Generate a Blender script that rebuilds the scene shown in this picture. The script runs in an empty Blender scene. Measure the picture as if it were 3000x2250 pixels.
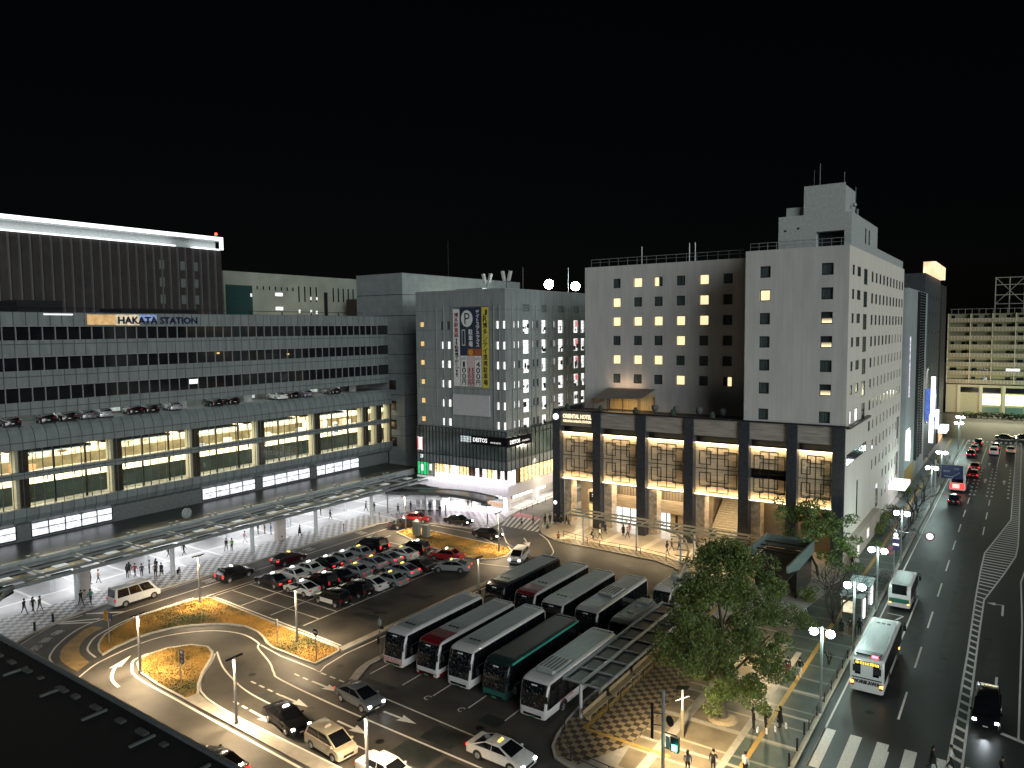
import bpy, math, random
from math import sin, cos, pi, radians
from mathutils import Vector, Matrix
random.seed(7)
scn = bpy.context.scene
COL = scn.collection
CAM_F, CAM_YAW, CAM_PITCH, CAM_ROLL, CAM_H = 2194.9, -0.59972, 0.072847, -0.009716, 30.0

# ---------------------------------------------------------------- materials
MATS = {}
def mat(name, col, rough=.6, metal=0., var=.12, scale=3., bump=0., bscale=40., spec=.5, coat=0., var2=None, detail=4, stretch=None):
    if name in MATS: return MATS[name]
    m = bpy.data.materials.new(name); m.use_nodes = True; MATS[name] = m
    nt = m.node_tree; N = nt.nodes; L = nt.links
    b = N['Principled BSDF']
    b.inputs['Roughness'].default_value = rough; b.inputs['Metallic'].default_value = metal
    b.inputs['Specular IOR Level'].default_value = spec
    if coat: b.inputs['Coat Weight'].default_value = coat; b.inputs['Coat Roughness'].default_value = .08
    tc = N.new('ShaderNodeTexCoord'); src = tc.outputs['Object']
    if stretch:
        mp = N.new('ShaderNodeMapping'); mp.inputs['Scale'].default_value = stretch
        L.new(src, mp.inputs['Vector']); src = mp.outputs['Vector']
    nz = N.new('ShaderNodeTexNoise'); nz.inputs['Scale'].default_value = scale; nz.inputs['Detail'].default_value = detail
    L.new(src, nz.inputs['Vector'])
    rp = N.new('ShaderNodeValToRGB')
    c = col; d = var2 or tuple(min(1, x*(1+var)) for x in c); e = tuple(x*(1-var) for x in c) if not var2 else c
    rp.color_ramp.elements[0].position = .32; rp.color_ramp.elements[1].position = .68
    rp.color_ramp.elements[0].color = (*e, 1); rp.color_ramp.elements[1].color = (*d, 1)
    L.new(nz.outputs['Fac'], rp.inputs['Fac']); L.new(rp.outputs['Color'], b.inputs['Base Color'])
    if bump:
        n2 = N.new('ShaderNodeTexNoise'); n2.inputs['Scale'].default_value = bscale; n2.inputs['Detail'].default_value = 3
        L.new(src, n2.inputs['Vector'])
        bp = N.new('ShaderNodeBump'); bp.inputs['Strength'].default_value = bump; bp.inputs['Distance'].default_value = .03
        L.new(n2.outputs['Fac'], bp.inputs['Height']); L.new(bp.outputs['Normal'], b.inputs['Normal'])
    return m

def emis(name, col, strength, var=0., scale=2., stretch=(1, 1, 1)):
    if name in MATS: return MATS[name]
    m = bpy.data.materials.new(name); m.use_nodes = True; MATS[name] = m
    nt = m.node_tree; N = nt.nodes; L = nt.links
    b = N['Principled BSDF']; b.inputs['Base Color'].default_value = (*[x*.5 for x in col], 1)
    b.inputs['Emission Color'].default_value = (*col, 1); b.inputs['Emission Strength'].default_value = strength
    if var:
        tc = N.new('ShaderNodeTexCoord'); mp = N.new('ShaderNodeMapping'); mp.inputs['Scale'].default_value = stretch
        nz = N.new('ShaderNodeTexNoise'); nz.inputs['Scale'].default_value = scale; nz.inputs['Detail'].default_value = 3
        mr = N.new('ShaderNodeMapRange'); mr.inputs['From Min'].default_value = .3; mr.inputs['From Max'].default_value = .7
        mr.inputs['To Min'].default_value = strength*(1-var); mr.inputs['To Max'].default_value = strength*(1+var)
        L.new(tc.outputs['Object'], mp.inputs['Vector']); L.new(mp.outputs['Vector'], nz.inputs['Vector'])
        L.new(nz.outputs['Fac'], mr.inputs['Value']); L.new(mr.outputs['Result'], b.inputs['Emission Strength'])
    return m

def tilemat(name, c1, c2, size, line=None, lw=.04, rough=.5, rot=0., checker=True, lsize=None, var=.15, off=(0, 0)):
    """paving: checker of two stones and/or a grid of joint lines"""
    if name in MATS: return MATS[name]
    m = mat(name, c1, rough, var=var, scale=.7, bump=.15, bscale=9)
    nt = m.node_tree; N = nt.nodes; L = nt.links; b = N['Principled BSDF']
    rp = next(n for n in N if n.type == 'VALTORGB'); tc = next(n for n in N if n.type == 'TEX_COORD')
    mp = N.new('ShaderNodeMapping'); mp.inputs['Rotation'].default_value = (0, 0, rot); mp.inputs['Location'].default_value = (off[0], off[1], .37)
    L.new(tc.outputs['Object'], mp.inputs['Vector'])
    out = rp.outputs['Color']
    if checker:
        ck = N.new('ShaderNodeTexChecker'); ck.inputs['Scale'].default_value = 1/size
        L.new(mp.outputs['Vector'], ck.inputs['Vector'])
        mx = N.new('ShaderNodeMix'); mx.data_type = 'RGBA'; mx.inputs[7].default_value = (*c2, 1)
        L.new(ck.outputs['Fac'], mx.inputs[0]); L.new(out, mx.inputs[6]); out = mx.outputs[2]
    if line:
        bk = N.new('ShaderNodeTexBrick'); bk.offset = 0; bk.inputs['Scale'].default_value = 1
        s = lsize or (size, size)
        bk.inputs['Brick Width'].default_value = s[0]; bk.inputs['Row Height'].default_value = s[1]
        bk.inputs['Mortar Size'].default_value = lw; bk.inputs['Mortar Smooth'].default_value = 0
        L.new(mp.outputs['Vector'], bk.inputs['Vector'])
        mx = N.new('ShaderNodeMix'); mx.data_type = 'RGBA'; mx.inputs[7].default_value = (*line, 1)
        L.new(bk.outputs['Fac'], mx.inputs[0]); L.new(out, mx.inputs[6]); out = mx.outputs[2]
    L.new(out, b.inputs['Base Color'])
    return m

def panelmat(name, c, pw, ph, rough=.45, lw=.03, axis='YZ', dark=.45, metal=0., var=.12, stretch=None, scale=.6):
    """cladding panels with joints on a vertical wall (axis = the wall's own plane)"""
    if name in MATS: return MATS[name]
    m = mat(name, c, rough, metal, var=var, scale=scale, stretch=stretch)
    nt = m.node_tree; N = nt.nodes; L = nt.links; b = N['Principled BSDF']
    rp = next(n for n in N if n.type == 'VALTORGB'); tc = next(n for n in N if n.type == 'TEX_COORD')
    sx = N.new('ShaderNodeSeparateXYZ'); L.new(tc.outputs['Object'], sx.inputs[0])
    cb = N.new('ShaderNodeCombineXYZ')
    if axis == 'BOTH':
        ad = N.new('ShaderNodeMath'); L.new(sx.outputs['X'], ad.inputs[0]); L.new(sx.outputs['Y'], ad.inputs[1]); L.new(ad.outputs[0], cb.inputs['X'])
    else: L.new(sx.outputs[axis[0]], cb.inputs['X'])
    L.new(sx.outputs['Z'], cb.inputs['Y'])
    bk = N.new('ShaderNodeTexBrick'); bk.offset = 0; bk.inputs['Scale'].default_value = 1
    bk.inputs['Brick Width'].default_value = pw; bk.inputs['Row Height'].default_value = ph
    bk.inputs['Mortar Size'].default_value = lw; bk.inputs['Mortar Smooth'].default_value = 0
    L.new(cb.outputs[0], bk.inputs['Vector'])
    mx = N.new('ShaderNodeMix'); mx.data_type = 'RGBA'; mx.inputs[7].default_value = (*[x*dark for x in c], 1)
    L.new(bk.outputs['Fac'], mx.inputs[0]); L.new(rp.outputs['Color'], mx.inputs[6]); L.new(mx.outputs[2], b.inputs['Base Color'])
    return m

def glassmat(name, tint, refl=.25):
    """clear thin pane: mostly see-through, mirror at grazing angles"""
    if name in MATS: return MATS[name]
    m = bpy.data.materials.new(name); m.use_nodes = True; MATS[name] = m
    nt = m.node_tree; N = nt.nodes; L = nt.links; N.remove(N['Principled BSDF'])
    t = N.new('ShaderNodeBsdfTransparent'); t.inputs['Color'].default_value = (*tint, 1)
    g = N.new('ShaderNodeBsdfGlossy'); g.inputs['Roughness'].default_value = .03
    fr = N.new('ShaderNodeFresnel'); fr.inputs['IOR'].default_value = 1.45
    mx = N.new('ShaderNodeMixShader'); L.new(fr.outputs[0], mx.inputs[0]); L.new(t.outputs[0], mx.inputs[1]); L.new(g.outputs[0], mx.inputs[2])
    L.new(mx.outputs[0], N['Material Output'].inputs['Surface'])
    return m

# ---------------------------------------------------------------- mesh building
ORG = {}
class MB:
    def __init__(s): s.v = []; s.f = []; s.m = []
    def face(s, pts, m=0):
        i = len(s.v); s.v += [tuple(p) for p in pts]; s.f.append(tuple(range(i, i+len(pts)))); s.m.append(m); return s
    def box(s, x0, x1, y0, y1, z0, z1, m=0):
        i = len(s.v)
        s.v += [(x0, y0, z0), (x1, y0, z0), (x1, y1, z0), (x0, y1, z0), (x0, y0, z1), (x1, y0, z1), (x1, y1, z1), (x0, y1, z1)]
        for q in ((0, 3, 2, 1), (4, 5, 6, 7), (0, 1, 5, 4), (1, 2, 6, 5), (2, 3, 7, 6), (3, 0, 4, 7)):
            s.f.append(tuple(i+k for k in q)); s.m.append(m)
        return s
    def prism(s, poly, z0, z1, m=0, mt=None):
        n = len(poly); i = len(s.v)
        s.v += [(p[0], p[1], z0) for p in poly]+[(p[0], p[1], z1) for p in poly]
        a = sum(poly[k][0]*poly[(k+1) % n][1]-poly[(k+1) % n][0]*poly[k][1] for k in range(n))
        o = list(range(n)) if a > 0 else list(range(n))[::-1]
        s.f.append(tuple(i+n+k for k in o)); s.m.append(m if mt is None else mt)
        s.f.append(tuple(i+k for k in o[::-1])); s.m.append(m)
        for k in range(n):
            a_, b_ = o[k], o[(k+1) % n]
            s.f.append((i+a_, i+b_, i+n+b_, i+n+a_)); s.m.append(m)
        return s
    def extrude(s, prof, a0, a1, axis, m=0):
        """profile of 2D points swept along an axis; axis 'y': prof=(x,z); 'x': prof=(y,z)"""
        n = len(prof); i = len(s.v)
        fn = (lambda p, a: (p[0], a, p[1])) if axis == 'y' else (lambda p, a: (a, p[0], p[1]))
        s.v += [fn(p, a0) for p in prof]+[fn(p, a1) for p in prof]
        s.f.append(tuple(i+k for k in range(n))); s.f.append(tuple(i+n+k for k in range(n))[::-1]); s.m += [m, m]
        for k in range(n):
            s.f.append((i+k, i+n+k, i+n+(k+1) % n, i+(k+1) % n)); s.m.append(m)
        return s
    def tube(s, pts, r, n=6, m=0, caps=True):
        pts = [Vector(p) for p in pts]; rr = r if isinstance(r, (list, tuple)) else [r]*len(pts)
        rings = []
        for k, p in enumerate(pts):
            d = (pts[min(k+1, len(pts)-1)]-pts[max(k-1, 0)]).normalized()
            a = Vector((0, 0, 1)) if abs(d.z) < .9 else Vector((1, 0, 0))
            u = d.cross(a).normalized(); w = d.cross(u).normalized()
            i = len(s.v); rings.append(i)
            for q in range(n):
                t = 2*pi*q/n
                s.v.append(tuple(p+u*cos(t)*rr[k]+w*sin(t)*rr[k]))
        for k in range(len(pts)-1):
            a, b = rings[k], rings[k+1]
            for q in range(n):
                s.f.append((a+q, a+(q+1) % n, b+(q+1) % n, b+q)); s.m.append(m)
        if caps:
            s.f.append(tuple(rings[0]+q for q in range(n))[::-1]); s.f.append(tuple(rings[-1]+q for q in range(n))); s.m += [m, m]
        return s
    def cyl(s, x, y, z0, z1, r, n=10, m=0, r2=None): return s.tube([(x, y, z0), (x, y, z1)], [r, r if r2 is None else r2], n, m)
    def ball(s, c, r, n=10, k=6, m=0, sz=1.):
        i = len(s.v); c = Vector(c)
        for a in range(k+1):
            t = pi*a/k
            for q in range(n):
                p = 2*pi*q/n
                s.v.append((c.x+r*sin(t)*cos(p), c.y+r*sin(t)*sin(p), c.z+r*cos(t)*sz))
        for a in range(k):
            for q in range(n):
                s.f.append((i+a*n+q, i+(a+1)*n+q, i+(a+1)*n+(q+1) % n, i+a*n+(q+1) % n)); s.m.append(m)
        return s
    def loft(s, rings, m=0, caps=True, mf=None):
        n = len(rings[0]); idx = []
        for r in rings:
            idx.append(len(s.v)); s.v += [tuple(p) for p in r]
        for k in range(len(rings)-1):
            a, b = idx[k], idx[k+1]
            for q in range(n):
                s.f.append((a+q, a+(q+1) % n, b+(q+1) % n, b+q)); s.m.append(m if mf is None else mf(k, q))
        if caps:
            s.f.append(tuple(idx[0]+q for q in range(n))[::-1]); s.f.append(tuple(idx[-1]+q for q in range(n))); s.m += [m, m]
        return s
    def text(s, body, o, U, V, width=None, height=None, m=0, align='CENTER', depth=0., bold=0.):
        """lettering as mesh, its centre (or left) at o, along U (unit), up V (unit)"""
        vs, fs = text_data(body)
        if not vs: return s
        xs = [v[0] for v in vs]; ys = [v[1] for v in vs]
        w, h = max(xs)-min(xs), max(ys)-min(ys)
        sx = (width/w) if width else height/h
        sy = (height/h) if height else sx
        o = Vector(o); U = Vector(U); V = Vector(V); Nn = U.cross(V)
        cx = (min(xs)+max(xs))/2 if align == 'CENTER' else min(xs); cy = (min(ys)+max(ys))/2
        i = len(s.v)
        s.v += [tuple(o+U*((v[0]-cx)*sx)+V*((v[1]-cy)*sy)+Nn*depth) for v in vs]
        for f in fs: s.f.append(tuple(i+k for k in f)); s.m.append(m)
        if bold:
            for q, (du, dv) in enumerate(((1, 0), (-1, 0), (0, .7), (0, -.7))):
                i = len(s.v); s.v += [tuple(o+U*((v[0]-cx)*sx+du*bold)+V*((v[1]-cy)*sy+dv*bold)+Nn*(depth-.002*(q+1))) for v in vs]
                for f in fs: s.f.append(tuple(i+k for k in f)); s.m.append(m)
        return s
    def xf(s, M):
        s.v = [tuple(M @ Vector(p)) for p in s.v]; return s
    def join(s, o, M=None, dm=0):
        i = len(s.v); s.v += [tuple(M @ Vector(p)) for p in o.v] if M else o.v
        s.f += [tuple(i+k for k in f) for f in o.f]; s.m += [k+dm for k in o.m]; return s
    def build(s, name, mats, parent=None, world=True, smooth=None, loc=None, kind=None):
        """links ONE mesh object; world=True: coordinates are world ones and the origin goes to the parent's / the base centre"""
        o0 = Vector((0, 0, 0))
        if world and parent is not None: o0 = Vector(ORG[parent.name])
        elif world and loc is not None: o0 = Vector(loc)
        me = bpy.data.meshes.new(name)
        me.from_pydata([(a-o0.x, b-o0.y, c-o0.z) for a, b, c in s.v], [], s.f)
        for k in (mats if isinstance(mats, (list, tuple)) else [mats]): me.materials.append(k)
        if any(s.m): me.polygons.foreach_set('material_index', s.m)
        if smooth is not None:
            me.polygons.foreach_set('use_smooth', [True]*len(me.polygons))
            me.set_sharp_from_angle(angle=radians(smooth))
        me.update()
        o = bpy.data.objects.new(name, me); COL.objects.link(o)
        if parent is not None: o.parent = parent; ORG[o.name] = ORG[parent.name]
        else:
            l = loc or (0, 0, 0); o.location = l; ORG[o.name] = tuple(l)
        if kind: o['kind'] = kind
        return o

_TXT = {}
def text_data(body):
    if body in _TXT: return _TXT[body]
    cu = bpy.data.curves.new('t', 'FONT'); cu.body = body; cu.resolution_u = 2
    ob = bpy.data.objects.new('t', cu); COL.objects.link(ob)
    dg = bpy.context.evaluated_depsgraph_get(); ev = ob.evaluated_get(dg); me = ev.to_mesh()
    r = ([tuple(v.co) for v in me.vertices], [tuple(p.vertices) for p in me.polygons])
    ev.to_mesh_clear(); bpy.data.objects.remove(ob); bpy.data.curves.remove(cu)
    _TXT[body] = r; return r

def tag(o, label=None, cat=None, group=None, kind=None):
    if label: o['label'] = label
    if cat: o['category'] = cat
    if group: o['group'] = group
    if kind: o['kind'] = kind
    return o
def thing(name, label, cat, loc=(0, 0, 0), rz=0., group=None):
    o = bpy.data.objects.new(name, None); COL.objects.link(o); o.empty_display_size = .3
    o.location = loc; o.rotation_euler = (0, 0, rz); ORG[o.name] = tuple(loc)
    return tag(o, label, cat, group)
def copy_tree(o, loc, rz=0., label=None, parent=None, swap=None):
    c = o.copy(); COL.objects.link(c)
    if parent is None:
        c.location = loc; c.rotation_euler = (0, 0, rz); ORG[c.name] = tuple(loc)
        if label: c['label'] = label
    else: c.parent = parent
    if swap and c.type == 'MESH':
        for s in c.material_slots:
            if s.material and s.material.name in swap:
                mm = swap[s.material.name]; s.link = 'OBJECT'; s.material = mm
    for ch in list(o.children): copy_tree(ch, None, 0, None, c, swap)
    return c
def single(mb, name, mats, label, cat, loc, group=None, smooth=None):
    return tag(mb.build(name, mats, None, True, smooth, loc), label, cat, group)

def lamp(name, kind, loc, energy, col, size=.3, rot=None, target=None, spot=None, sy=None, spread=None, blend=.6):
    d = bpy.data.lights.new(name, kind); d.energy = energy; d.color = col
    if kind == 'AREA':
        d.size = size
        if sy: d.shape = 'RECTANGLE'; d.size_y = sy
        if spread: d.spread = spread
    elif kind in ('POINT', 'SPOT'):
        d.shadow_soft_size = size
        if kind == 'SPOT': d.spot_size = spot or 2.; d.spot_blend = blend
    o = bpy.data.objects.new(name, d); COL.objects.link(o); o.location = loc
    if target is not None:
        o.rotation_euler = (Vector(target)-Vector(loc)).to_track_quat('-Z', 'Y').to_euler()
    elif rot: o.rotation_euler = rot
    return o

def wall_holes(mb, axis, c, a0, a1, z0, z1, holes, depth, out, m=0, mr=None):
    """wall skin on plane axis=c with rectangular openings; out=+1/-1 is the side it faces; reveals go inwards by depth"""
    A = sorted({a0, a1, *[h[0] for h in holes], *[h[1] for h in holes]}); Zs = sorted({z0, z1, *[h[2] for h in holes], *[h[3] for h in holes]})
    P = (lambda a, z, k=0.: (c-out*k, a, z)) if axis == 'x' else (lambda a, z, k=0.: (a, c-out*k, z))
    flip = (axis == 'x') == (out > 0)
    def q(p): mb.face(p if flip else p[::-1], m)
    for i in range(len(A)-1):
        run = None
        for j in range(len(Zs)-1):
            am, zm = (A[i]+A[i+1])/2, (Zs[j]+Zs[j+1])/2
            inh = any(h[0] < am < h[1] and h[2] < zm < h[3] for h in holes)
            if not inh and run is None: run = Zs[j]
            if inh and run is not None:
                q([P(A[i], run), P(A[i+1], run), P(A[i+1], Zs[j]), P(A[i], Zs[j])]); run = None
        if run is not None: q([P(A[i], run), P(A[i+1], run), P(A[i+1], z1), P(A[i], z1)])
    for h in holes:
        b0, b1, y0, y1 = h[:4]
        r = m if mr is None else mr
        for p in ([P(b0, y0), P(b1, y0), P(b1, y0, depth), P(b0, y0, depth)], [P(b0, y1, depth), P(b1, y1, depth), P(b1, y1), P(b0, y1)],
                  [P(b0, y0, depth), P(b0, y1, depth), P(b0, y1), P(b0, y0)], [P(b1, y0), P(b1, y1), P(b1, y1, depth), P(b1, y0, depth)]):
            mb.face(p if flip else p[::-1], r)
    return mb

def window(parent, axis, c, out, r, depth, pane, frame, name='window', mull=0, fr=.09, trans=False, world=True):
    """one window set back in its opening: frame bars and a pane"""
    a0, a1, z0, z1 = r; mb = MB()
    k = c-out*(depth-.03)
    def bx(p0, p1, q0, q1, d0, d1, m):
        lo, hi = sorted((k-out*d0, k+out*d1))
        if axis == 'x': mb.box(lo, hi, p0, p1, q0, q1, m)
        else: mb.box(p0, p1, lo, hi, q0, q1, m)
    bx(a0, a1, z0, z0+fr, .0, .06, 1); bx(a0, a1, z1-fr, z1, .0, .06, 1)
    bx(a0, a0+fr, z0+fr, z1-fr, .0, .06, 1); bx(a1-fr, a1, z0+fr, z1-fr, .0, .06, 1)
    for q in range(mull):
        x = a0+(a1-a0)*(q+1)/(mull+1); bx(x-fr*.4, x+fr*.4, z0+fr, z1-fr, .0, .05, 1)
    if trans: bx(a0+fr, a1-fr, (z0+z1)/2-fr*.4, (z0+z1)/2+fr*.4, .0, .045, 1)
    bx(a0+fr, a1-fr, z0+fr, z1-fr, .0, .01, 0)
    return mb.build(name, [pane, frame], parent, world)

def poly_offset(pts, w, closed=False):
    """strip of width w to the left of a polyline -> list of quads (2D)"""
    n = len(pts); off = []
    for i in range(n):
        if closed: a, b = Vector(pts[i-1]), Vector(pts[(i+1) % n])
        else: a, b = Vector(pts[max(i-1, 0)]), Vector(pts[min(i+1, n-1)])
        d = (b-a).normalized(); off.append((pts[i][0]-d.y*w, pts[i][1]+d.x*w))
    return off
def smooth_line(pts, k=6, closed=False):
    """Catmull-Rom through points"""
    out = []; n = len(pts)
    g = lambda i: Vector(pts[i % n]) if closed else Vector(pts[max(0, min(n-1, i))])
    for i in range(n if closed else n-1):
        p0, p1, p2, p3 = g(i-1), g(i), g(i+1), g(i+2)
        for j in range(k):
            t = j/k
            out.append(tuple(.5*((2*p1)+(-p0+p2)*t+(2*p0-5*p1+4*p2-p3)*t*t+(-p0+3*p1-3*p2+p3)*t**3)))
    if not closed: out.append(tuple(pts[-1]))
    return out
# ================================================================ GROUND, ROADS, PAVEMENTS
M_asph = mat('asphalt', (.064, .059, .052), .6, var=.38, scale=.3, bump=.35, bscale=22)
M_asph2 = mat('road_asphalt', (.024, .029, .028), .45, var=.3, scale=.22, bump=.3, bscale=22, stretch=(1, .12, 1))
M_white = mat('road_paint', (.72, .70, .65), .6, var=.12, scale=6)
M_yel = mat('yellow_paint', (.40, .25, .06), .6, var=.15, scale=5)
M_conc = mat('concrete', (.33, .31, .27), .75, var=.14, scale=1.5, bump=.2, bscale=14)
M_kerb = mat('kerb_stone', (.42, .40, .35), .7, var=.15, scale=2.5)
M_pave = tilemat('plaza_stone', (.42, .42, .42), (.33, .33, .33), 1, (.72, .72, .71), .17, .35, checker=False, lsize=(5.4, 5.4), var=.12)
M_chk = tilemat('checker_stone', (.58, .57, .55), (.17, .17, .17), .62, None, rough=.42, rot=.0)
M_chk2 = tilemat('checker_brown_stone', (.27, .215, .135), (.07, .056, .042), .5, None, rough=.5)
M_pink = tilemat('purple_checker_stone', (.42, .34, .40), (.10, .08, .10), .62, None, rough=.42)
M_walk = tilemat('walkway_stone', (.40, .34, .26), (.30, .24, .17), 1, (.62, .54, .42), .45, .5, checker=False, lsize=(5.9, 40), off=(.5, 0))
M_side = tilemat('sidewalk_stone', (.05, .072, .066), (.1, .1, .1), 1, (.17, .19, .17), .12, .45, checker=False, lsize=(30, 2.95), var=.25)
M_grass = mat('dry_grass', (.13, .085, .02), .95, var=.3, scale=.45, bump=1., bscale=18, var2=(.24, .135, .028), detail=8)
M_grassg = mat('green_grass', (.045, .05, .012), .95, scale=.3, bump=1., bscale=18, var2=(.1, .075, .02), detail=8)

def sheet(name, poly, z, m, z0=None):
    mb = MB()
    if z0 is None:
        a = sum(poly[k][0]*poly[(k+1) % len(poly)][1]-poly[(k+1) % len(poly)][0]*poly[k][1] for k in range(len(poly)))
        mb.face([(p[0], p[1], z) for p in (poly if a > 0 else poly[::-1])])
    else: mb.prism(poly, z0, z)
    return mb.build(name, m, None, True, None, (0, 0, 0), 'structure')

sheet('ground', [(-500, -60), (400, -60), (400, 700), (-500, 700)], -.02, M_asph)
sheet('plaza_road', [(-110, 12), (-11.8, 12), (-11.8, 101), (-56, 101), (-56, 140), (-72, 140), (-72, 101), (-110, 101)], 0, M_asph)
sheet('main_road', [(-11.8, 12), (16, 12), (16, 229), (-11.8, 229)], -.006, M_asph2)
sheet('cross_street', [(-120, 229), (120, 229), (120, 271), (-120, 271)], -.004, M_asph2)
PAVE_EDGE = [(-78.6, 29.2), (-79.4, 30.2), (-80.1, 31.2), (-81.1, 32.9), (-82.0, 35.1), (-82.5, 36.7), (-83.0, 38.9), (-83.2, 41.2), (-82.6, 47), (-82.3, 60), (-82.4, 70), (-82.2, 78), (-82.1, 82.9), (-80.8, 85.6), (-77, 87.3), (-73, 87.7), (-68.4, 88.3), (-65.9, 91.0), (-66.5, 94.6), (-67.4, 97.2), (-68.2, 100.6)]
sheet('station_pavement', PAVE_EDGE+[(-68.2, 128), (-110, 128), (-110, 24), (-78.6, 24)], .12, M_pave, -.02)
sheet('pavement_border', [(p[0], p[1]) for p in PAVE_EDGE[:14]]+[(-87.8, 85.6), (-87.8, 29.2)], .124, M_chk)
sheet('annex_pavement', PAVE_EDGE[13:18]+[(-67.2, 96.6), (-70.2, 98.2), (-82, 93.2), (-84.5, 87.9)], .124, M_pink)
HOTEL_EDGE = [(-63.1, 101.2), (-60.6, 95.4), (-58.9, 93.1), (-57.2, 91.2), (-54.3, 89.6), (-51.9, 89.1), (-45, 88.8), (-38.2, 88.3), (-35.3, 87), (-32.2, 84.6), (-29.8, 80), (-28.6, 74), (-28.3, 66), (-28.4, 51.5), (-28.1, 48.3), (-27.6, 45.7), (-27.1, 44.2), (-26.2, 43.1), (-24.8, 42.7), (-18, 42.2), (-13.6, 43.0), (-11.95, 46)]
sheet('hotel_pavement', HOTEL_EDGE+[(-11.95, 228), (-40, 228), (-40, 150), (-62, 128)], .12, M_conc, -.02)
sheet('walkway', [(-62.3, 101.2), (-60.2, 95.6), (-58.6, 93.4), (-56.9, 91.6), (-54.2, 90.2), (-51.9, 89.7), (-45, 89.4), (-38.2, 88.9), (-34.9, 87.5), (-31.8, 85), (-26, 85), (-26, 99.4), (-62, 100.9)], .124, M_walk)
sheet('hotel_forecourt', [(-59.4, 98.2), (-17.9, 98.2), (-17.9, 112), (-59.4, 112)], .13, mat('polished_stone', (.55, .50, .42), .18, var=.08, scale=1))
sheet('walkway_border', [(-54.3, 89.7), (-51.9, 89.2), (-45, 88.9), (-38.2, 88.4), (-35.2, 87.1), (-32.0, 84.7), (-29.6, 80), (-28.4, 74), (-27, 74), (-27, 80), (-30, 86), (-34, 89.4), (-38, 90.6), (-45, 91.2), (-52, 91.4)], .128, M_chk2)
sheet('platform_border', [(-28.1, 74), (-28.2, 66), (-28.3, 51.5), (-28, 48.3), (-27.5, 45.9), (-27.0, 44.4), (-26.1, 43.4), (-24.4, 43.2), (-22.4, 47.6), (-22.4, 74)], .126, M_chk2)
sheet('sidewalk', [(-16.4, 42.5), (-13.7, 43.2), (-12.3, 46), (-12.3, 227.5), (-16.9, 227.5), (-16.9, 92), (-18.4, 80), (-16.4, 62)], .125, M_side)
M_br = tilemat('brown_paving', (.17, .14, .095), (.1, .1, .1), 1, (.36, .31, .22), .12, .5, checker=False, lsize=(30, 2.95), var=.25)
sheet('paved_corner', [(-22.4, 47.3), (-21.8, 42.8), (-18, 42.4), (-16.4, 42.5), (-16.4, 62), (-18.4, 80), (-22.4, 80)], .125, M_br)
mb = MB()
for x0, x1, y0, y1 in ((-26.42, -26.1, 47.6, 84), (-26.1, -19.5, 47.45, 47.77), (-15.15, -14.8, 49, 226)): mb.box(x0, x1, y0, y1, .124, .134)
mb.build('tactile_paving', M_yel, None, True, None, (0, 0, 0), 'structure')
mb = MB()
for p in ((-23.4, 44.6, -20.2, 62), (-21.0, 44.6, -20.2, 62)): pass
for k in range(5): mb.box(-22.3, -12.4, 44.3+k*4.45, 44.62+k*4.45, .124, .1315)
mb.box(-20.9, -20.2, 43.2, 70, .124, .1325); mb.box(-16.4, -15.9, 43.4, 70, .124, .1325)
mb.build('sidewalk_bands', mat('band_stone', (.34, .31, .26), .6), None, True, None, (0, 0, 0), 'structure')

# kerbs
mb = MB()
def kerb(pts, w=.2, z=.15):
    o = poly_offset(pts, w)
    for i in range(len(pts)-1): mb.prism([pts[i], pts[i+1], o[i+1], o[i]], -.02, z)
kerb(PAVE_EDGE, -.18); kerb(HOTEL_EDGE, .18); kerb([(-11.95, 46), (-11.95, 228)], .16)
mb.build('kerb', M_kerb, None, True, None, (0, 0, 0), 'structure')

# planted islands: kerb ring, lawn inside
ISL_A = [(-70.0, 34.3), (-71.2, 34.5), (-72.7, 35.2), (-73.8, 36), (-74.7, 36.9), (-75.6, 38.4), (-76.2, 40.3), (-76.4, 42.7), (-76.3, 45.1), (-75.95, 48.2), (-75.5, 48.8), (-74.8, 49.0), (-63.1, 48.2), (-52.6, 47.5), (-52.0, 47.0), (-51.8, 43.9), (-54.2, 43.85), (-56, 43.95), (-58, 44), (-59.4, 44.4), (-60.6, 45.0), (-62.4, 45.6), (-64.7, 45.8), (-66.6, 45.2), (-68.1, 44.2), (-69.4, 43), (-70.4, 41.6), (-71, 39.8), (-71.1, 38.1), (-70.7, 36)]
ISL_B = [(-66.3, 35.9), (-65.6, 35.1), (-63.5, 34.2), (-59.8, 33.75), (-55.7, 33.6), (-55.5, 34.8), (-57.1, 35.9), (-58.7, 37.3), (-60.7, 39.5), (-61.8, 40.4), (-63.3, 40.9), (-65.2, 40.3), (-66.4, 38.5), (-66.6, 37.0)]
ISL_C = [(-76.1, 80.4), (-76.3, 82.4), (-75.4, 83.8), (-73, 84.1), (-64.1, 83.5), (-57.8, 83.3), (-56.2, 82.0), (-55.6, 79.8), (-56.1, 77.7), (-58.2, 76.5), (-61.2, 76.6), (-66, 77.2), (-71, 78.6)]
def island(poly, name):
    ccw = sum(poly[k][0]*poly[(k+1) % len(poly)][1]-poly[(k+1) % len(poly)][0]*poly[k][1] for k in range(len(poly))) > 0
    inn = poly_offset(poly, .22 if ccw else -.22, True); n = len(poly); m = MB()
    for i in range(n):
        j = (i+1) % n
        m.prism([poly[i], poly[j], inn[j], inn[i]], -.02, .15)
    m.build('kerb', M_kerb, None, True, None, (0, 0, 0), 'structure')
    sheet('lawn', inn, .11, MATS['lawn'], -.02)
    return inn
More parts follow.
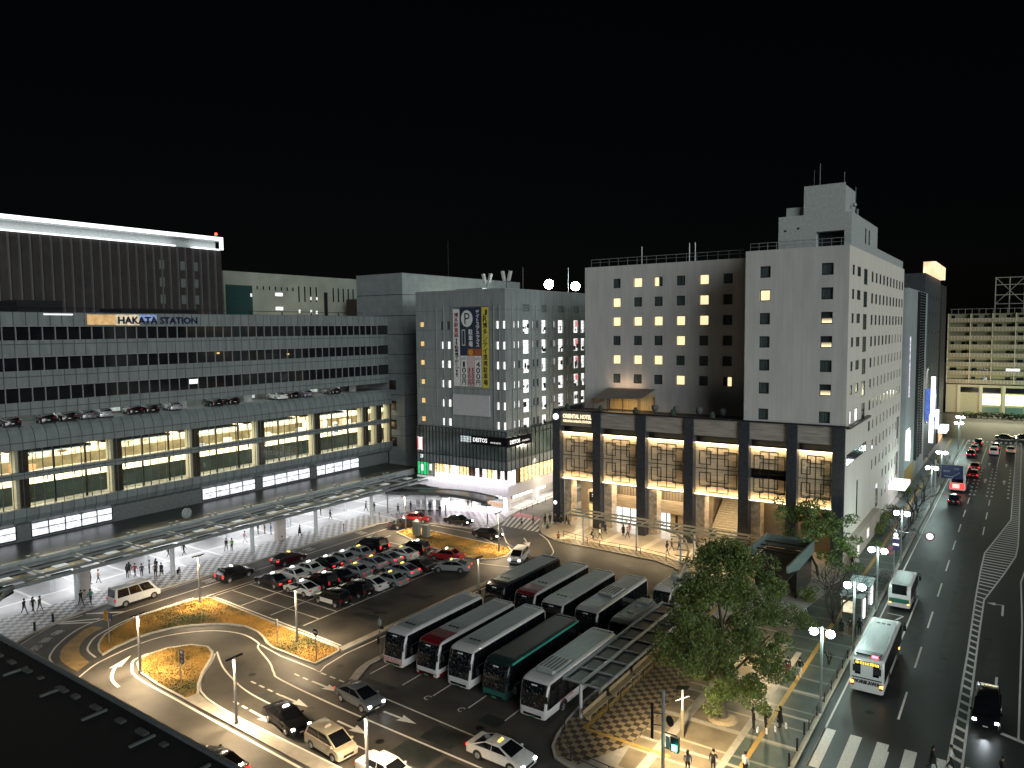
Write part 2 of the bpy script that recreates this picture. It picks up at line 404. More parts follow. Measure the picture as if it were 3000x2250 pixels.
# one lawn material: straw-coloured with greener patches
M_lawn = mat('lawn', (.10, .075, .02), .95, scale=.22, bump=1., bscale=16, var2=(.46, .25, .05), detail=9)
rp = next(n for n in M_lawn.node_tree.nodes if n.type == 'VALTORGB'); e = rp.color_ramp.elements.new(.44); e.color = (.17, .11, .026, 1)
rp.color_ramp.elements[0].color = (.05, .055, .014, 1)
LAWNS = [island(p, 'x') for p in (ISL_A, ISL_B, ISL_C)]
def inside(p, poly):
    x, y = p; r = False; n = len(poly)
    for i in range(n):
        (x1, y1), (x2, y2) = poly[i], poly[i-1]
        if (y1 > y) != (y2 > y) and x < (x2-x1)*(y-y1)/(y2-y1)+x1: r = not r
    return r
gb = MB(); rnd = random.Random(3)
for L_ in LAWNS:
    xs = [p[0] for p in L_]; ys = [p[1] for p in L_]; area = (max(xs)-min(xs))*(max(ys)-min(ys))
    for _ in range(int(area*55)):
        p = (rnd.uniform(min(xs), max(xs)), rnd.uniform(min(ys), max(ys)))
        if not inside(p, L_): continue
        a = rnd.uniform(0, 2*pi); h = rnd.uniform(.05, .13); w = rnd.uniform(.03, .08)
        gb.face([(p[0]-w*cos(a), p[1]-w*sin(a), .105), (p[0]+w*cos(a), p[1]+w*sin(a), .105), (p[0]+rnd.uniform(-.06, .06), p[1]+rnd.uniform(-.06, .06), .11+h)])
gb.build('grass', M_lawn, None, True, None, (0, 0, 0), 'stuff')
# concrete medians
mb = MB()
mb.prism([(-55.7, 33.58), (-40.3, 32.85), (-25, 32.2), (-25, 33.3), (-38.7, 33.85), (-49.6, 34.15), (-53.8, 34.45), (-55.5, 34.82)], -.02, .14)
mb.prism([(-52.55, 47.4), (-51.75, 47.2), (-51.25, 73.3), (-51.75, 73.6), (-52.2, 68)], -.02, .16)
mb.prism([(-46.6, 43.3), (-46.9, 43.3), (-47.9, 45.2), (-48.2, 46.6), (-48.2, 49), (-47.7, 49), (-47.7, 46.6), (-46.4, 43.9)], -.02, .12)
mb.build('median', M_conc, None, True, None, (0, 0, 0), 'structure')

# repairs and covers in the asphalt
rnd = random.Random(12); pt = MB()
for k in range(34):
    x, y = rnd.uniform(-74, -29), rnd.uniform(36, 86)
    if any(inside((x, y), L_) for L_ in LAWNS): continue
    w_, h_ = rnd.uniform(.8, 4.5), rnd.uniform(.5, 1.6); pt.face([(x, y, .0022), (x+w_, y, .0022), (x+w_, y+h_, .0022), (x, y+h_, .0022)])
for x0, y0, w_, h_ in ((-36.5, 37.0, 3.4, 2.6), (-32.6, 36.6, 2.6, 2.4), (-36, 40, 3, 2.1), (-8.6, 66, 1.1, 26), (-5.6, 72, 1.2, 40), (-10.6, 98, 2.6, 10), (-1.9, 74, 1.2, 9), (-6.4, 120, 2, 22)): pt.face([(x0, y0, .0022), (x0+w_, y0, .0022), (x0+w_, y0+h_, .0022), (x0, y0+h_, .0022)])
pt.build('asphalt_patches', mat('asphalt_patch', (.03, .034, .032), .5, var=.35, scale=.8, bump=.3, bscale=18), None, True, None, (0, 0, 0), 'structure')
mh = MB()
for x, y in ((-60.5, 36.5), (-55, 39.6), (-46, 38.4), (-38, 38), (-33, 43.5), (-56, 56), (-54.5, 63), (-49.8, 45), (-69.5, 46.8), (-77.5, 58), (-60, 88), (-48, 84), (-42, 82), (-9, 62), (-5, 76), (-9.8, 108), (-1.9, 83), (-5.5, 96)):
    mh.face([(x+.33*cos(2*pi*k/14), y+.33*sin(2*pi*k/14), .003) for k in range(14)])
mh.build('manhole_covers', mat('cast_iron', (.02, .02, .02), .45, .5), None, True, None, (0, 0, 0), 'structure')
# markings
mk = MB()
def line(pts, w=.15, sm=0, z=.005, b=None):
    p = smooth_line(pts, sm) if sm else pts
    a = poly_offset(p, w/2); c = poly_offset(p, -w/2)
    for i in range(len(p)-1): (b or mk).face([(*c[i], z), (*c[i+1], z), (*a[i+1], z), (*a[i], z)])
def dashes(pts, on, off, w=.15, z=.005):
    (x0, y0), (x1, y1) = pts; L_ = math.hypot(x1-x0, y1-y0); t = 0
    while t < L_:
        u, v = t/L_, min(1, (t+on)/L_)
        line([(x0+(x1-x0)*u, y0+(y1-y0)*u), (x0+(x1-x0)*v, y0+(y1-y0)*v)], w, z=z); t += on+off
# taxi pool bays
for y in (49.15,): line([(-75.4, y+.35), (-53.0, 48.15)], .15)
line([(-75.6, 49.0), (-53, 47.85)], .12)
for x in (-75.3, -70.15, -65.1, -59.9): line([(x, 49.4), (x, 74)], .13)
for k in range(11): line([(-75.3, 51.9+k*2.45), (-59.9, 51.5+k*2.45)], .12)
# taxi lane along the station
line([(-79.1, 38.6), (-79.25, 42), (-79.15, 48), (-79.05, 60), (-79.0, 79), (-78.7, 82.3), (-76.3, 86.2), (-72, 86.6), (-66.6, 86.4), (-60.9, 83.9)], .14, 4)
line([(-76.0, 49), (-75.85, 79)], .14)
line([(-82.1, 38.4), (-82.0, 36.0), (-80.7, 33.3), (-79.4, 31.3)], .14, 4)
line([(-82.0, 42), (-81.9, 60), (-81.8, 82)], .12)
line([(-72.4, 31.0), (-73.8, 31.4), (-74.9, 32.1), (-76.2, 33.2), (-77.9, 35.2), (-78.9, 37.1), (-79.1, 38.6)], .18, 4)
line([(-70.2, 33.8), (-72.15, 34.1), (-73.4, 34.7), (-75, 36.1), (-75.8, 37.6), (-76.7, 40), (-76.9, 43), (-76.8, 48)], .18, 4)
for a, b in (((-82.0, 36.1), (-79.5, 38.9)), ((-81.8, 35.8), (-79.1, 38.0)), ((-82.2, 38.8), (-79.3, 41.3))): line([a, b], .32)
line([(-67.25, 30.8), (-68.5, 32.6), (-69.1, 34.07), (-69.7, 37.28), (-69.35, 40.25), (-66.94, 43.3), (-63.6, 44.6), (-60.3, 44.2), (-59.2, 43.4), (-55.7, 42.0), (-53.7, 40.9), (-52, 40.35), (-44, 39.8), (-30.1, 39.4), (-20, 39.2)], .17, 5)
line([(-66.9, 37.0), (-66.7, 35.6), (-65.7, 34.75), (-63.1, 33.75), (-55.7, 33.3), (-48.7, 32.95), (-40.3, 32.55), (-26, 31.95)], .2, 4)
line([(-61.8, 40.75), (-58.5, 39.1), (-55.5, 38.1), (-53.1, 37.5), (-49.8, 37.15), (-40, 36.7), (-26, 36.3)], .15, 4)
line([(-61.6, 40.4), (-60.3, 39.2), (-58.4, 37.0), (-56.6, 35.6), (-55.3, 35.1), (-53.7, 34.75), (-49.6, 34.4), (-38.7, 34.1), (-26, 33.6)], .16, 4)
line([(-59.6, 44.0), (-56, 43.45), (-53.6, 43.4), (-51.2, 43.3), (-50.4, 43.2), (-50.9, 44.3), (-51.3, 47.1), (-51.1, 51.6), (-51.0, 72)], .14)
line([(-46.4, 43.3), (-47.4, 44.6), (-48.0, 46.2), (-47.95, 49)], .14, 4)
line([(-46.4, 43.0), (-42.1, 42.9), (-33.2, 42.4), (-28, 42.2)], .14)
for a, b in (((-54.0, 38.75), (-49.6, 38.5)), ((-52.0, 41.75), (-49.6, 41.6)), ((-50.2, 43.15), (-46.8, 43.05)), ((-52.2, 35.75), (-49.8, 35.6))): dashes((a, b), .7, .5, .17)
def arrow(x, y, L_, ang, w=.9, z=.006, turn=0):
    c, s = cos(ang), sin(ang); T = lambda u, v: (x+u*c-v*s, y+u*s+v*c, z)
    if turn == 0:
        mk.face([T(0, -.1), T(L_*.55, -.1), T(L_*.55, .1), T(0, .1)]); mk.face([T(L_*.5, -w/2), T(L_, 0), T(L_*.5, w/2), T(L_*.56, 0)])
    else:
        mk.face([T(0, -.1), T(L_*.7, -.1), T(L_*.7, .1), T(0, .1)]); mk.face([T(L_*.7-.2, 0), T(L_*.7, 0), T(L_*.7, turn*.9), T(L_*.7-.2, turn*.9)][::turn])
        mk.face([T(L_*.7-.6, turn*.7), T(L_*.7+.4, turn*.7), T(L_*.7-.1, turn*1.5)][::turn])
for x, y, a in ((-49.9, 35.6, -.07), (-49.8, 38.55, -.02), (-49.6, 41.65, -.02), (-40.8, 41.3, 0), (-42.8, 38.3, -.04)): arrow(x, y, 3.4, a)
line([(-62.6, 31.9), (-64, 32.15), (-65.1, 32.6), (-66, 33.2), (-66.6, 33.7)], .26, 4); mk.face([(-66.9, 33.3, .006), (-66.3, 34.1, .006), (-67.9, 35.9, .006)][::-1])
arrow(-58.6, 88.4, 4.4, -.82, 1.1); line([(-57.9, 91.4), (-55.5, 89.6), (-53.7, 87.6), (-51.6, 85), (-50.9, 83.2)], .16, 4); line([(-64.5, 91.2), (-63, 89.4), (-61.3, 87.3), (-59.2, 85), (-57.6, 84)], .16, 4)
line([(-51.2, 78.4), (-52.8, 76.5), (-57, 75.5)], .15)
# coach bays
for x in (-46.4, -42.6, -39.2, -35.55, -32.0): line([(x, 45.4), (x, 60)], .12); line([(x, 61), (x, 75)], .12)
# forecourt zebra
for k in range(9):
    u = k/8; x = -66.4+u*6.2; line([(x+1.3, 92.3-u*.2), (x-.9+u*.2, 97.6+u*1.6)], .42)
pk_ = MB(); pk_.face([(-67.7, 98.0, .004), (-61.9, 97.4, .004), (-62.2, 99.6, .004), (-67.6, 100.6, .004)]); pk_.build('pink_paving', mat('pink_paving', (.45, .14, .16), .6), None, True, None, (0, 0, 0), 'structure')
# main road
line([(-11.35, 52), (-11.3, 226)], .14); dashes([(-7.0, 51.6), (-7.0, 152)], 5.2, 5.25, .16); dashes([(-4.0, 124.8), (-4.0, 152)], 5.2, 5.3, .14)
for x in (-7.0, -4.0): line([(x+.1, 186), (x+.25, 219)], .14)
for x, sd in ((-6.75, 1), (-4.2, 1), (-4.2, -1), (-1.1, -1), (-6.75, -1)):
    dashes([(x+.35*sd, 153.5), (x+.35*sd, 187)], 1.1, 2.6, .3)
ML = [(-3.4, 50), (-3.35, 68), (-3.35, 78.6), (-3.5, 95), (-3.5, 106.3), (-3.4, 114.9), (-2.9, 119), (-.8, 136.9), (-.8, 226)]
MR = [(-2.5, 50), (-2.6, 67.2), (-2.7, 83.7), (-2.7, 94.9), (-1.1, 106.3), (0, 115.3), (.2, 121), (.25, 130.4), (.3, 226)]
line(ML, .16); line(MR, .16)
def at_y(P, y):
    for (x0, y0), (x1, y1) in zip(P, P[1:]):
        if y0 <= y <= y1: return x0+(x1-x0)*(y-y0)/(y1-y0)
y = 52.
while y < 225:
    a, b = at_y(ML, y), at_y(MR, y+.25); d = 1.55 if y < 100 else (1.25 if y < 140 else 1.6)
    line([(a, y+.5), (b, y-.05)], .38); y += d
for k in range(5): line([(-11.0+k*1.78, 52.0), (-11.0+k*1.78, 57.8)], .78)
line([(-3.0+.9, 57.7), (-3+.9, 52)], .5)
line([(.6, 63.6), (.75, 89), (.6, 104), (1.5, 116)], .14); line([(-.45, 64), (3.2, 62.4)], .4)
dashes([(-1.0, 71.3), (-1.0, 85)], 3, 40, .2); arrow(-.95, 90.6, 5.2, pi/2, turn=1)
for x in (-5.35, -2.3): arrow(x, 166.8, 5, pi/2, .7); arrow(x, 187.5, 4.8, pi/2, .7)
line([(-11.2, 221), (-.8, 221)], .45)
for k in range(12): line([(-11+k*1.0, 224.5), (-11+k*1.0, 228)], .5)
line([(-8.8, 77.3), (-8.75, 91.5), (-9.1, 91.8)], .14); line([(-10.9, 85.2), (-9.4, 85), (-9.9, 83.6)], .2)
# lettering on the lanes
def rtext(s, x, y, ang, w, h, m=0):
    mk.text(s, (x, y, .006), (sin(ang), -cos(ang), 0), (cos(ang), sin(ang), 0), w, h, m)
for s, x, y, a in (('般', -77.2, 31.7, 2.35), ('車', -78.4, 33.1, 2.2), ('専', -79.4, 34.6, 2.0)): rtext(s, x, y, a, .95, 1.35)
for y in (52.4, 67.8, 77.7): rtext('専用', -80.6, y, pi/2, 1.5, 1.5)
mk.text('C', (-35.9, 44.9, .006), (1, 0, 0), (0, 1, 0), .5, .7); mk.text('C', (-39.4, 44.9, .006), (1, 0, 0), (0, 1, 0), .5, .7)
mk.build('road_markings', M_white, None, True, None, (0, 0, 0), 'structure')
yb = MB()
out = smooth_line([(-68.6, 31.4), (-71.94, 31.61), (-73.94, 32.4), (-75.16, 33.24), (-76.73, 34.97), (-77.86, 36.54), (-78.1, 37.5)], 4)
inn = smooth_line([(-69.68, 32.99), (-71.77, 33.27), (-73.36, 33.85), (-74.68, 34.68), (-76.0, 36.1), (-76.5, 37.0), (-76.77, 37.88)], 4)
for i in range(len(out)-1): yb.face([(*out[i], .004), (*out[i+1], .004), (*inn[i+1], .004), (*inn[i], .004)][::-1])
yb.build('ochre_lane', mat('ochre_paint', (.33, .22, .09), .65, var=.25, scale=1.2), None, True, None, (0, 0, 0), 'structure')
# ================================================================ BUILDINGS
M_panel = panelmat('station_panel', (.165, .19, .19), 1.43, 2.05, .42, .05, 'YZ', .28, var=.16, stretch=(1, 1, .25), scale=1.2)
M_dark = mat('dark_metal', (.012, .013, .015), .4, var=.2)
M_dglass = mat('dark_glass', (.008, .009, .011), .08, var=.3, scale=.4, spec=.6)
M_cglass = mat('curtained_glass', (.055, .072, .075), .2, var=.6, scale=3.2, stretch=(4, 4, .12), spec=.6)
M_steel = mat('steel', (.40, .42, .43), .4, .6, var=.1)
M_alum = mat('aluminium', (.28, .30, .30), .45, .3, var=.12)
M_lit = emis('lit_curtain', (1., .80, .46), 1.15, .16, 2.2, (5, 5, .25))
M_litw = emis('lit_white', (1., .98, .96), 1.15, .35, 1.3, (1, 1, 1.6))
M_lity = emis('lit_yellow', (1., .66, .24), .75, .2, 1.2)
M_shop = emis('lit_shop', (.93, .95, 1.), 1.05, .6, 1.6, (1, 1, 2))
M_glass = glassmat('clear_glass', (.82, .86, .86))
M_cream = mat('cream_plaster', (.62, .56, .42), .7, var=.08)

# ---- station hall
ST = thing('station_building', 'long grey panelled railway station with ribbon windows over a lit glass hall', 'station', (-104, 68, 0))
X0, YA, YB = -104., 24., 108.8
def band(z0, z1, x1=X0, x0=-106.5, name='wall_band'):
    return MB().box(x0, x1, YA, YB if z0 > 20 else 108.7, z0, z1).build(name, M_panel, ST)
fa = band(31.0, 32.8, name='roof_fascia')
for z0, z1 in ((27.1, 29.22), (23.28, 25.36)): band(z0, z1)
band(19.72, 21.4)
for z0, z1 in ((29.22, 31.0), (25.36, 27.1), (21.4, 23.28)):
    mb = MB(); mb.box(-105.4, -104.35, YA, 106.2, z0, z1, 0); y = YA
    while y < 106.2: mb.box(-104.35, -104.2, y-.04, y+.04, z0, z1, 1); y += 1.549
    mb.box(-104.34, -103.98, YA, 106.2, z1-.07, z1, 1); mb.box(-105.4, -104.0, 106.2, 108.7, z0, z1, 0)
    mb.build('ribbon_window', [M_dglass, M_alum], ST)
MB().box(-150, -106.5, YA, 108.8, 32.0, 32.6).build('roof', mat('dark_roof', (.02, .02, .02), .8), ST)
mb = MB()
for k in range(10): mb.box(-106.9, -106.7, 40+k*6.5, 40.1+k*6.5, 32.6, 33.5)
mb.box(-106.9, -106.8, YA, 105, 33.4, 33.5)
mb.build('roof_rail', M_dark, ST)
MB().box(-112, -107, 44, 49.5, 32.6, 34.4).build('roof_plant', M_dark, ST); MB().box(-114, -108, 58, 70, 32.6, 33.6).build('roof_plant', M_dark, ST)
# parking deck slot
mb = MB(); mb.box(-116, -104.6, YA, 108.7, 18.0, 18.3, 0); mb.box(-110.3, -110, YA, 108.7, 18.3, 19.72, 0); mb.box(-116, -106.5, YA, 108.7, 19.72, 20.0, 0)
mb.build('parking_deck', mat('deck_concrete', (.16, .17, .16), .8, var=.5, scale=.35), ST)
for y in (47, 56, 61.5, 75, 79.5, 90.5, 93.5, 99): MB().box(-109.98, -109.9, y, y+2.2, 18.6, 19.6).build('wall_glow_patch', emis('deck_wall_glow', (.9, 1, .93), .34, .6, 1.2), ST)  # emissive patches imitate the lamplit stretches of the deck's back wall
y = 30.3
while y < 108: MB().box(-107.8, -106.9, y, y+1.0, 18.3, 19.72).build('deck_pillar', mat('pale_concrete', (.36, .37, .37), .7), ST); y += 11.9
# canted parapet over the hall and the hall's bands
MB().extrude([(-104.9, 18.4), (-104.3, 18.4), (-103.75, 17.9), (-103.4, 17.2), (-103.25, 16.42), (-103.25, 15.5), (-104.6, 15.5)], YA, 108.7, 'y').build('canted_parapet', M_panel, ST)
MB().box(-104.2, -103.3, YA, 108.2, 11.8, 12.62).build('transom_band', M_panel, ST)
MB().extrude([(-104.6, 8.05), (-103.25, 8.05), (-103.25, 7.05), (-103.7, 6.3), (-104.3, 5.85), (-105.2, 5.85)], YA, 108.7, 'y').build('canted_sill', M_panel, ST)
gl = MB()
for z0, z1 in ((8.05, 11.8), (12.62, 15.5)): gl.face([(-103.6, YA, z0), (-103.6, 108.2, z0), (-103.6, 108.2, z1), (-103.6, YA, z1)])
gl = gl.build('glass_wall', M_glass, ST)
mb = MB(); y = 30.3; k = 0
while y < 108:
    w = .04 if k % 4 else .075
    for z0, z1 in ((8.05, 11.8), (12.62, 15.5)): mb.box(-103.62, -103.53, y-w*.75, y+w*.75, z0, z1)
    y += 1.19; k += 1
mb.build('mullions', mat('mullion', (.10, .12, .12), .45, .4), gl)
# inside the hall: track bed, platforms, posts, platform roofs, lamps
mb = MB(); mb.box(-109, -104.5, YA, 150, 7.0, 7.55); mb.build('track_bed', mat('ballast', (.34, .33, .28), .9, scale=1.6, var=.7, bump=1, bscale=12, stretch=(3, .5, 1)), ST)
mb = MB()
for x in (-105.6, -106.7): mb.box(x-.05, x+.05, YA, 108.5, 7.55, 7.72)
mb.box(-104.1, -103.75, YA, 108.5, 7.55, 8.08); mb.build('rail', mat('rail_steel', (.6, .6, .56), .3, .7), ST)
mb = MB(); mb.box(-120.5, -109, YA, 150, 7.0, 10.0, 0); mb.box(-139, -124, YA, 150, 7., 11.0, 2)
mb.face([(-120.5, YA, 10.01), (-109, YA, 10.01), (-109, 150, 10.01), (-120.5, 150, 10.01)], 1)
mb.face([(-139, YA, 11.01), (-124, YA, 11.01), (-124, 150, 11.01), (-139, 150, 11.01)], 1)
mb.build('platform', [mat('green_wall', (.035, .055, .05), .5, var=.4, scale=.5), mat('platform_floor', (.74, .64, .44), .5, var=.2, scale=.8), mat('olive_wall', (.36, .31, .18), .6, var=.4, scale=.6)], ST)
mb = MB(); rnd = random.Random(5)
for k in range(46):
    y = rnd.uniform(30, 140); w = rnd.uniform(.3, 1.5); x = rnd.choice((-112, -116, -118, -128, -131)); z = 10.01 if x > -120 else 11.01
    mb.box(x-.4, x+.4, y, y+w, z, z+rnd.uniform(.5, 2.1), rnd.choice((0, 0, 1, 2, 3, 0)))
for k in range(22):
    y = 30+k*3.6; mb.box(-110.6, -110.5, y, y+.12, 10.01, 11.2, 4); mb.box(-124.6, -124.5, y+1, y+1.12, 11.01, 12.2, 4); mb.box(-126, -125.6, y, y+.35, 11.01, 14.5, 0)
mb.box(-124.6, -124.55, YA, 108.5, 12.1, 12.18, 4); mb.box(-110.6, -110.55, YA, 108.5, 11.1, 11.17, 4)
mb.build('platform_fittings', [mat('white_panel', (.8, .78, .72), .5), mat('blue_panel', (.1, .16, .3), .4), mat('brown_panel', (.25, .14, .08), .6), mat('pinkish_panel', (.6, .42, .3), .6), M_dark], ST)
y = 30.3
while y < 110:
    mb = MB(); mb.box(-105.3, -104.0, y-.7, y+.7, 7.55, 15.5, 0); mb.box(-103.98, -103.68, y-.35, y+.72, 8.1, 15.4, 1)
    mb.build('hall_pillar', [M_cream, mat('brown_cladding', (.05, .035, .025), .35)], ST); y += 11.93 if y < 95 else 3.6
y = 30.3
while y < 100:
    for d in (4.0, 8.0): MB().box(-104.5, -104.25, y+d-.1, y+d+.1, 7.55, 15.5).build('dark_post', M_dark, ST)
    y += 11.93
mb = MB(); y = 30.3
while y < 107:
    a, b = y+.9, y+11.0
    mb.prism([(-108, a+1.6), (-109.5, a), (-119, a), (-119, b), (-108.6, b), (-108, b-.4)], 14.35, 14.5, 0); mb.box(-108.12, -107.98, a+1.6, b-.4, 14.2, 14.38, 1); y += 11.93
mb.box(-138, -125, YA, 148, 14.8, 14.95, 0); mb.box(-141, -140.7, YA, 150, 7, 20, 2)
mb.build('platform_roof', [mat('navy_roof', (.012, .018, .045), .4), mat('white_trim', (.75, .75, .7), .5), mat('rear_wall', (.5, .38, .26), .7)], ST)
mb = MB(); y = 31.5
while y < 107:
    for x, z in ((-111, 14.2), (-116, 14.2), (-128, 14.6), (-133, 14.6)): mb.box(x-.09, x+.09, y, y+3.4, z-.06, z)
    y += 5.0
lt_ = mb.build('lamp_tubes', emis('tube_warm', (1., .86, .62), 9), ST); lt_['kind'] = 'stuff'
# shop windows behind the canopy roof
mb = MB(); mb.box(-105.2, -104.35, YA, 108.5, 3.4, 5.85, 0)
mb.build('shop_wall', mat('shop_wall', (.12, .13, .13), .5, var=.2), ST)
for a, b in ((25, 30.5), (31.2, 41.3), (43.1, 53.4), (67.3, 77.0), (78.4, 88.5), (90.0, 100.4)):
    mb = MB(); mb.box(-104.34, -104.3, a, b, 4.1, 5.72, 0); n = max(2, int((b-a)/2.05))
    for k in range(n+1):
        y = a+(b-a)*k/n; mb.box(-104.32, -104.22, y-.06, y+.06, 4.05, 5.8, 1)
    mb.box(-104.32, -104.22, a, b, 4.95, 5.03, 1); mb.box(-104.32, -104.2, a, b, 3.98, 4.1, 1)
    mb.build('shop_window', [M_shop, M_dark], ST)
# lettering and the bright reflections-free sign
MB().text('HAKATA STATION', (-103.96, 61.4, 31.78), (0, 1, 0), (0, 0, 1), 12.0, .95, bold=.075).build('lettering', mat('navy_letters', (.006, .012, .05), .4), fa)
mb = MB(); mb.box(-103.99, -103.97, 51.2, 55.0, 31.15, 32.55, 0); mb.box(-103.99, -103.97, 55.02, 58.4, 31.1, 32.6, 1); mb.box(-103.99, -103.97, 58.42, 61.0, 31.7, 32.6, 2)
mb.build('lit_screen', [emis('scr1', (1, .62, .28), .42, .4, 1.5), emis('scr2', (.9, .75, .5), .5, .6, 2), emis('scr3', (.3, .42, .75), .45, .5, 2)], fa)
MB().box(-103.99, -103.97, 45.8, 49.4, 32.42, 32.6).build('light_strip', emis('strip_w', (.95, 1, 1), 1.2), fa)
for y, z, c in ((65.8, 22.2, M_litw), (84.3, 26.0, M_lity), (70.8, 26.6, M_lity)):
    MB().box(-104.33, -104.3, y, y+(1.6 if z < 23 else .5), z, z+(.7 if z < 23 else .25)).build('lit_room', c, ST)

# ---- stair tower at the station's end
TW = thing('stair_tower', 'tall windowless grey clad tower between station and parking block', 'tower', (-104.6, 124, 0))
zs = [0, 9.2, 13.1, 17.3, 21.5, 25.3, 29.2, 32.9, 37.0, 41.2]; mb = MB()
for a, b in zip(zs, zs[1:]): mb.box(-112.5 if a > 17 else -104.4, -100, 108.85, 150, a+.06, b-.06, 0)
mb.box(-112.3, -100.15, 109.0, 149.8, 17.3, 41.0, 1); mb.box(-104.3, -100.15, 109.0, 149.8, 0, 17.3, 1); mb.build('cladding', [panelmat('tower_panel', (.19, .21, .215), 2.9, 1.05, .4, .02, 'BOTH', .7), M_dark], TW)
for z in (7.0, 10.4, 14.2, 18.3): MB().box(-103.95, -102.2, 108.82, 108.845, z, z+1.9).build('window', mat('brown_glass', (.03, .015, .013), .15), TW)
MB().cyl(-104, 128, 41.2, 49.2, .07, 6).build('mast', M_dark, TW)

# ---- far towers behind the station
JT = thing('office_tower', 'dark ribbed tower with a white lit roof edge behind the station', 'tower', (-140, 57, 0))
MB().box(-160, -135.2, 10, 93.6, 0, 46.5).build('wall', mat('brown_ribs', (.022, .016, .015), .7, var=.3, scale=.6), JT)
mb = MB(); y = 11.
while y < 93.5: mb.box(-135.2, -134.75, y-.09, y+.09, 30, 46.4); y += 1.62
mb.build('fins', mat('fin_metal', (.085, .085, .085), .6), JT)
mb = MB(); mb.box(-160, -136.4, 10, 93.2, 46.5, 48.4, 0); mb.box(-136.4, -135, 10, 93.9, 48.3, 48.45, 0); mb.build('roof_recess', mat('roof_grey', (.4, .42, .42), .6), JT)
mb = MB(); mb.box(-137, -134.8, 10, 93.9, 48.45, 49.1); mb.box(-135.1, -134.8, 93.2, 93.9, 46.6, 48.45); mb.box(-136.3, -134.85, 10, 83.6, 46.52, 46.72); mb.box(-136.3, -134.85, 87.6, 93.2, 46.52, 46.72)
mb.build('light_edge', emis('roof_glow', (.95, 1, 1), 2.2, .12, .5), JT)
for y in (80.2, 84.5, 87.2):
    for z in (35.5, 38.7, 42.0): MB().box(-135.18, -135.0, y, y+.95, z, z+1.7).build('pale_panel', mat('pale_fin', (.10, .115, .11), .6), JT)
single(MB().cyl(-135.5, 92.8, 49.1, 49.6, .12, 8).ball((-135.5, 92.8, 49.75), .28, 8, 6, 1), 'beacon', [M_dark, emis('red_beacon', (1, .03, .02), 14)], 'red aviation warning lamp on the corner of the lit tower roof', 'beacon', (-135.5, 92.8, 49.1))
WB = thing('pale_building', 'long pale building with slit windows behind the station roof', 'building', (-158, 130, 0))
MB().box(-170, -150, 104.2, 160, 0, 43.9).build('wall', panelmat('pale_panel', (.22, .25, .22), 4, 40, .6, .03, 'YZ', .7, scale=.15, var=.2), WB)
def slit(y, z0, z1, w, m, n='window'): MB().box(-150.02, -149.97, y, y+w, z0, z1).build(n, m, WB)
slit(104.6, 33, 40.8, 7.2, mat('teal_glass', (.02, .05, .05), .2))
for k in range(7): slit(113+k*1.75, 40.0, 40.8, .35, M_dglass)
for k in range(4): slit(125.3+k*1.85, 37.4, 41.2, .4, M_dglass)
for k in range(7): slit(136.6+k*1.75, 37.6, 41.2, .42, M_dglass)
for y, z in ((118.3, 38.6), (118.3, 35.2)): slit(y, z, z+.8, 2.2, M_litw)
for y, z in ((125.3, 34.6), (129, 34.6), (130.8, 34.4), (129, 37.9), (130.9, 37.9), (111.2, 38.2)): slit(y, z, z+.8, .5, M_litw)
slit(133.6, 33, 40, 1.2, M_dark, 'louvre')
single(MB().box(-147, -140, 138.5, 150, 32, 38.2), 'roof_plant_room', mat('brown_plant', (.02, .015, .013), .8), 'dark roof plant room behind the station beside the grey tower', 'plant room', (-143, 144, 32))

# ---- parking block with shops below
PK = thing('parking_building', 'grey parking garage block with banner and glass shop floors below', 'car park', (-80, 120, 0))
PX0, PX1, PY0, PY1 = -89.4, -70.1, 100.7, 142.
M_pk = panelmat('garage_panel', (.20, .225, .23), 3.0, 3.33, .55, .04, 'BOTH', .55, var=.16, stretch=(1, 1, .2), scale=1.4)
rows = [31.45, 28.05, 24.75, 21.35, 18.0, 14.7]
holesF = []; wF = []
for k, z in enumerate(rows):
    h = (-88.6, -87.55, z-.95, z+.05); holesF.append(h); wF.append((h, M_lity))
    for a in (-83.75, -82.4, -72.05, -70.75+.02):
        h = (a, a+(.78 if a < -71 else .62), z-1.4, z+.02); holesF.append(h); wF.append((h, M_litw if not (k == 0 and a < -80) else M_cglass))
colsR = [(103.2, 103.8), (104.45, 105.15), (109.0, 109.55), (110.2, 110.85), (114.85, 115.35), (116.05, 116.65), (120.5, 121.0), (121.75, 122.25)]
opsR = [(105.95, 108.0), (111.9, 113.55), (117.55, 119.5), (123.25, 125.1), (126.1, 127.6), (130, 132), (136, 138)]
holesR = []
for z in rows:
    for a, b in colsR: holesR.append((a, b, z-1.25, z+.02))
    for a, b in opsR: holesR.append((a, b, z-2.2, z+.1))
for a, b in opsR[:4]: holesR.append((a, b, 33.0, 34.2))
mb = MB(); wall_holes(mb, 'y', PY0, PX0, PX1, 13.2, 36.6, holesF, .28, -1); wall_holes(mb, 'x', PX1, PY0, PY1, 13.2, 36.6, holesR, .3, 1)
mb.face([(PX0, PY0, 36.6), (PX1, PY0, 36.6), (PX1, PY1, 36.6), (PX0, PY1, 36.6)]); mb.face([(PX0, PY0, 13.2), (PX0, PY0, 36.6), (PX0, PY1, 36.6), (PX0, PY1, 13.2)]); mb.face([(PX1, PY1, 13.2), (PX0, PY1, 13.2), (PX0, PY1, 36.6), (PX1, PY1, 36.6)])
mb.box(PX0, PX1-.01, PY0+.01, PY1, 12.9, 13.19)
mb.build('wall', M_pk, PK)
for h, m in wF: window(PK, 'y', PY0, -1, h, .28, m, M_dark, fr=.08)
rnd = random.Random(11)
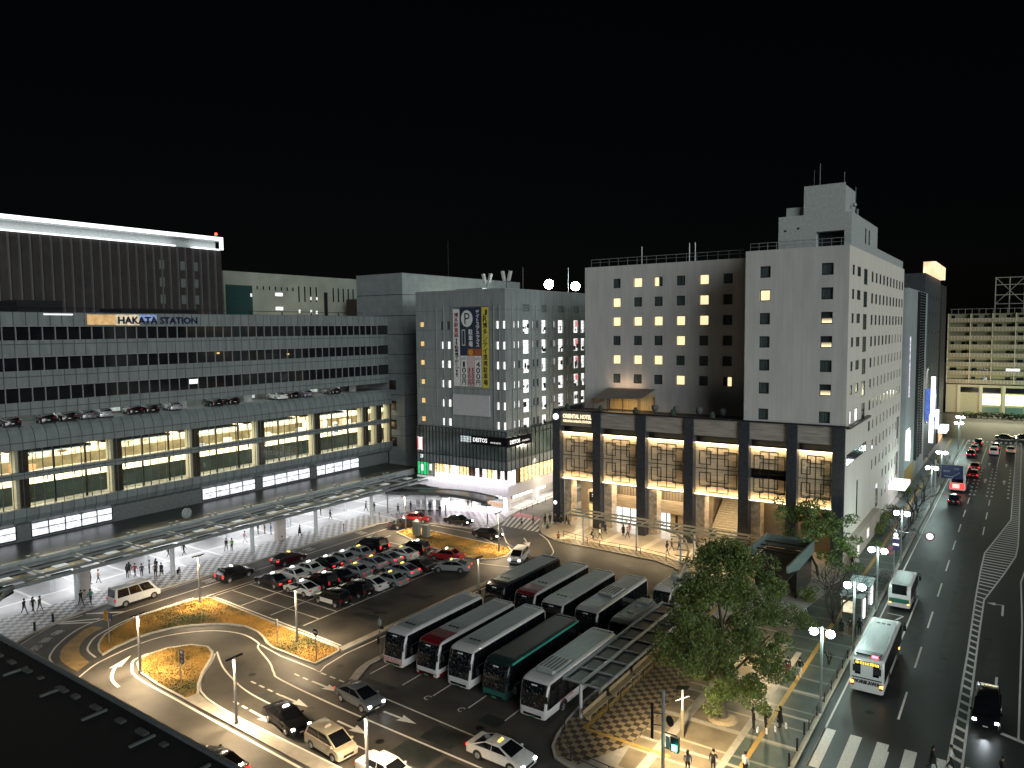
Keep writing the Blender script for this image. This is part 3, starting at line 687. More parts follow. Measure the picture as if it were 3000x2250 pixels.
for i, h in enumerate(holesR):
    if (h[0], h[1]) in colsR: window(PK, 'x', PX1, 1, h, .3, M_cglass if (h[0] > 109.9 and h[0] < 112 or rnd.random() < .15 or (h[0] > 108 and h[0] < 111 and h[2] < 25)) else M_litw, M_dark, fr=.07)
    else:
        mb = MB(); c = PX1-.29; a0, a1, z0, z1 = h
        mb.box(c-.02, c, a0, a1, z0, z1, 1 if z0 > 32 else 0)
        for q in range(1, 4): mb.box(c, c+.05, a0, a1, z0+(z1-z0)*q/4-.03, z0+(z1-z0)*q/4+.03, 2)
        if z0 < 32:
            for q in range(rnd.randint(1, 4)):
                y = rnd.uniform(a0, a1-.5); zz = rnd.uniform(z0, z0+1.0); mb.box(c+.06, c+.1, y, y+rnd.uniform(.15, .9), zz, zz+rnd.uniform(.3, .9), 3)
            if 123 < a0 < 125 and 17 < z0: mb.box(c+.06, c+.1, a0+1.0, a0+1.55, z1-1.15, z1-.1, 4)
        mb.build('garage_opening', [M_litw, mat('dim_grille', (.09, .12, .11), .5), mat('bar_grey', (.3, .3, .3), .5), M_dark, emis('red_sign', (1, .05, .04), .9)], PK)
mb = MB()
for x in (-84.7, -83.0, -81.1, -72.4, -71.25): mb.box(x-.06, x+.06, PY0-.14, PY0-.005, 13.3, 34.0)
for y in (102.6, 104.1, 108.5, 109.9, 114.3, 115.7, 120, 121.4, 122.7): mb.box(PX1+.005, PX1+.14, y-.06, y+.06, 13.3, 34.0)
mb.box(-81.0, -73.2, PY0-.22, PY0-.005, 33.9, 34.1); mb.build('pilasters', M_alum, PK)
MB().box(-81.05, -73.3, PY0-.3, PY0-.005, 15.45, 19.0).build('blank_board', mat('blank_board', (.42, .42, .44), .6, var=.06), PK)
mb = MB(); mb.box(PX0, PX1, PY0, PY0+.2, 36.6, 36.75); mb.box(PX1-.2, PX1, PY0+.2, PY1, 36.6, 36.75); mb.cyl(-74, 112, 36.6, 41, .04, 5); mb.cyl(-70.5, 122, 36.6, 41.3, .04, 5); mb.build('roof_edge', M_alum, PK); MB().box(-86, -80, 108, 116, 36.6, 37.4).build('roof_plant', M_alum, PK)
# banner of five strips
M_k = mat('black_ink', (.01, .01, .012), .6); M_w = mat('white_banner', (.62, .62, .62), .7); M_nv = mat('navy_banner', (.012, .02, .06), .6); M_yb = mat('yellow_banner', (.55, .46, .06), .7); M_rk = mat('red_ink', (.22, .02, .03), .6); M_or = mat('orange_banner', (.30, .08, .03), .6); M_tl = mat('teal_banner', (.01, .03, .05), .6)
BN = thing('parking_banner', 'tall five strip parking banner with round P mark and prices', 'banner', (-77, PY0-.2, 20.4))
yb = PY0-.17
def strip(x0, x1, segs, name='banner_strip'):
    mb = MB(); ms = []
    for z0, z1, m in segs:
        if m not in ms: ms.append(m)
        mb.box(x0, x1, yb, yb+.03, z0, z1, ms.index(m))
    return mb.build(name, ms, BN)
def vtext(par, s, x, ztop, zbot, w, m, gap=.12):
    n = len(s); h = (ztop-zbot)/n; mb = MB()
    for i, ch in enumerate(s):
        if ch != ' ': mb.text(ch, (x, yb-.012, ztop-h*(i+.5)), (1, 0, 0), (0, 0, 1), w if ch not in '1!ト' else w*.5, h*(1-gap), bold=.035)
    mb.build('lettering', m, par)
def zz(f): return 33.75-f*13.35
s1 = strip(-80.85, -79.45, [(zz(1), zz(0.02), M_w)]); vtext(s1, '博多駅直結', -80.15, zz(.06), zz(.38), .85, M_rk); vtext(s1, '!!駐車場でおトク!!', -80.15, zz(.39), zz(.88), .8, M_k)
s2 = strip(-79.3, -77.9, [(zz(.52), zz(0), M_tl), (zz(.61), zz(.52), M_nv), (zz(1), zz(.61), M_w)])
s3 = strip(-77.8, -76.4, [(zz(.52), zz(0), M_tl), (zz(.61), zz(.52), M_or), (zz(1), zz(.61), mat('pinkish_banner', (.5, .4, .4), .7))])
s4 = strip(-76.3, -74.9, [(zz(.52), zz(0), M_nv), (zz(.61), zz(.52), M_or), (zz(1), zz(.61), M_w)])
s5 = strip(-74.75, -73.35, [(zz(1.01), zz(0), M_yb)]); vtext(s5, 'JR博多シティ提携駐車場', -74.05, zz(.03), zz(.98), .85, M_k)
mb = MB(); n = 28
for (r, m) in ((1.22, 0),):
    mb.face([(-77.85+r*cos(2*pi*k/n), yb-.01, zz(.14)+r*1.15*sin(2*pi*k/n)) for k in range(n)], 0)
mb.text('P', (-77.8, yb-.02, zz(.14)), (1, 0, 0), (0, 0, 1), 1.15, 1.9, 1); mb.build('parking_mark', [M_w, M_tl], s2)
mb = MB(); mb.box(-78.95, -78.25, yb-.012, yb-.002, zz(.48), zz(.28), 0); mb.box(-78.85, -78.35, yb-.02, yb-.012, zz(.47), zz(.29), 1); mb.build('capsule_mark', [M_w, M_tl], s2)
vtext(s3, '駐車場', -77.1, zz(.27), zz(.5), .85, M_w); vtext(s4, 'デイトスアネックス', -75.6, zz(.03), zz(.5), .7, M_w)
mb = MB().text('60分', (-78.6, yb-.012, zz(.645)), (1, 0, 0), (0, 0, 1), 1.1, .55); mb.build('lettering', M_k, s2); vtext(s2, '100円', -78.6, zz(.68), zz(.985), .8, M_k)
mb = MB().text('60分', (-75.6, yb-.012, zz(.645)), (1, 0, 0), (0, 0, 1), 1.1, .55); mb.build('lettering', M_k, s4); vtext(s4, '400円', -75.6, zz(.68), zz(.985), .8, M_k)
vtext(s3, '1500円', -77.45, zz(.76), zz(.985), .5, M_rk); vtext(s3, '1200円', -76.75, zz(.76), zz(.985), .5, M_rk)
mb = MB(); mb.face([(-77.1+.48*cos(2*pi*k/n), yb-.01, zz(.565)+.5*sin(2*pi*k/n)) for k in range(n)]); mb.build('sun_mark', mat('amber_ink', (.5, .25, .02), .6), s3)
# glass shop box below
GB = thing('glass_shop_box', 'glazed shopping annex with bright ground floor under the parking block', 'shop building', (-80, 118, 0))
M_bg = mat('blue_grey_glass', (.075, .10, .10), .14, var=.5, scale=.25, spec=.7)
M_bg2 = mat('grey_spandrel', (.16, .18, .19), .35, var=.1)
gx1, gy0 = PX1+.3, PY0-.3
mb = MB(); mb.box(PX0, gx1, gy0, PY1, 8.2, 13.15, 0); mb.box(PX0, gx1, gy0, PY1, 6.62, 8.2, 1); mb.build('glass_upper_wall', [M_bg, M_bg2], GB)
mb = MB(); x = PX0
while x < gx1+.01: mb.box(x-.035, x+.035, gy0-.1, gy0-.003, 4.2, 13.2); x += .745
y = gy0
while y < PY1: mb.box(gx1+.003, gx1+.1, y-.035, y+.035, 4.2, 13.2); y += 1.25
for z in (13.1, 12.15, 8.2, 6.62): mb.box(PX0, gx1+.12, gy0-.12, gy0-.004, z-.05, z+.05); mb.box(gx1+.004, gx1+.12, gy0, PY1, z-.05, z+.05)
mb.build('glazing_bars', M_dark, GB)
mb = MB(); x = -85.3; rnd = random.Random(2)
mb.box(PX0+.5, gx1-.4, gy0+.5, PY1, 4.15, 6.62, 3)
while x < gx1-.1:
    w = .745; mb.box(x+.05, x+w-.05, gy0+.02, gy0+.06, 5.1, 6.6, rnd.choice((0, 0, 1, 2))); mb.box(x+.05, x+w-.05, gy0+.02, gy0+.06, 4.2, 5.05, 1); x += w
y = gy0+.2
while y < PY1-1:
    mb.box(gx1-.06, gx1-.02, y, y+1.15, 4.2, 6.6, rnd.choice((0, 0, 0, 2)) if y > gy0+1.5 else 1); y += 1.25
mb.build('shop_glow', [emis('amber_shop', (1, .72, .34), 1.3, .7, 3, (1, 1, 1)), emis('white_shop', (1, .98, 1.), 2.0, .3, 2), mat('shop_brown', (.12, .06, .03), .6), mat('shop_core', (.3, .28, .25), .7)], GB)
mb = MB(); mb.box(-89.3, -87.9, gy0-.02, gy0-.004, 8.7, 11.0, 0); mb.box(-88.9, -88.4, gy0-.03, gy0-.021, 8.8, 10.9, 1); mb.box(-89.28, -89.05, gy0-.03, gy0-.021, 8.8, 10.9, 2); mb.box(-88.15, -87.95, gy0-.03, gy0-.021, 8.8, 10.9, 2)
mb.box(-89.3, -86.9, gy0-.02, gy0-.004, 4.35, 6.6, 3); mb.box(-88.5, -88.0, gy0-.03, gy0-.021, 5.0, 6.1, 1); mb.text('2F', (-88.3, gy0-.03, 7.6), (1, 0, 0), (0, 0, 1), .9, .6, 1); mb.box(-86.6, -86.1, gy0-.03, gy0-.004, 5.2, 6.3, 1)
mb.build('lit_sign', [emis('pale_sign', (1, .85, .85), .9), emis('sign_white', (1, 1, 1), 1.6), emis('sign_red', (.8, .06, .05), .7), emis('sign_green', (.05, .75, .25), .6, .4, 1.2)], GB)
mb = MB(); mb.box(-77.0, gx1+.22, gy0-.24, gy0-.02, 10.7, 12.1); mb.box(gx1+.02, gx1+.22, gy0-.02, 107.4, 10.55, 12.1)
sb = mb.build('name_board', mat('matt_black', (.006, .006, .007), .95, spec=.1), GB)
M_wl = emis('white_letters', (1, 1, 1), .9)
mb = MB(); mb.text('DEITOS', (-75.1, gy0-.26, 11.45), (1, 0, 0), (0, 0, 1), 2.9, .66, bold=.04); mb.text('ANNEX', (-71.9, gy0-.26, 11.2), (1, 0, 0), (0, 0, 1), 2.2, .26)
mb.text('DEITOS', (gx1+.24, 102.5, 11.35), (0, 1, 0), (0, 0, 1), 2.9, .62, bold=.04); mb.text('ANNEX', (gx1+.24, 105.7, 11.2), (0, 1, 0), (0, 0, 1), 2.4, .26); mb.build('lettering', M_wl, sb)
mb = MB(); mb.box(-79.4, -77.15, gy0-.03, gy0-.004, 10.9, 11.9, 0)
for k in range(1, 4): mb.box(-79.4+k*.56, -79.34+k*.56, gy0-.04, gy0-.03, 10.9, 11.9, 1)
for z in (11.2, 11.55): mb.box(-79.4, -77.15, gy0-.04, gy0-.03, z, z+.06, 1)
mb.build('lit_pane', [emis('pane_glow', (.8, .95, .95), .6, .5, 3), M_dark], GB)
M_fas = panelmat('white_fascia', (.74, .70, .74), .745, 9, .5, .02, 'BOTH', .8, var=.05)
mb = MB(); mb.box(-86.8, gx1+.6, gy0-.6, PY1, 2.45, 4.15, 0); mb.box(PX0, -86.8, gy0-.1, PY1, 2.45, 4.15, 0); fs = mb.build('fascia', M_fas, GB)
mb = MB(); mb.text('DEITOS', (-73.8, gy0-.62, 3.2), (1, 0, 0), (0, 0, 1), 3.2, .62); mb.text('ANNEX', (-71.2, gy0-.62, 2.95), (1, 0, 0), (0, 0, 1), 1.5, .3); mb.build('lettering', mat('white_relief', (.85, .84, .86), .4), fs)
mb = MB(); mb.box(PX0+2.5, gx1-2.2, gy0+3, PY1, .12, 2.45, 0)
for k in range(9): mb.box(-85.5+k*1.6, -84.3+k*1.6, gy0+2.94, gy0+2.99, .3, 2.2, rnd.choice((1, 1, 2)))
for k in range(7): mb.box(gx1-2.19, gx1-2.14, 103.5+k*1.8, 104.9+k*1.8, .9, 2.1, rnd.choice((2, 3, 1)))
mb.build('ground_floor_wall', [mat('white_wall', (.7, .68, .64), .5), MATS['white_shop'], M_dark, mat('red_poster', (.3, .05, .05), .5)], GB)
for x, y in ((gx1-.2, gy0+.2), (gx1-.3, 109.5), (gx1-.3, 119), (-77, gy0+.2), (-83, gy0+.2)): MB().box(x-.45, x+.45, y-.45, y+.45, .12, 2.45).build('pillar', mat('white_tile', (.75, .73, .72), .4), GB)
mb = MB(); mb.box(-74.6, -71.0, gy0+.6, gy0+2.4, .12, 1.2, 0)
for k in range(6): mb.box(-74.4+k*.57, -74.0+k*.57, gy0+.55, gy0+.6, .4, 1.0, 1)
tag(mb.build('display_counter', [mat('grey_counter', (.25, .25, .25), .5), mat('brown_goods', (.3, .16, .07), .6)], None, True, None, (-72.8, gy0+1.5, .12)), 'grey display counter under the corner of the annex', 'counter')
# ================================================================ HOTEL
HT = thing('hotel_building', 'pale hotel block on a podium of dark pillars and gold lit lattice panels', 'hotel', (-38, 120, 0))
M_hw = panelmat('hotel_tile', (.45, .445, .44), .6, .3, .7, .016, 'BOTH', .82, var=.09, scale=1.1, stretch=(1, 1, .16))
M_hs = panelmat('hotel_tile_lit_copy', (.68, .64, .56), .6, .3, .7, .016, 'BOTH', .85, var=.08, scale=1.1, stretch=(1, 1, .16))  # lighter, warmer copy of the hotel tile; street lamp light painted in
HX0, HX1, HY0, HY1 = -59., -17.76, 98.5, 148.
rws = [37.76-2.99*k for k in range(6)]
hb = []
for z in rws: hb += [(-28.45, -27.1, z-1.46, z), (-20.95, -19.55, z-1.46, z)]
hb += [(-28.45, -27.15, 17.95, 19.4), (-20.95, -19.6, 17.95, 19.4)]
wc = [(-54, -52.68), (-50.42, -49.02), (-47, -45.62), (-43.42, -42.05), (-39.82, -38.45), (-36.28, -34.9)]
hw = [(a, b, z-1.45, z) for z in rws for a, b in wc]
sr = [37.55-2.99*k for k in range(12)]
hsd = []
ycols = [(114.6+3.42*k, 115.75+3.42*k) for k in range(10)]
for i, z in enumerate(sr):
    if i < 7: hsd += [(100.6, 101.7, z-1.2, z), (103.9, 106.0, z-1.2, z), (108.6, 111.0, z-2.05, z)] if i < 6 else [(100.4, 101.6, z-1.9, z-.2), (103.8, 105.9, z-1.9, z-.2), (109, 111.2, z-2.05, z)]
    for j, (a, b) in enumerate(ycols):
        if (i < 8 or j > 0) and not (i > 9 and j < 4): hsd.append((a, b, z-1.45, z-.05))
hsd += [(99.2, 113.6, 12.6, 14.0), (143.5, 146.5, 4, 8), (143.5, 146.5, 10.4, 14.2), (122.5, 125, 2.6, 6.2), (106.6, 107.4, 4.8, 9.6)]
mb = MB(); mb2 = MB()
wall_holes(mb, 'y', HY0, -30.3, HX1, 17.62, 39.8, hb, .3, -1)
wall_holes(mb, 'x', -30.3, HY0, 107.5, 17.62, 39.8, [], .3, -1)
wall_holes(mb, 'y', 107.5, HX0, -30.3, 17.0, 39.8, hw, .3, -1)
wall_holes(mb, 'x', HX0, 107.5, HY1, 0, 39.8, [], .3, -1)
mb.face([(-30.3, HY0, 39.8), (HX1, HY0, 39.8), (HX1, HY1, 39.8), (-30.3, HY1, 39.8)]); mb.face([(HX0, 107.5, 39.8), (-30.3, 107.5, 39.8), (-30.3, HY1, 39.8), (HX0, HY1, 39.8)])
mb.face([(HX1, HY1, 0), (HX0, HY1, 0), (HX0, HY1, 39.8), (HX1, HY1, 39.8)])
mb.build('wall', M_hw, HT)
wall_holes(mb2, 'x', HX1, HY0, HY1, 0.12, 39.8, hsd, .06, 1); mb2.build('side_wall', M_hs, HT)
lit = ['dLhdLd', 'LdddLd', 'LLLLLd', 'dddLdd', 'LLLddd', 'dddLdr']
M_glow = bpy.data.materials.new('floor_glow'); M_glow.use_nodes = True
nt = M_glow.node_tree; b_ = nt.nodes['Principled BSDF']; b_.inputs['Base Color'].default_value = (.03, .04, .045, 1); b_.inputs['Roughness'].default_value = .2
tc_ = nt.nodes.new('ShaderNodeTexCoord'); sx_ = nt.nodes.new('ShaderNodeSeparateXYZ'); mr_ = nt.nodes.new('ShaderNodeMapRange')
nt.links.new(tc_.outputs['Generated'], sx_.inputs[0]); nt.links.new(sx_.outputs['Z'], mr_.inputs['Value'])
mr_.inputs['From Min'].default_value = .12; mr_.inputs['From Max'].default_value = .5; mr_.inputs['To Min'].default_value = 1.6; mr_.inputs['To Max'].default_value = 0.
nt.links.new(mr_.outputs['Result'], b_.inputs['Emission Strength']); b_.inputs['Emission Color'].default_value = (1, .78, .45, 1)
for i, h in enumerate(hb):
    m = M_cglass
    if i == 2: m = M_lit
    if i in (5, 7, 11): m = M_glow
    window(HT, 'y', HY0, -1, h, .3, m, M_dark, fr=.11)
for i, h in enumerate(hw):
    k = lit[i//6][i % 6]
    w = window(HT, 'y', 107.5, -1, h, .3, M_lit if k == 'L' else M_cglass, M_dark if k == 'd' else mat('glow_tinted_frame', (.3, .22, .12), .5), fr=.07)  # frames of lit windows get a warmer colour, their glow painted in
    if k in 'hr':
        a = h[0]+.08 if k == 'h' else h[0]+.75; MB().box(a, a+.6, 107.72, 107.75, h[2]+.08, h[3]-.08).build('lit_half', M_lit, w)
far = MB()
for i, h in enumerate(hsd):
    if h[1]-h[0] > 5:
        MB().box(HX1-.058, HX1-.05, h[0], h[1], h[2], h[3]).build('window_strip', M_dglass, HT); continue
    if i < 48 or h[0] < 118: window(HT, 'x', HX1, 1, h, .06, M_litw if (19 > h[2] > 16 and h[0] < 106) else M_cglass, M_dark, fr=.06, trans=(108 < h[0] < 109.5))
    else: far.box(HX1-.058, HX1-.05, h[0], h[1], h[2], h[3])
o = far.build('window', M_dglass, HT); o['kind'] = 'stuff'
MB().box(HX1, HX1+.5, 98.6, 113.8, 17.35, 17.62).build('ledge_and_shadow', M_dark, HT)  # black colour of the bar includes the ledge's shadow
MB().box(HX1, HX1+.9, 99, 121, .12, 3.0).build('side_base_wall', mat('beige_stone', (.48, .42, .35), .6), HT)
MB().box(HX1+.9, HX1+.95, 103.0, 104.1, .5, 2.4).build('lit_poster', emis('poster', (1, .97, .9), .9, .3, 3), HT); MB().box(HX1+.9, HX1+.95, 110, 111.5, 1.1, 2.3).build('lit_poster', MATS['poster'], HT)
mb = MB(); mb.box(HX1, HX1+2.4, 136, 143, 3.0, 3.7); mb.build('entrance_canopy', emis('canopy_glow', (.95, .9, 1.), 2.2, .2, 1), HT)
# roof
mb = MB(); x = -58.
while x < -33.4: mb.cyl(x, 107.8, 39.8, 41.0, .03, 5); x += 1.6
mb.tube([(-58, 107.8, 41), (-33.4, 107.8, 41)], .04, 5); mb.tube([(-58, 107.8, 40.5), (-33.4, 107.8, 40.5)], .025, 5)
for x in (-49.5, -41.8, -40.9): mb.cyl(x, 108.5, 39.8, 42.6, .08, 6)
x = -29.8
while x < -17.8: mb.cyl(x, 98.8, 39.8, 40.75, .03, 5); x += 1.1
mb.tube([(-29.8, 98.8, 40.75), (-17.9, 98.8, 40.75)], .04, 5); mb.tube([(-29.8, 98.8, 40.3), (-17.9, 98.8, 40.3)], .025, 5)
mb.build('roof_railing', M_steel, HT)
mb = MB(); mb.box(-26.6, -22, 100, 119, 39.8, 44.0); mb.box(-22, -17.9, 100.0, 101.2, 41.8, 44.0); mb.box(-18.7, -17.9, 100., 101.2, 39.8, 41.8); mb.box(-22, -17.9, 101.2, 119.4, 39.8, 44.0); mb.box(-23.6, -18.7, 100.3, 106.5, 44.0, 47.3)
mb.prism([(-23.6, 100.3), (-18.7, 100.3), (-19.1, 101.0), (-23.2, 101.0)], 47.3, 47.6); mb.box(-25.9, -23.6, 101, 105, 44.0, 45.2); mb.box(-21.5, -17.95, 119.4, 147.5, 39.8, 41.1)
pent = mb.build('penthouse', mat('pale_plaster', (.36, .39, .38), .7, var=.1), HT)
for q in ((-17.89, -17.86, 109.5, 110.1, 40.9, 42.9), (-17.89, -17.86, 112.2, 112.8, 40.9, 42.9), (-25.9, -25.6, 99.96, 99.99, 42.1, 42.3), (-24.3, -24, 99.96, 99.99, 42.3, 42.5), (-21.9, -18.8, 101.15, 101.19, 39.9, 41.8)): MB().box(*q).build('vent_opening', M_dark, pent)
mb = MB(); mb.cyl(-19, 101, 47.3, 49, .04, 5); mb.cyl(-18.3, 104.5, 44, 47.6, .04, 5); mb.cyl(-22.3, 103, 47.3, 50.8, .05, 5); mb.cyl(-23, 103, 47.3, 50, .02, 5); mb.ball((-18.2, 103.4, 45.2), .28); mb.box(-18.1, -17.95, 104.3, 104.8, 44, 44.8); mb.build('antenna', M_alum, pent)
# podium: pillars, stone fascia, lattice panels
M_blk = mat('black_granite', (.035, .04, .05), .3, var=.35, scale=2.2); M_fst = mat('grey_stone', (.27, .25, .225), .55, var=.25, scale=.8, stretch=(.5, 1, 5)); M_pan = mat('travertine', (.50, .40, .28), .6, var=.22, scale=1.1, stretch=(.5, 1, 6)); M_mrb = mat('marble', (.50, .40, .29), .3, var=.4, scale=1.8, detail=8)
PXS = [(-59.65, -58.36), (-52.7, -51.42), (-45.6, -44.22), (-38.46, -37.12), (-30.85, -29.5), (-24.7, -23.4), (-19.2, -17.8)]
for i, (a, b) in enumerate(PXS):
    p = MB().box(a, b, 98.2, 99.5, .13, 17.55).build('pillar', M_blk, HT)
    if i < 5: MB().box(b+.02, b+1.25, 99.52, 101.2, .13, 6.9).build('column', M_mrb, HT)
mb = MB(); mb.box(HX0-.6, HX1, 98.3, 98.9, 17.55, 17.75); mb.box(HX0-.6, HX0-.3, 98.9, 107.5, 17.0, 17.75); mb.build('parapet_cap', M_dark, HT)
mb = MB(); mb.box(HX0, -30.4, 98.9, 107.4, 16.9, 17.1, 0); mb.box(HX0+.1, HX1-.1, 100.6, 101.0, 6.9, 17.5, 1); mb.box(HX0+.1, HX1-.1, 98.9, 111, 6.85, 7.0, 2); mb.box(HX0-.1, HX0+.1, 99.5, 148, 7.0, 17.0, 1)
mb.build('podium_shell', [mat('terrace_deck', (.06, .055, .05), .7), M_dark, mat('soffit', (.6, .52, .4), .6)], HT)
M_led = emis('led_strip', (1., .82, .5), 5.0)
for i in range(6):
    a, b = PXS[i][1], PXS[i+1][0]
    MB().box(a, b, 98.55, 98.9, 15.27, 17.55).build('fascia_stone', M_fst, HT)
    pn = MB().box(a, b, 99.3, 99.6, 7.15, 14.12).build('lattice_panel', M_pan, HT) if i != 4 else MB().box(a, b, 99.3, 99.6, 7.15, 10.0).box(a, b, 99.3, 99.6, 11.3, 14.12).build('lattice_panel', M_pan, HT)
    mb = MB(); W = b-a; t = .042
    X = lambda u: a+W*u
    Zv = lambda v: 14.12-6.97*v
    def hbar(u0, u1, v): mb.box(X(u0)-t, X(u1)+t, 99.24, 99.295, Zv(v)-t, Zv(v)+t)
    def vbar(u, v0, v1): mb.box(X(u)-t, X(u)+t, 99.245, 99.29, Zv(v1)+t, Zv(v0)-t)
    for u0, u1, v0, v1 in ((.25, .73, .07, .21), (.09, .34, .15, .42), (.65, .91, .15, .42), (.25, .73, .285, .765), (.09, .34, .585, .86), (.65, .91, .585, .86), (.25, .73, .84, .97)):
        hbar(u0, u1, v0); hbar(u0, u1, v1); vbar(u0, v0, v1); vbar(u1, v0, v1)
    vbar(.49, .07, .97); hbar(.01, .99, .5)
    mb.build('lattice', mat('bronze_bar', (.02, .014, .008), .45), pn)
    MB().box(a+.02, b-.02, 99.0, 99.28, 14.12, 14.22).build('led_strip', M_led, pn); MB().box(a+.02, b-.02, 98.95, 99.28, 6.98, 7.1).build('led_strip', M_led, pn)
    xm = (a+b)/2
    lamp('panel_top_light', 'AREA', (xm, 98.98, 14.05), 120*W/6, (1, .76, .42), W-.2, sy=.12, target=(xm, 99.5, 12.2))
    lamp('panel_low_light', 'AREA', (xm, 98.98, 7.2), 100*W/6, (1, .72, .36), W-.2, sy=.12, target=(xm, 99.5, 9.0))
sg = MB().box(-58.2, -52.75, 98.5, 98.545, 15.4, 17.4).build('sign_board', mat('sign_bronze', (.2, .17, .14), .5), HT)
M_gl = emis('gold_letters', (1., .80, .52), 1.7)
mb = MB().text('ORIENTAL HOTEL', (-55.5, 98.47, 16.75), (1, 0, 0), (0, 0, 1), 4.9, .64, bold=.03); mb.text('FUKUOKA HAKATA STATION', (-55.5, 98.47, 16.0), (1, 0, 0), (0, 0, 1), 4.8, .36, bold=.02); mb.build('lettering', M_gl, sg)
MB().tube([(-59.0, 98.19, 16.6), (-59.0, 98.05, 16.6)], .45, 18).build('round_sign', emis('moon_sign', (1, .97, .9), 3.0), HT)
MB().tube([(-59.2, 98.19, 3.2), (-59.2, 98.1, 3.2)], .28, 14).build('round_sign', MATS['moon_sign'], HT)
# ground floor
M_wwall = mat('warm_wall', (.56, .45, .32), .6, var=.12, scale=.8)
mb = MB(); mb.box(HX0, -52.2, 106, 106.3, .13, 6.85, 0); mb.box(-52.4, -52.1, 101.3, 106, .13, 6.85, 0); mb.box(-52.1, -38.0, 102.6, 102.9, .13, 6.85, 0); mb.box(-38.3, -38.0, 102.9, 106, .13, 6.85, 0); mb.box(-38.3, -37.2, 106, 106.3, .13, 6.85, 0); mb.box(-37.2, -36.9, 106, 112, .13, 6.85, 0); mb.box(-37.2, -29.5, 112, 112.3, .13, 8, 0); mb.box(-31.2, -30.9, 100.5, 112, .13, 6.85, 0); mb.box(-30.9, HX1-.1, 103, 103.3, .13, 6.85, 1)
mb.build('ground_wall', [M_wwall, mat('dim_wall', (.2, .16, .11), .6)], HT)
for a, b in ((-51.3, -45.7), (-44.1, -38.5)):
    mb = MB(); mb.box(a, b, 102.5, 102.57, 4.75, 6.5, 0); n = 12
    for k in range(n+1): mb.box(a+(b-a)*k/n-.05, a+(b-a)*k/n+.03, 102.44, 102.5, 4.72, 6.5, 1)
    mb.build('curtain_window', [mat('curtain', (.22, .18, .13), .7, stretch=(6, 1, .2), var=.3), mat('bar', (.12, .09, .06), .5)], HT)
    MB().box(a-.3, b+.3, 102.1, 102.57, 2.85, 4.7).build('stone_band', M_pan, HT)
    mb = MB(); mb.box(a, b, 102.5, 102.57, .2, 2.82, 0)
    for k in range(5): mb.box(a+(b-a)*k/4-.06, a+(b-a)*k/4+.06, 102.42, 102.5, .15, 2.82, 1)
    if a > -45: mb.box(a+2.0, b, 102.4, 102.49, .2, 2.8, 2); mb.box(a+2.8, a+3.2, 102.34, 102.4, .3, 2.6, 1); mb.box(a+4.2, a+4.6, 102.34, 102.4, .3, 2.6, 1)
    mb.build('shopfront', [emis('shop_blue_white', (.85, .93, 1), 1.5, .3, 1.5), M_dark, mat('beige_door', (.5, .4, .25), .6)], HT)
mb = MB(); mb.box(-56.0, -53.3, 102.8, 104, .13, 4.7, 0); mb.box(-55.7, -53.4, 102.7, 102.78, 2.9, 4.4, 1); mb.box(-55.7, -53.4, 102.72, 102.78, .2, 2.5, 2); mb.text('STEAK', (-54.4, 102.68, 3.95), (1, 0, 0), (0, 0, 1), 1.6, .45, 3); mb.text('WINE', (-54.2, 102.68, 3.35), (1, 0, 0), (0, 0, 1), 1.2, .4, 3)
mb.box(-57.3, -56.7, 105.9, 105.98, 2.4, 3.2, 3); mb.build('restaurant_entrance', [mat('cream_frame', (.6, .5, .38), .6), M_dark, emis('door_glow', (1, .75, .3), .9, .3, 3), emis('sign_glow', (1, .95, .9), 2)], HT)
mb = MB(); n = 26
for k in range(n):
    z0 = .13; z1 = .13+6.6*(k+1)/n; y = 101.8+9.6*k/n; mb.box(-36.2, -32.4, y, y+9.6/n, z0, z1, 0); mb.box(-36.2, -32.4, y-.02, y+.04, z1-.03, z1+.005, 1)
for x in (-36.25, -32.35): mb.tube([(x, 101.6, 1.1), (x, 111.4, 7.7)], .05, 6, 2); mb.tube([(x, 101.6, 0.13), (x, 101.6, 1.1)], .05, 6, 2)
mb.build('staircase', [mat('pale_step', (.66, .58, .44), .6), mat('step_nosing', (.4, .34, .25), .6), M_steel], HT)
mb = MB(); n = 14
for k in range(n): mb.box(-32.1, -31.3, 102+8.5*k/n, 102+8.5*(k+1)/n, .13, .13+6.*(k+1)/n)
mb.build('escalator', M_dark, HT)
# terrace on the podium: awning, umbrellas
AW = thing('terrace_awning', 'lit canvas terrace shelter on the hotel podium roof', 'awning', (-50, 104, 17.1))
mb = MB(); mb.face([(-54.5, 101.5, 19.3), (-46.5, 101.5, 19.6), (-46.5, 107.2, 20.6), (-54.5, 107.2, 20.6)]); mb.face([(-54.5, 101.5, 19.3), (-54.5, 107.2, 20.6), (-55.6, 107.2, 18.3), (-55.6, 102, 18.1)]); mb.build('canvas', mat('canvas', (.16, .14, .12), .9), AW)
for x in (-54.4, -52, -49.4, -46.6):
    for y in (101.6, 107): MB().cyl(x, y, 17.1, 19.4, .05, 6).build('post', M_dark, AW)
mb = MB(); mb.box(-54.3, -46.6, 107.2, 107.3, 17.2, 19.8); mb.build('back_curtain', mat('tan_curtain', (.55, .4, .2), .8, stretch=(5, 1, .2), var=.3), AW)
lamp('terrace_light', 'AREA', (-50.8, 104, 19.2), 240, (1, .7, .32), 5, sy=3, rot=(0, 0, 0)); lamp('terrace_wall_light', 'AREA', (-51.5, 106.2, 20.8), 70, (1, .65, .38), 5, sy=.4, target=(-51.5, 107.5, 22.5))
lab = ['nearest the lit awning', 'second from the lit awning', 'second from the tower wall', 'nearest the tower wall']
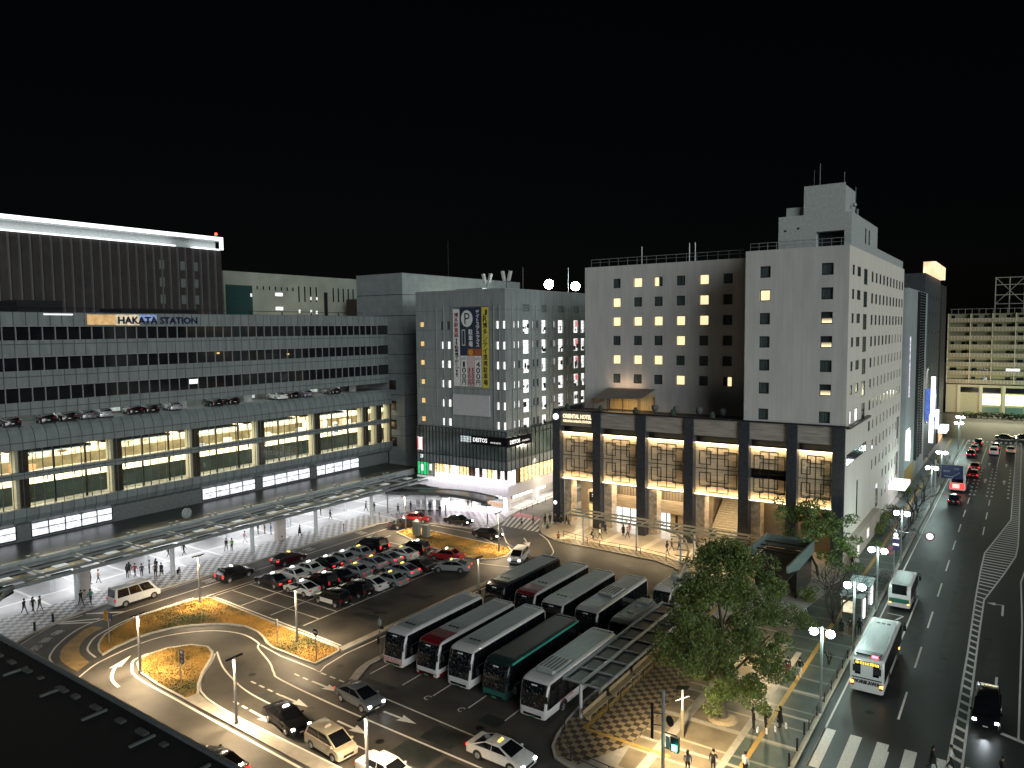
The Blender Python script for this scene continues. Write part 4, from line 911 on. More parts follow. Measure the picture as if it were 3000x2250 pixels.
for i, x in enumerate((-44.3, -41, -37.6, -34.2)):
    t = thing('closed_umbrella', 'dark round topped terrace umbrella, '+lab[i], 'umbrella', (x, 101.8, 17.1), 0, 'umbrellas on the podium terrace')
    if i == 0:
        MB().cyl(0, 0, 0, 1.0, .04, 6).cyl(0, 0, 0, .1, .3, 10).build('stand', M_dark, t, False)
        MB().tube([(0, 0, .75), (0, 0, 1.1), (0, 0, 1.45), (0, 0, 1.65), (0, 0, 1.7)], [.3, .5, .5, .3, .05], 12).build('canopy', mat('umbrella_cloth', (.10, .105, .11), .8), t, False, 60); u0 = t
    else:
        for ch in u0.children: copy_tree(ch, None, 0, None, t)
for k in range(14):
    x = -57.8+k*1.9
    if k % 3 == 0:
        single(MB().box(x-.35, x+.35, 99.3, 100, 17.1, 17.6).cyl(x, 99.65, 17.6, 18.5, .5, 9, 1, .2), 'planter', [M_dark, mat('planter_leaf', (.03, .05, .03), .9)], ['dark planter tub at the podium corner above the gold sign', 'dark planter tub before the lit awning', 'dark planter tub at the awning\'s right edge', 'dark planter tub between first umbrellas', 'dark planter tub near the tower wall'][k//3], 'planter', (x, 99.65, 17.1), 'planters along the terrace edge')

# ---- buildings further along the street
def facade(name, label, cat, x, y0, y1, z, m, xb=-40):
    t = thing(name, label, cat, ((x+xb)/2, (y0+y1)/2, 0)); MB().box(xb, x, y0, y1, 0, z).build('wall', m, t); return t
M_g2 = mat('grey_render', (.30, .34, .34), .6, var=.1, scale=.2)
B2 = facade('grey_office_building', 'slim grey building with a black louvred stair strip beside the hotel', 'building', -17.0, 148.6, 179.4, 36.6, M_g2)
mb = MB(); mb.box(-16.98, -16.9, 162, 171, 4, 36.4, 1)
z = 4.2
while z < 36: mb.box(-16.9, -16.55, 162, 171, z, z+.09, 0); z += .52
for y in (162, 166.4, 171): mb.box(-16.9, -16.5, y-.1, y+.1, 4, 36.4, 1)
mb.build('louvre_strip', [M_alum, M_dark], B2)
M_bs = emis('blade_white', (1, 1, 1), 2.6)
MB().box(-16.98, -16.3, 149.9, 150.4, 5.8, 11.2).box(-16.96, -16.9, 150.4, 154.6, 5.8, 11.2).build('blade_sign', emis('blade_cream', (1, .97, .9), 2.), B2)
MB().box(-16.98, -16.9, 152, 152.5, 17, 28).build('light_strip', emis('violet_strip', (.85, .75, 1.), .8, .8, 3, (1, 1, .5)), B2)
MB().box(-16.98, -16.9, 149, 161.5, .2, 4.0).build('entrance', mat('ochre_wall', (.3, .2, .06), .6), B2)
B3 = facade('dark_building', 'dark high building with a glowing cream sign on its roof corner', 'building', -17.6, 180, 215, 41.0, mat('dark_render', (.05, .055, .06), .6, var=.2))
for z in range(8, 40, 4):
    for y in (184, 190, 197, 204, 210): MB().box(-17.58, -17.5, y, y+1.2, z, z+.9).build('window', M_cglass, B3)
MB().box(-19, -16.8, 189.5, 190, 41.0, 44.0).box(-19, -16.6, 190, 214, 41.05, 44.0).build('roof_sign', emis('cream_sign', (1, .72, .42), 1.2, .3, .4), B3)
for y, z0, z1, w in ((183, 10.5, 19, 3.2), (167+14, 5, 11, 3.6)): MB().box(-16.2, -15.4, y, y+.4, z0, z1).build('blade_sign', M_bs, B3)
MB().box(-16.1, -15.4, 193, 193.4, 6.6, 11.0).build('blade_sign', M_bs, B3); MB().box(-17.58, -15.6, 187, 188, 9, 16).build('blue_sign', emis('blue_glow', (.1, .2, .7), .6, .6, 3), B3)
B4 = facade('brown_building', 'dark building at the street corner before the crossroads', 'building', -17.3, 215.4, 228, 40.0, mat('brown_render', (.035, .032, .03), .6, var=.2))
MB().box(-17.28, -15.5, 216, 224, 2.8, 4.2).build('shop_sign', emis('corner_glow', (1, .98, .95), 2.2, .3, .6), B4)
MB().box(-17.28, -17.2, 217, 227, .3, 2.7).build('shopfront', emis('amber_front', (1, .6, .3), .7, .8, .8), B4)
# apartment block closing the street
AP = thing('apartment_building', 'wide balconied apartment block closing the end of the street', 'building', (5, 310, 0))
MB().box(-21.9, 45, 300, 325, 9.6, 33.8).build('wall', mat('yellow_green_wall', (.20, .20, .12), .7, var=.3, scale=.06), AP)
for k in range(8):
    z = 10.2+k*2.98
    mb = MB(); mb.box(-21.9, 45, 298.9, 300, z-.15, z, 0)
    x = -21.8
    while x < 24: mb.box(x-.06, x+.06, 298.9, 299.0, z, z+1.05, 1); x += .98
    mb.box(-21.9, 45, 298.98, 299.02, z+.05, z+1.0, 2); mb.box(-21.9, 45, 298.86, 299.06, z+1.05, z+1.15, 1)
    for x in (-21.9, -15.3, -9.0, -2.5, 4.5, 11): mb.box(x-.1, x+.1, 298.9, 300, z, z+2.8, 1)
    mb.build('balcony', [mat('slab', (.3, .28, .2), .7), mat('pale_post', (.50, .46, .36), .6), mat('balcony_panel', (.22, .20, .15), .6)], AP)
    rnd = random.Random(k)
    for q in range(14):
        x = -21+q*3.2
        if rnd.random() < .6: MB().box(x, x+rnd.uniform(.8, 2.2), 299.95, 299.98, z+1.2, z+2.2).build('window', M_dglass, AP)
    if k == 1: MB().box(-4.8, -.9, 299.9, 299.94, z+1.25, z+2.1).build('window', M_litw, AP)
mb = MB(); mb.box(-21.9, 45, 299, 325, -.02, 9.6, 0)
for k in range(7): mb.box(-18.5+k*6.5, -17.6+k*6.5, 298.6, 299, 0, 9.6, 1)
for x in (-16.9, -10.6, -4.0, 2.4): mb.box(x-.9, x+4.6, 298.9, 298.98, 7.0, 8.8, 2)
mb.build('lower_storeys', [mat('cream_wall', (.34, .33, .22), .7), mat('cream_pier', (.42, .41, .3), .7), M_dglass], AP)
for x in (-11.4, -4.9, 1.6, 8): MB().box(x, x+5.4, 298.7, 298.8, 3.0, 6.6).build('lit_frontage', emis('front_glow', (1., .95, .62), 2.0, .35, .7), AP)
for x in (-11, -4.5, 2): MB().box(x, x+4.8, 298.7, 298.8, .2, 2.3).build('shop_window', mat('green_shop', (.08, .16, .13), .3), AP)
mb = MB(); x = -21.
while x < 40: mb.cyl(x, 299.5, 33.8, 35.4, .05, 4); x += 2.0
mb.tube([(-21.5, 299.5, 35.4), (40, 299.5, 35.4)], .06, 4); mb.build('roof_railing', M_alum, AP)
mb = MB()
for x in (-8.6, -4.6, -.5, 4, 8):
    mb.box(x-.14, x+.14, 303, 303.3, 33.8, 46)
for z in (37, 40, 43.4, 45.8): mb.box(-8.6, 8, 303.05, 303.25, z-.1, z+.1)
for a, b in ((-8.6, -.5), (-.5, 8)): mb.tube([(a, 303.2, 37), (b, 303.2, 45.8)], .1, 4); mb.tube([(b, 303.2, 37), (a, 303.2, 45.8)], .1, 4)
mb.build('billboard_frame', mat('frame_grey', (.30, .28, .25), .6), AP)
mb = MB(); rnd = random.Random(9)
for k in range(420):
    x = -16+rnd.uniform(0, 24); y = 283+rnd.uniform(0, 2.5); z = rnd.uniform(.1, 1.7); mb.box(x, x+.5, y, y+.4, z, z+.3)
tag(mb.build('hedge', mat('hedge_leaf', (.03, .05, .02), .9), None, True, None, (-4, 284, 0)), 'clipped dark green hedge before the apartment block', 'hedge')
# ================================================================ VEHICLES
P_black = mat('paint_black', (.008, .008, .01), .16, var=.2, coat=.6); P_white = mat('paint_white', (.62, .62, .60), .28, var=.05, coat=.5); P_silver = mat('paint_silver', (.34, .36, .37), .25, .35, var=.05, coat=.5)
P_cream = mat('paint_cream', (.52, .46, .34), .25, .2, var=.05, coat=.5); P_red = mat('paint_red', (.30, .02, .02), .22, var=.08, coat=.5); P_grey = mat('paint_grey', (.16, .17, .19), .22, .3, var=.06, coat=.5); P_green = mat('paint_green', (.02, .13, .08), .3, var=.1, coat=.4)
P_navy = mat('paint_navy', (.015, .025, .07), .2, var=.1, coat=.5); P_dred = mat('paint_dark_red', (.13, .006, .01), .3, var=.12, coat=.4); P_teal = mat('paint_teal', (.02, .10, .085), .3, var=.1, coat=.4)
M_vglass = mat('car_glass', (.006, .007, .009), .08, var=.3, spec=.45); M_tyre = mat('tyre', (.012, .012, .012), .8); M_rim = mat('rim', (.45, .45, .45), .35, .7); M_plate = mat('number_plate', (.62, .62, .58), .5); M_gplate = mat('green_plate', (.05, .16, .08), .5)
M_hl = mat('headlamp_off', (.5, .52, .54), .12, var=.1); M_hlon = emis('headlamp_on', (.95, .98, 1), 16); M_hlwarm = emis('headlamp_warm', (1, .9, .7), 14); M_tl = mat('tail_lamp_off', (.16, .008, .008), .2); M_tlon = emis('tail_lamp_on', (1, .03, .03), 2.); M_tlmid = emis('tail_lamp_mid', (.8, .03, .03), .4); M_ind = emis('indicator_on', (1, .42, .06), 7)
M_rlw = emis('roof_lamp_white', (.95, 1, 1), 3.5); M_rly = emis('roof_lamp_yellow', (1, .72, .15), 1.6); M_grl = mat('grille', (.015, .015, .015), .35, .5)

def bil(q, u, v): return q[0]*(1-u)*(1-v)+q[1]*u*(1-v)+q[2]*u*v+q[3]*(1-u)*v
def pane(mb, q, u0, u1, v0, v1, off=.012, m=0):
    q = [Vector(p) for p in q]; n = (q[1]-q[0]).cross(q[3]-q[0]).normalized()*off
    mb.face([bil(q, u0, v0)+n, bil(q, u1, v0)+n, bil(q, u1, v1)+n, bil(q, u0, v1)+n], m)

SPEC = dict(
    sedan=dict(L=4.65, W=1.72, prof=[(-2.32, .32), (-2.32, .72), (-2.27, .92), (-1.45, .98), (.95, .98), (2.1, .84), (2.3, .70), (2.32, .32)], cab=(-1.62, -.98, .42, 1.15), zb=.97, zr=1.47, wh=(1.42, -1.35), r=.31),
    hatch=dict(L=4.55, W=1.75, prof=[(-2.27, .34), (-2.27, .85), (-2.15, 1.04), (-1.45, 1.02), (1.1, .96), (2.05, .78), (2.26, .62), (2.27, .32)], cab=(-2.05, -.75, .25, 1.55), zb=.98, zr=1.48, wh=(1.38, -1.32), r=.32),
    saloon=dict(L=4.9, W=1.84, prof=[(-2.44, .34), (-2.44, .80), (-2.36, 1.0), (-1.6, 1.02), (1.05, .98), (2.15, .82), (2.42, .62), (2.44, .32)], cab=(-1.95, -.85, .35, 1.45), zb=.99, zr=1.45, wh=(1.45, -1.38), r=.34),
    minivan=dict(L=4.75, W=1.8, prof=[(-2.37, .34), (-2.38, .95), (-2.34, 1.1), (-1.6, 1.1), (1.35, 1.08), (2.1, .98), (2.34, .74), (2.36, .32)], cab=(-2.3, -2.08, .75, 1.85), zb=1.08, zr=1.86, wh=(1.45, -1.35), r=.33),
    compact=dict(L=4.25, W=1.7, prof=[(-2.12, .32), (-2.13, .92), (-2.08, 1.04), (-1.4, 1.04), (1.15, 1.02), (1.9, .9), (2.1, .66), (2.11, .3)], cab=(-2.05, -1.7, .5, 1.6), zb=1.02, zr=1.68, wh=(1.35, -1.25), r=.31),
    suv=dict(L=4.4, W=1.7, prof=[(-2.2, .34), (-2.21, .95), (-2.16, 1.06), (-1.4, 1.06), (1.1, 1.02), (1.95, .93), (2.17, .7), (2.19, .32)], cab=(-2.12, -1.85, .35, 1.3), zb=1.04, zr=1.74, wh=(1.38, -1.3), r=.33),
    van=dict(L=5.2, W=1.85, prof=[(-2.6, .36), (-2.6, 1.0), (-2.58, 1.14), (-1.6, 1.14), (1.8, 1.14), (2.3, 1.08), (2.57, .8), (2.6, .34)], cab=(-2.58, -2.45, 1.35, 2.2), zb=1.12, zr=2.22, wh=(1.75, -1.5), r=.34))

WHEELS = {}
def wheel(par, x, y, r, w=.21):
    key = (round(r, 2), y > 0, w)
    if key not in WHEELS:
        s = 1 if y > 0 else -1
        mb = MB(); mb.tube([(0, -w/2, 0), (0, -w/2+.03, 0), (0, w/2-.03, 0), (0, w/2, 0)], [r*.9, r, r, r*.9], 16)
        o = mb.build('wheel', M_tyre, par, False, 50)
        mb = MB(); mb.tube([(0, s*(w/2-.01), 0), (0, s*(w/2+.012), 0)], [r*.66, r*.62], 14)
        for k in range(5):
            a = 2*pi*k/5; mb.box(-.04, .04, *sorted((s*(w/2+.012), s*(w/2+.03))), 0, r*.58)
            n0 = len(mb.v)-8
            for j in range(8):
                p = mb.v[n0+j]; mb.v[n0+j] = (p[0]*cos(a)+p[2]*sin(a), p[1], -p[0]*sin(a)+p[2]*cos(a))
        rm = mb.build('rim', M_rim, o, False, 50); WHEELS[key] = o
    else: o = copy_tree(WHEELS[key], None, 0, None, par)
    o.location = (x, y, r); return o

def make_car(kind, loc, rz, label, paint, group=None, taxi=None, front=None, tail=None, name=None, roof=None, cat='car', door=None, plate=None):
    S = SPEC[kind]; L, W, pr = S['L'], S['W'], S['prof']; t = thing(name or ('taxi' if taxi else 'car'), label, 'taxi' if taxi else cat, loc, rz, group); hw = W/2
    mb = MB(); c = (sum(p[0] for p in pr)/len(pr), .62)
    ins = lambda k, dz: [(c[0]+(p[0]-c[0])*k, c[1]+(p[1]-c[1])*k+dz) for p in pr]
    rings = []
    for y, k in ((-hw, .955), (-hw+.05, .985), (-hw+.16, 1.), (hw-.16, 1.), (hw-.05, .985), (hw, .955)):
        rings.append([(p[0], y, p[1]) for p in ins(k, 0)][::-1])
    mb.loft(rings, 0)
    mb.box(-L/2+.3, L/2-.3, -hw+.12, hw-.12, .2, .34, 1)
    for x in S['wh']:
        for s in (-1, 1):
            n = 12; y = s*(hw+.004); R = S['r']+.075
            f = [(x+R*cos(pi*k/n), y, S['r']+R*sin(pi*k/n)) for k in range(n+1)]+[(x-R, y, .28), (x+R, y, .28)]
            mb.face(f if s < 0 else f[::-1], 1)
    x0, x1, x2, x3 = S['cab']; zb, zr = S['zb'], S['zr']; wb, wr = hw-.07, hw-.22 if zr < 1.6 else hw-.14
    B = [(x0, -wb, zb), (x3, -wb, zb), (x3, wb, zb), (x0, wb, zb)]; Rr = [(x1, -wr, zr-.05), (x2, -wr, zr-.05), (x2, wr, zr-.05), (x1, wr, zr-.05)]; T = [(x1+.08, -wr+.09, zr), (x2-.1, -wr+.09, zr), (x2-.1, wr-.09, zr), (x1+.08, wr-.09, zr)]
    mb.loft([B, Rr, T], 0, mf=(lambda k, q: 0))
    body = mb.build('body', [paint, M_dark], t, False, 38)
    if roof: MB().face([(x1+.12, -wr+.12, zr+.006), (x2-.14, -wr+.12, zr+.006), (x2-.14, wr-.12, zr+.006), (x1+.12, wr-.12, zr+.006)]).build('roof', roof, t, False)
    m = MB(); pane(m, [B[1], B[2], Rr[2], Rr[1]], .06, .94, .04, .93); m.build('windscreen', M_vglass, t, False)
    m = MB(); pane(m, [B[3], B[0], Rr[0], Rr[3]], .08, .92, .12 if kind in ('minivan', 'van', 'suv', 'compact') else .06, .92); m.build('rear_window', M_vglass, t, False)
    nd = 3 if kind in ('minivan', 'van') else 2
    for s in (-1, 1):
        m = MB(); q = [B[0], B[1], Rr[1], Rr[0]] if s < 0 else [B[2], B[3], Rr[3], Rr[2]]
        for k in range(nd):
            a = .05+.9*k/nd+.008; b_ = .05+.9*(k+1)/nd-.008; pane(m, q, a, b_, .07, .93)
        m.build('side_window', M_vglass, t, False)
    for s in (-1, 1):
        for x in S['wh']: wheel(t, x, s*(hw-.09), S['r'])
        xh = pr[-2][0]; zh = pr[-2][1]; ya = s*(hw-.32)
        MB().box(xh-.22, xh+.03, min(ya, ya+s*.25), max(ya, ya+s*.25), zh-.05, zh+.09).build('headlight', front or M_hl, t, False)
        xt = pr[1][0]; zt = pr[1][1]; ya = s*(hw-.2)
        if kind in ('minivan', 'van', 'suv', 'compact'): MB().box(xt-.025, xt+.15, min(ya, ya+s*.17), max(ya, ya+s*.17), zt-.22, zt+.14).build('tail_light', tail or M_tl, t, False)
        else: MB().box(xt-.025, xt+.2, min(ya-s*.18, ya+s*.17), max(ya-s*.18, ya+s*.17), zt-.06, zt+.1).build('tail_light', tail or M_tl, t, False)
        MB().box(x3-.42, x3-.28, min(s*(hw-.05), s*(hw+.14)), max(s*(hw-.05), s*(hw+.14)), zb, zb+.12).build('mirror', paint, t, False)
    mb = MB(); xh = pr[-1][0]; mb.box(xh-.1, xh+.015, -hw*.5, hw*.5, .42, .58); mb.build('grille', M_grl, t, False)
    m = MB(); m.box(xh-.05, xh+.022, -.17, .17, .34, .43); m.build('number_plate', plate or M_plate, t, False)
    m = MB(); m.box(-L/2-.012, -L/2+.05, -.17, .17, .55, .64); m.build('number_plate', plate or (M_gplate if taxi else M_plate), t, False)
    if taxi:
        m = MB(); xl = (x1+x2)/2+.25; m.loft([[(xl-.1, -.28, zr-.01), (xl+.1, -.28, zr-.01), (xl+.1, .28, zr-.01), (xl-.1, .28, zr-.01)], [(xl-.05, -.2, zr+.15), (xl+.05, -.2, zr+.15), (xl+.05, .2, zr+.15), (xl-.05, .2, zr+.15)]]); m.build('roof_lamp', taxi, t, False, 40)
    if door:
        m = MB(); y = -hw-.006; m.face([(-.95, y, .38), (1.05, y, .38), (1.05, y, .86), (-.95, y, .86)], 0)
        if isinstance(door, str): m.text(door, (-.25, y-.004, .62), (1, 0, 0), (0, 0, 1), None, .3, 1); m.text('タクシー', (.6, y-.004, .62), (1, 0, 0), (0, 0, 1), .7, .18, 1)
        pnl = m.build('door_panel', [P_white, M_k], t, False)
        m = MB(); y = hw+.006; m.face([(1.05, y, .38), (-.95, y, .38), (-.95, y, .86), (1.05, y, .86)], 0); m.build('door_panel', [P_white, M_k], t, False)
    return t

G_POOL = 'taxis waiting in the pool'
pool = [
 # col A (nearest the station)
 ('sedan', -72.7, 55.6, P_black, M_rlw, M_tlon, 'black sedan taxi at the near corner of the pool beside the station lane'),
 ('sedan', -72.6, 58.4, P_white, M_rlw, M_tl, 'white sedan taxi behind the black corner taxi, tail lamps dark'),
 ('sedan', -72.6, 60.9, P_white, M_rlw, M_tlmid, 'white sedan taxi with dim red lamps, second white one in its row'),
 ('sedan', -72.5, 63.6, P_black, M_rlw, M_tlon, 'black sedan taxi with bright red lamps between white and silver taxis'),
 ('sedan', -72.4, 66.3, P_silver, M_rlw, M_tlmid, 'silver sedan taxi with white roof lamp in the station side row'),
 ('sedan', -72.3, 69.1, P_silver, M_rly, M_tlmid, 'silver sedan taxi with yellow roof lamp beside the tall black minivan'),
 ('minivan', -72.9, 72.3, P_black, None, M_tlon, 'tall black minivan with red tail lamps at the grass end of the taxi pool'),
 # col B
 ('hatch', -67.6, 55.7, P_white, M_rlw, M_tlmid, 'white hatchback taxi in the middle row, nearest the empty bays'),
 ('suv', -67.6, 58.6, P_black, M_rlw, M_tlmid, 'black tall hatch taxi behind the white hatchback in the middle row'),
 ('sedan', -67.4, 61.1, P_black, None, M_tl, 'black sedan with dark lamps in the middle row of the pool'),
 ('sedan', -67.2, 63.6, P_silver, M_rly, M_tlmid, 'silver boxy taxi with yellow roof lamp in the middle row'),
 ('hatch', -67.6, 66.8, P_silver, M_rly, M_tlmid, 'silver hatchback taxi with yellow roof lamp in the middle row'),
 ('hatch', -67.4, 69.3, P_silver, None, M_tlon, 'silver hatchback without roof lamp beside the white saloon taxi'),
 ('saloon', -67.2, 71.9, P_white, M_rly, M_tlmid, 'white saloon taxi with yellow roof lamp at the far end of the middle row'),
 ('suv', -67.2, 74.6, P_black, M_rlw, M_tlmid, 'black tall hatch taxi against the far grass island'),
 # col C
 ('suv', -62.1, 55.3, P_black, None, M_tl, 'black cab with lettered white door panel at the near end of its row'),
 ('suv', -62.0, 58.7, P_black, None, M_tl, 'plain black tall hatch behind the cab with the lettered white door'),
 ('hatch', -62.1, 61.1, P_white, None, M_tl, 'white hatchback with dark lamps in the coach side row'),
 ('sedan', -61.3, 63.6, P_silver, M_rly, M_tlmid, 'silver sedan taxi with yellow roof lamp in the coach side row'),
 ('hatch', -62.3, 66.8, P_silver, M_rly, M_tlon, 'silver hatchback taxi with yellow roof lamp in the coach side row'),
 ('saloon', -61.9, 69.2, P_black, None, M_tl, 'black saloon beside the turning silver taxi'),
]
for k, x, y, p, tx, tl, lb in pool:
    make_car(k, (x, y, 0), pi, lb, p, G_POOL, tx, None, tl, 'taxi' if tx else 'parked_car', door='GO' if 'lettered' in lb and 'corner' not in lb and 'behind' not in lb else None)
make_car('saloon', (-58.1, 71.2, 0), pi+.42, 'silver saloon taxi turning into the pool by the far grass island', P_silver, G_POOL, M_rly, None, M_tlon)
make_car('sedan', (-61.6, 74.5, 0), pi+.25, 'red taxi with pale green roof at the far grass island', P_red, G_POOL, M_rlw, None, M_tlmid, roof=mat('pale_green', (.22, .34, .12), .3))
# lane along the station
make_car('van', (-81.4, 43.7, 0), pi/2, 'white high roof minibus van stopped at the station kerb', P_white, None, None, None, M_tlmid, 'minibus', cat='van')
make_car('suv', (-78.5, 54.6, 0), pi/2, 'black tall taxi with lit red lamps driving past the empty taxi bays', P_black, None, M_rlw, None, M_tlon)
make_car('hatch', (-78.0, 62.3, 0), pi/2-.02, 'dark red taxi with yellow roof lamp beside the station pavement', mat('paint_maroon', (.035, .006, .008), .18, var=.1, coat=.6), None, M_rly, None, M_tlon)
make_car('sedan', (-77.2, 83.4, 0), 1.05, 'black taxi turning the bend beyond the taxi pool, by the metal cabinets', P_black, None, M_rlw, M_hlwarm, M_tlmid)
make_car('sedan', (-77.9, 87.0, 0), .35, 'red and white taxi on the bend by the annex', P_red, None, M_rlw, None, M_tlmid, roof=P_white)
make_car('sedan', (-71.4, 89.3, 0), .02, 'black taxi with white roof lamp in front of the purple checkered pavement', P_black, None, M_rlw, M_hlwarm, M_tl)
make_car('sedan', (-63.1, 85.6, 0), -.04, 'black taxi with headlights on beside the far grass island', P_black, None, None, M_hlwarm, M_tlmid, name='taxi')
make_car('compact', (-53.3, 79.2, 0), -pi/2+.28, 'white compact car with blue white headlights coming round the far island', P_white, None, None, M_hlon, M_tl)
# exit lanes in front
make_car('sedan', (-45.6, 35.75, 0), -.2, 'black sedan taxi with warm headlights on the exit lane in front', P_black, None, M_rlw, M_hlwarm, M_tl)
make_car('compact', (-40.1, 35.2, 0), -.12, 'cream coloured tall compact taxi ahead of the black taxi on the exit lane', P_cream, None, mat('roof_lamp_off', (.6, .5, .4), .3), None, M_tl)
make_car('hatch', (-43.4, 41.2, 0), -.12, 'grey blue hatchback with bright headlights driving past the parked coaches', P_grey, None, None, M_hlon, M_tlon)
make_car('saloon', (-29.2, 40.9, 0), -.02, 'white saloon taxi with red glowing rear passing the end of the coach row', P_white, None, M_rly, M_hlon, M_tlon)
make_car('sedan', (-34.3, 34.9, 0), -.05, 'bright white taxi cut by the bottom edge on the exit lane', P_white, None, mat('roof_lamp_pale', (.7, .66, .58), .3), None, M_tlmid)
make_car('saloon', (-44.6, 29.1, 0), pi-.02, 'black car with red tail lamp at the dark canopy in the lower left', P_black, None, None, None, M_tlon)
# main road
make_car('minivan', (-1.45, 66.0, 0), -pi/2, 'black minivan with white headlights waiting at the stop line', P_black, None, None, M_hlon, M_tl)
make_car('sedan', (-8.9, 145.2, 0), pi/2, 'black taxi with white roof lamp following the red and white bus', P_black, None, M_rlw, None, M_tlmid)
lbs = [('suv', -8.6, 218.4, P_black, 'dark car with red lamps first at the far lights in the kerb lane'), ('sedan', -9.2, 199.6, P_black, 'dark car with red lamps third in the kerb lane queue'), ('sedan', -9.0, 208.5, P_silver, 'silver car second in the kerb lane queue at the far lights'), ('minivan', -5.0, 205.2, P_white, 'white minivan at the back of the middle lane queue'), ('sedan', -4.8, 213.6, P_black, 'dark taxi in front of the white minivan in the middle lane queue'), ('saloon', -1.8, 210.2, P_cream, 'cream car alone in the lane beside the ladder marking'), ('saloon', -7.6, 181.6, P_dred, 'red lit car overtaking the red and white bus'), ('sedan', -7.4, 172.6, P_dred, 'dark red car beside the red and white bus')]
for k, x, y, p, lb in lbs: make_car(k, (x, y, 0), pi/2, lb, p, 'cars queueing at the far crossroads', M_rlw if 'taxi' in lb else None, None, M_tlon)
rnd = random.Random(4)
for i, (x, y, lb) in enumerate(((-3.2, 233, 'crossing car nearest the ladder marking beyond the far lights'), (.8, 235, 'crossing car at the right frame edge beyond the far lights'))):
    make_car('sedan', (x, y, 0), 0, 'dark '+lb, P_black, 'cars crossing at the far crossroads', None, M_hlon, M_tl)
# cars on the station deck
for i, (y, p, lb) in enumerate(((42.0, P_black, 'at the left frame edge'), (46.2, P_black, 'right of the first pale pillar'), (48.7, P_black, 'second right of the first pale pillar'), (51.3, P_grey, 'third right of the first pale pillar'), (53.6, P_silver, 'just left of the second pale pillar'), (57.8, P_black, 'just right of the second pale pillar'), (60.2, P_black, 'second right of the second pale pillar'), (63.9, P_silver, 'just left of the third pale pillar'), (70.9, P_black, 'right of the third pale pillar'), (73.9, P_black, 'second right of the third pale pillar'), (83.2, P_white, 'before the bright wall, white roof'), (86.0, P_black, 'behind the white roofed one'), (88.9, P_grey, 'second from the white roofed one'), (95.4, P_black, 'nearest the stair tower'))):
    make_car('hatch' if i % 2 else 'saloon', (-105.9, y, 18.3), -.25+pi, ('white' if p is P_white else 'silver' if p is P_silver else 'grey' if p is P_grey else 'black')+' car parked on the station deck '+lb, p, 'cars parked on the station deck', name='parked_car')

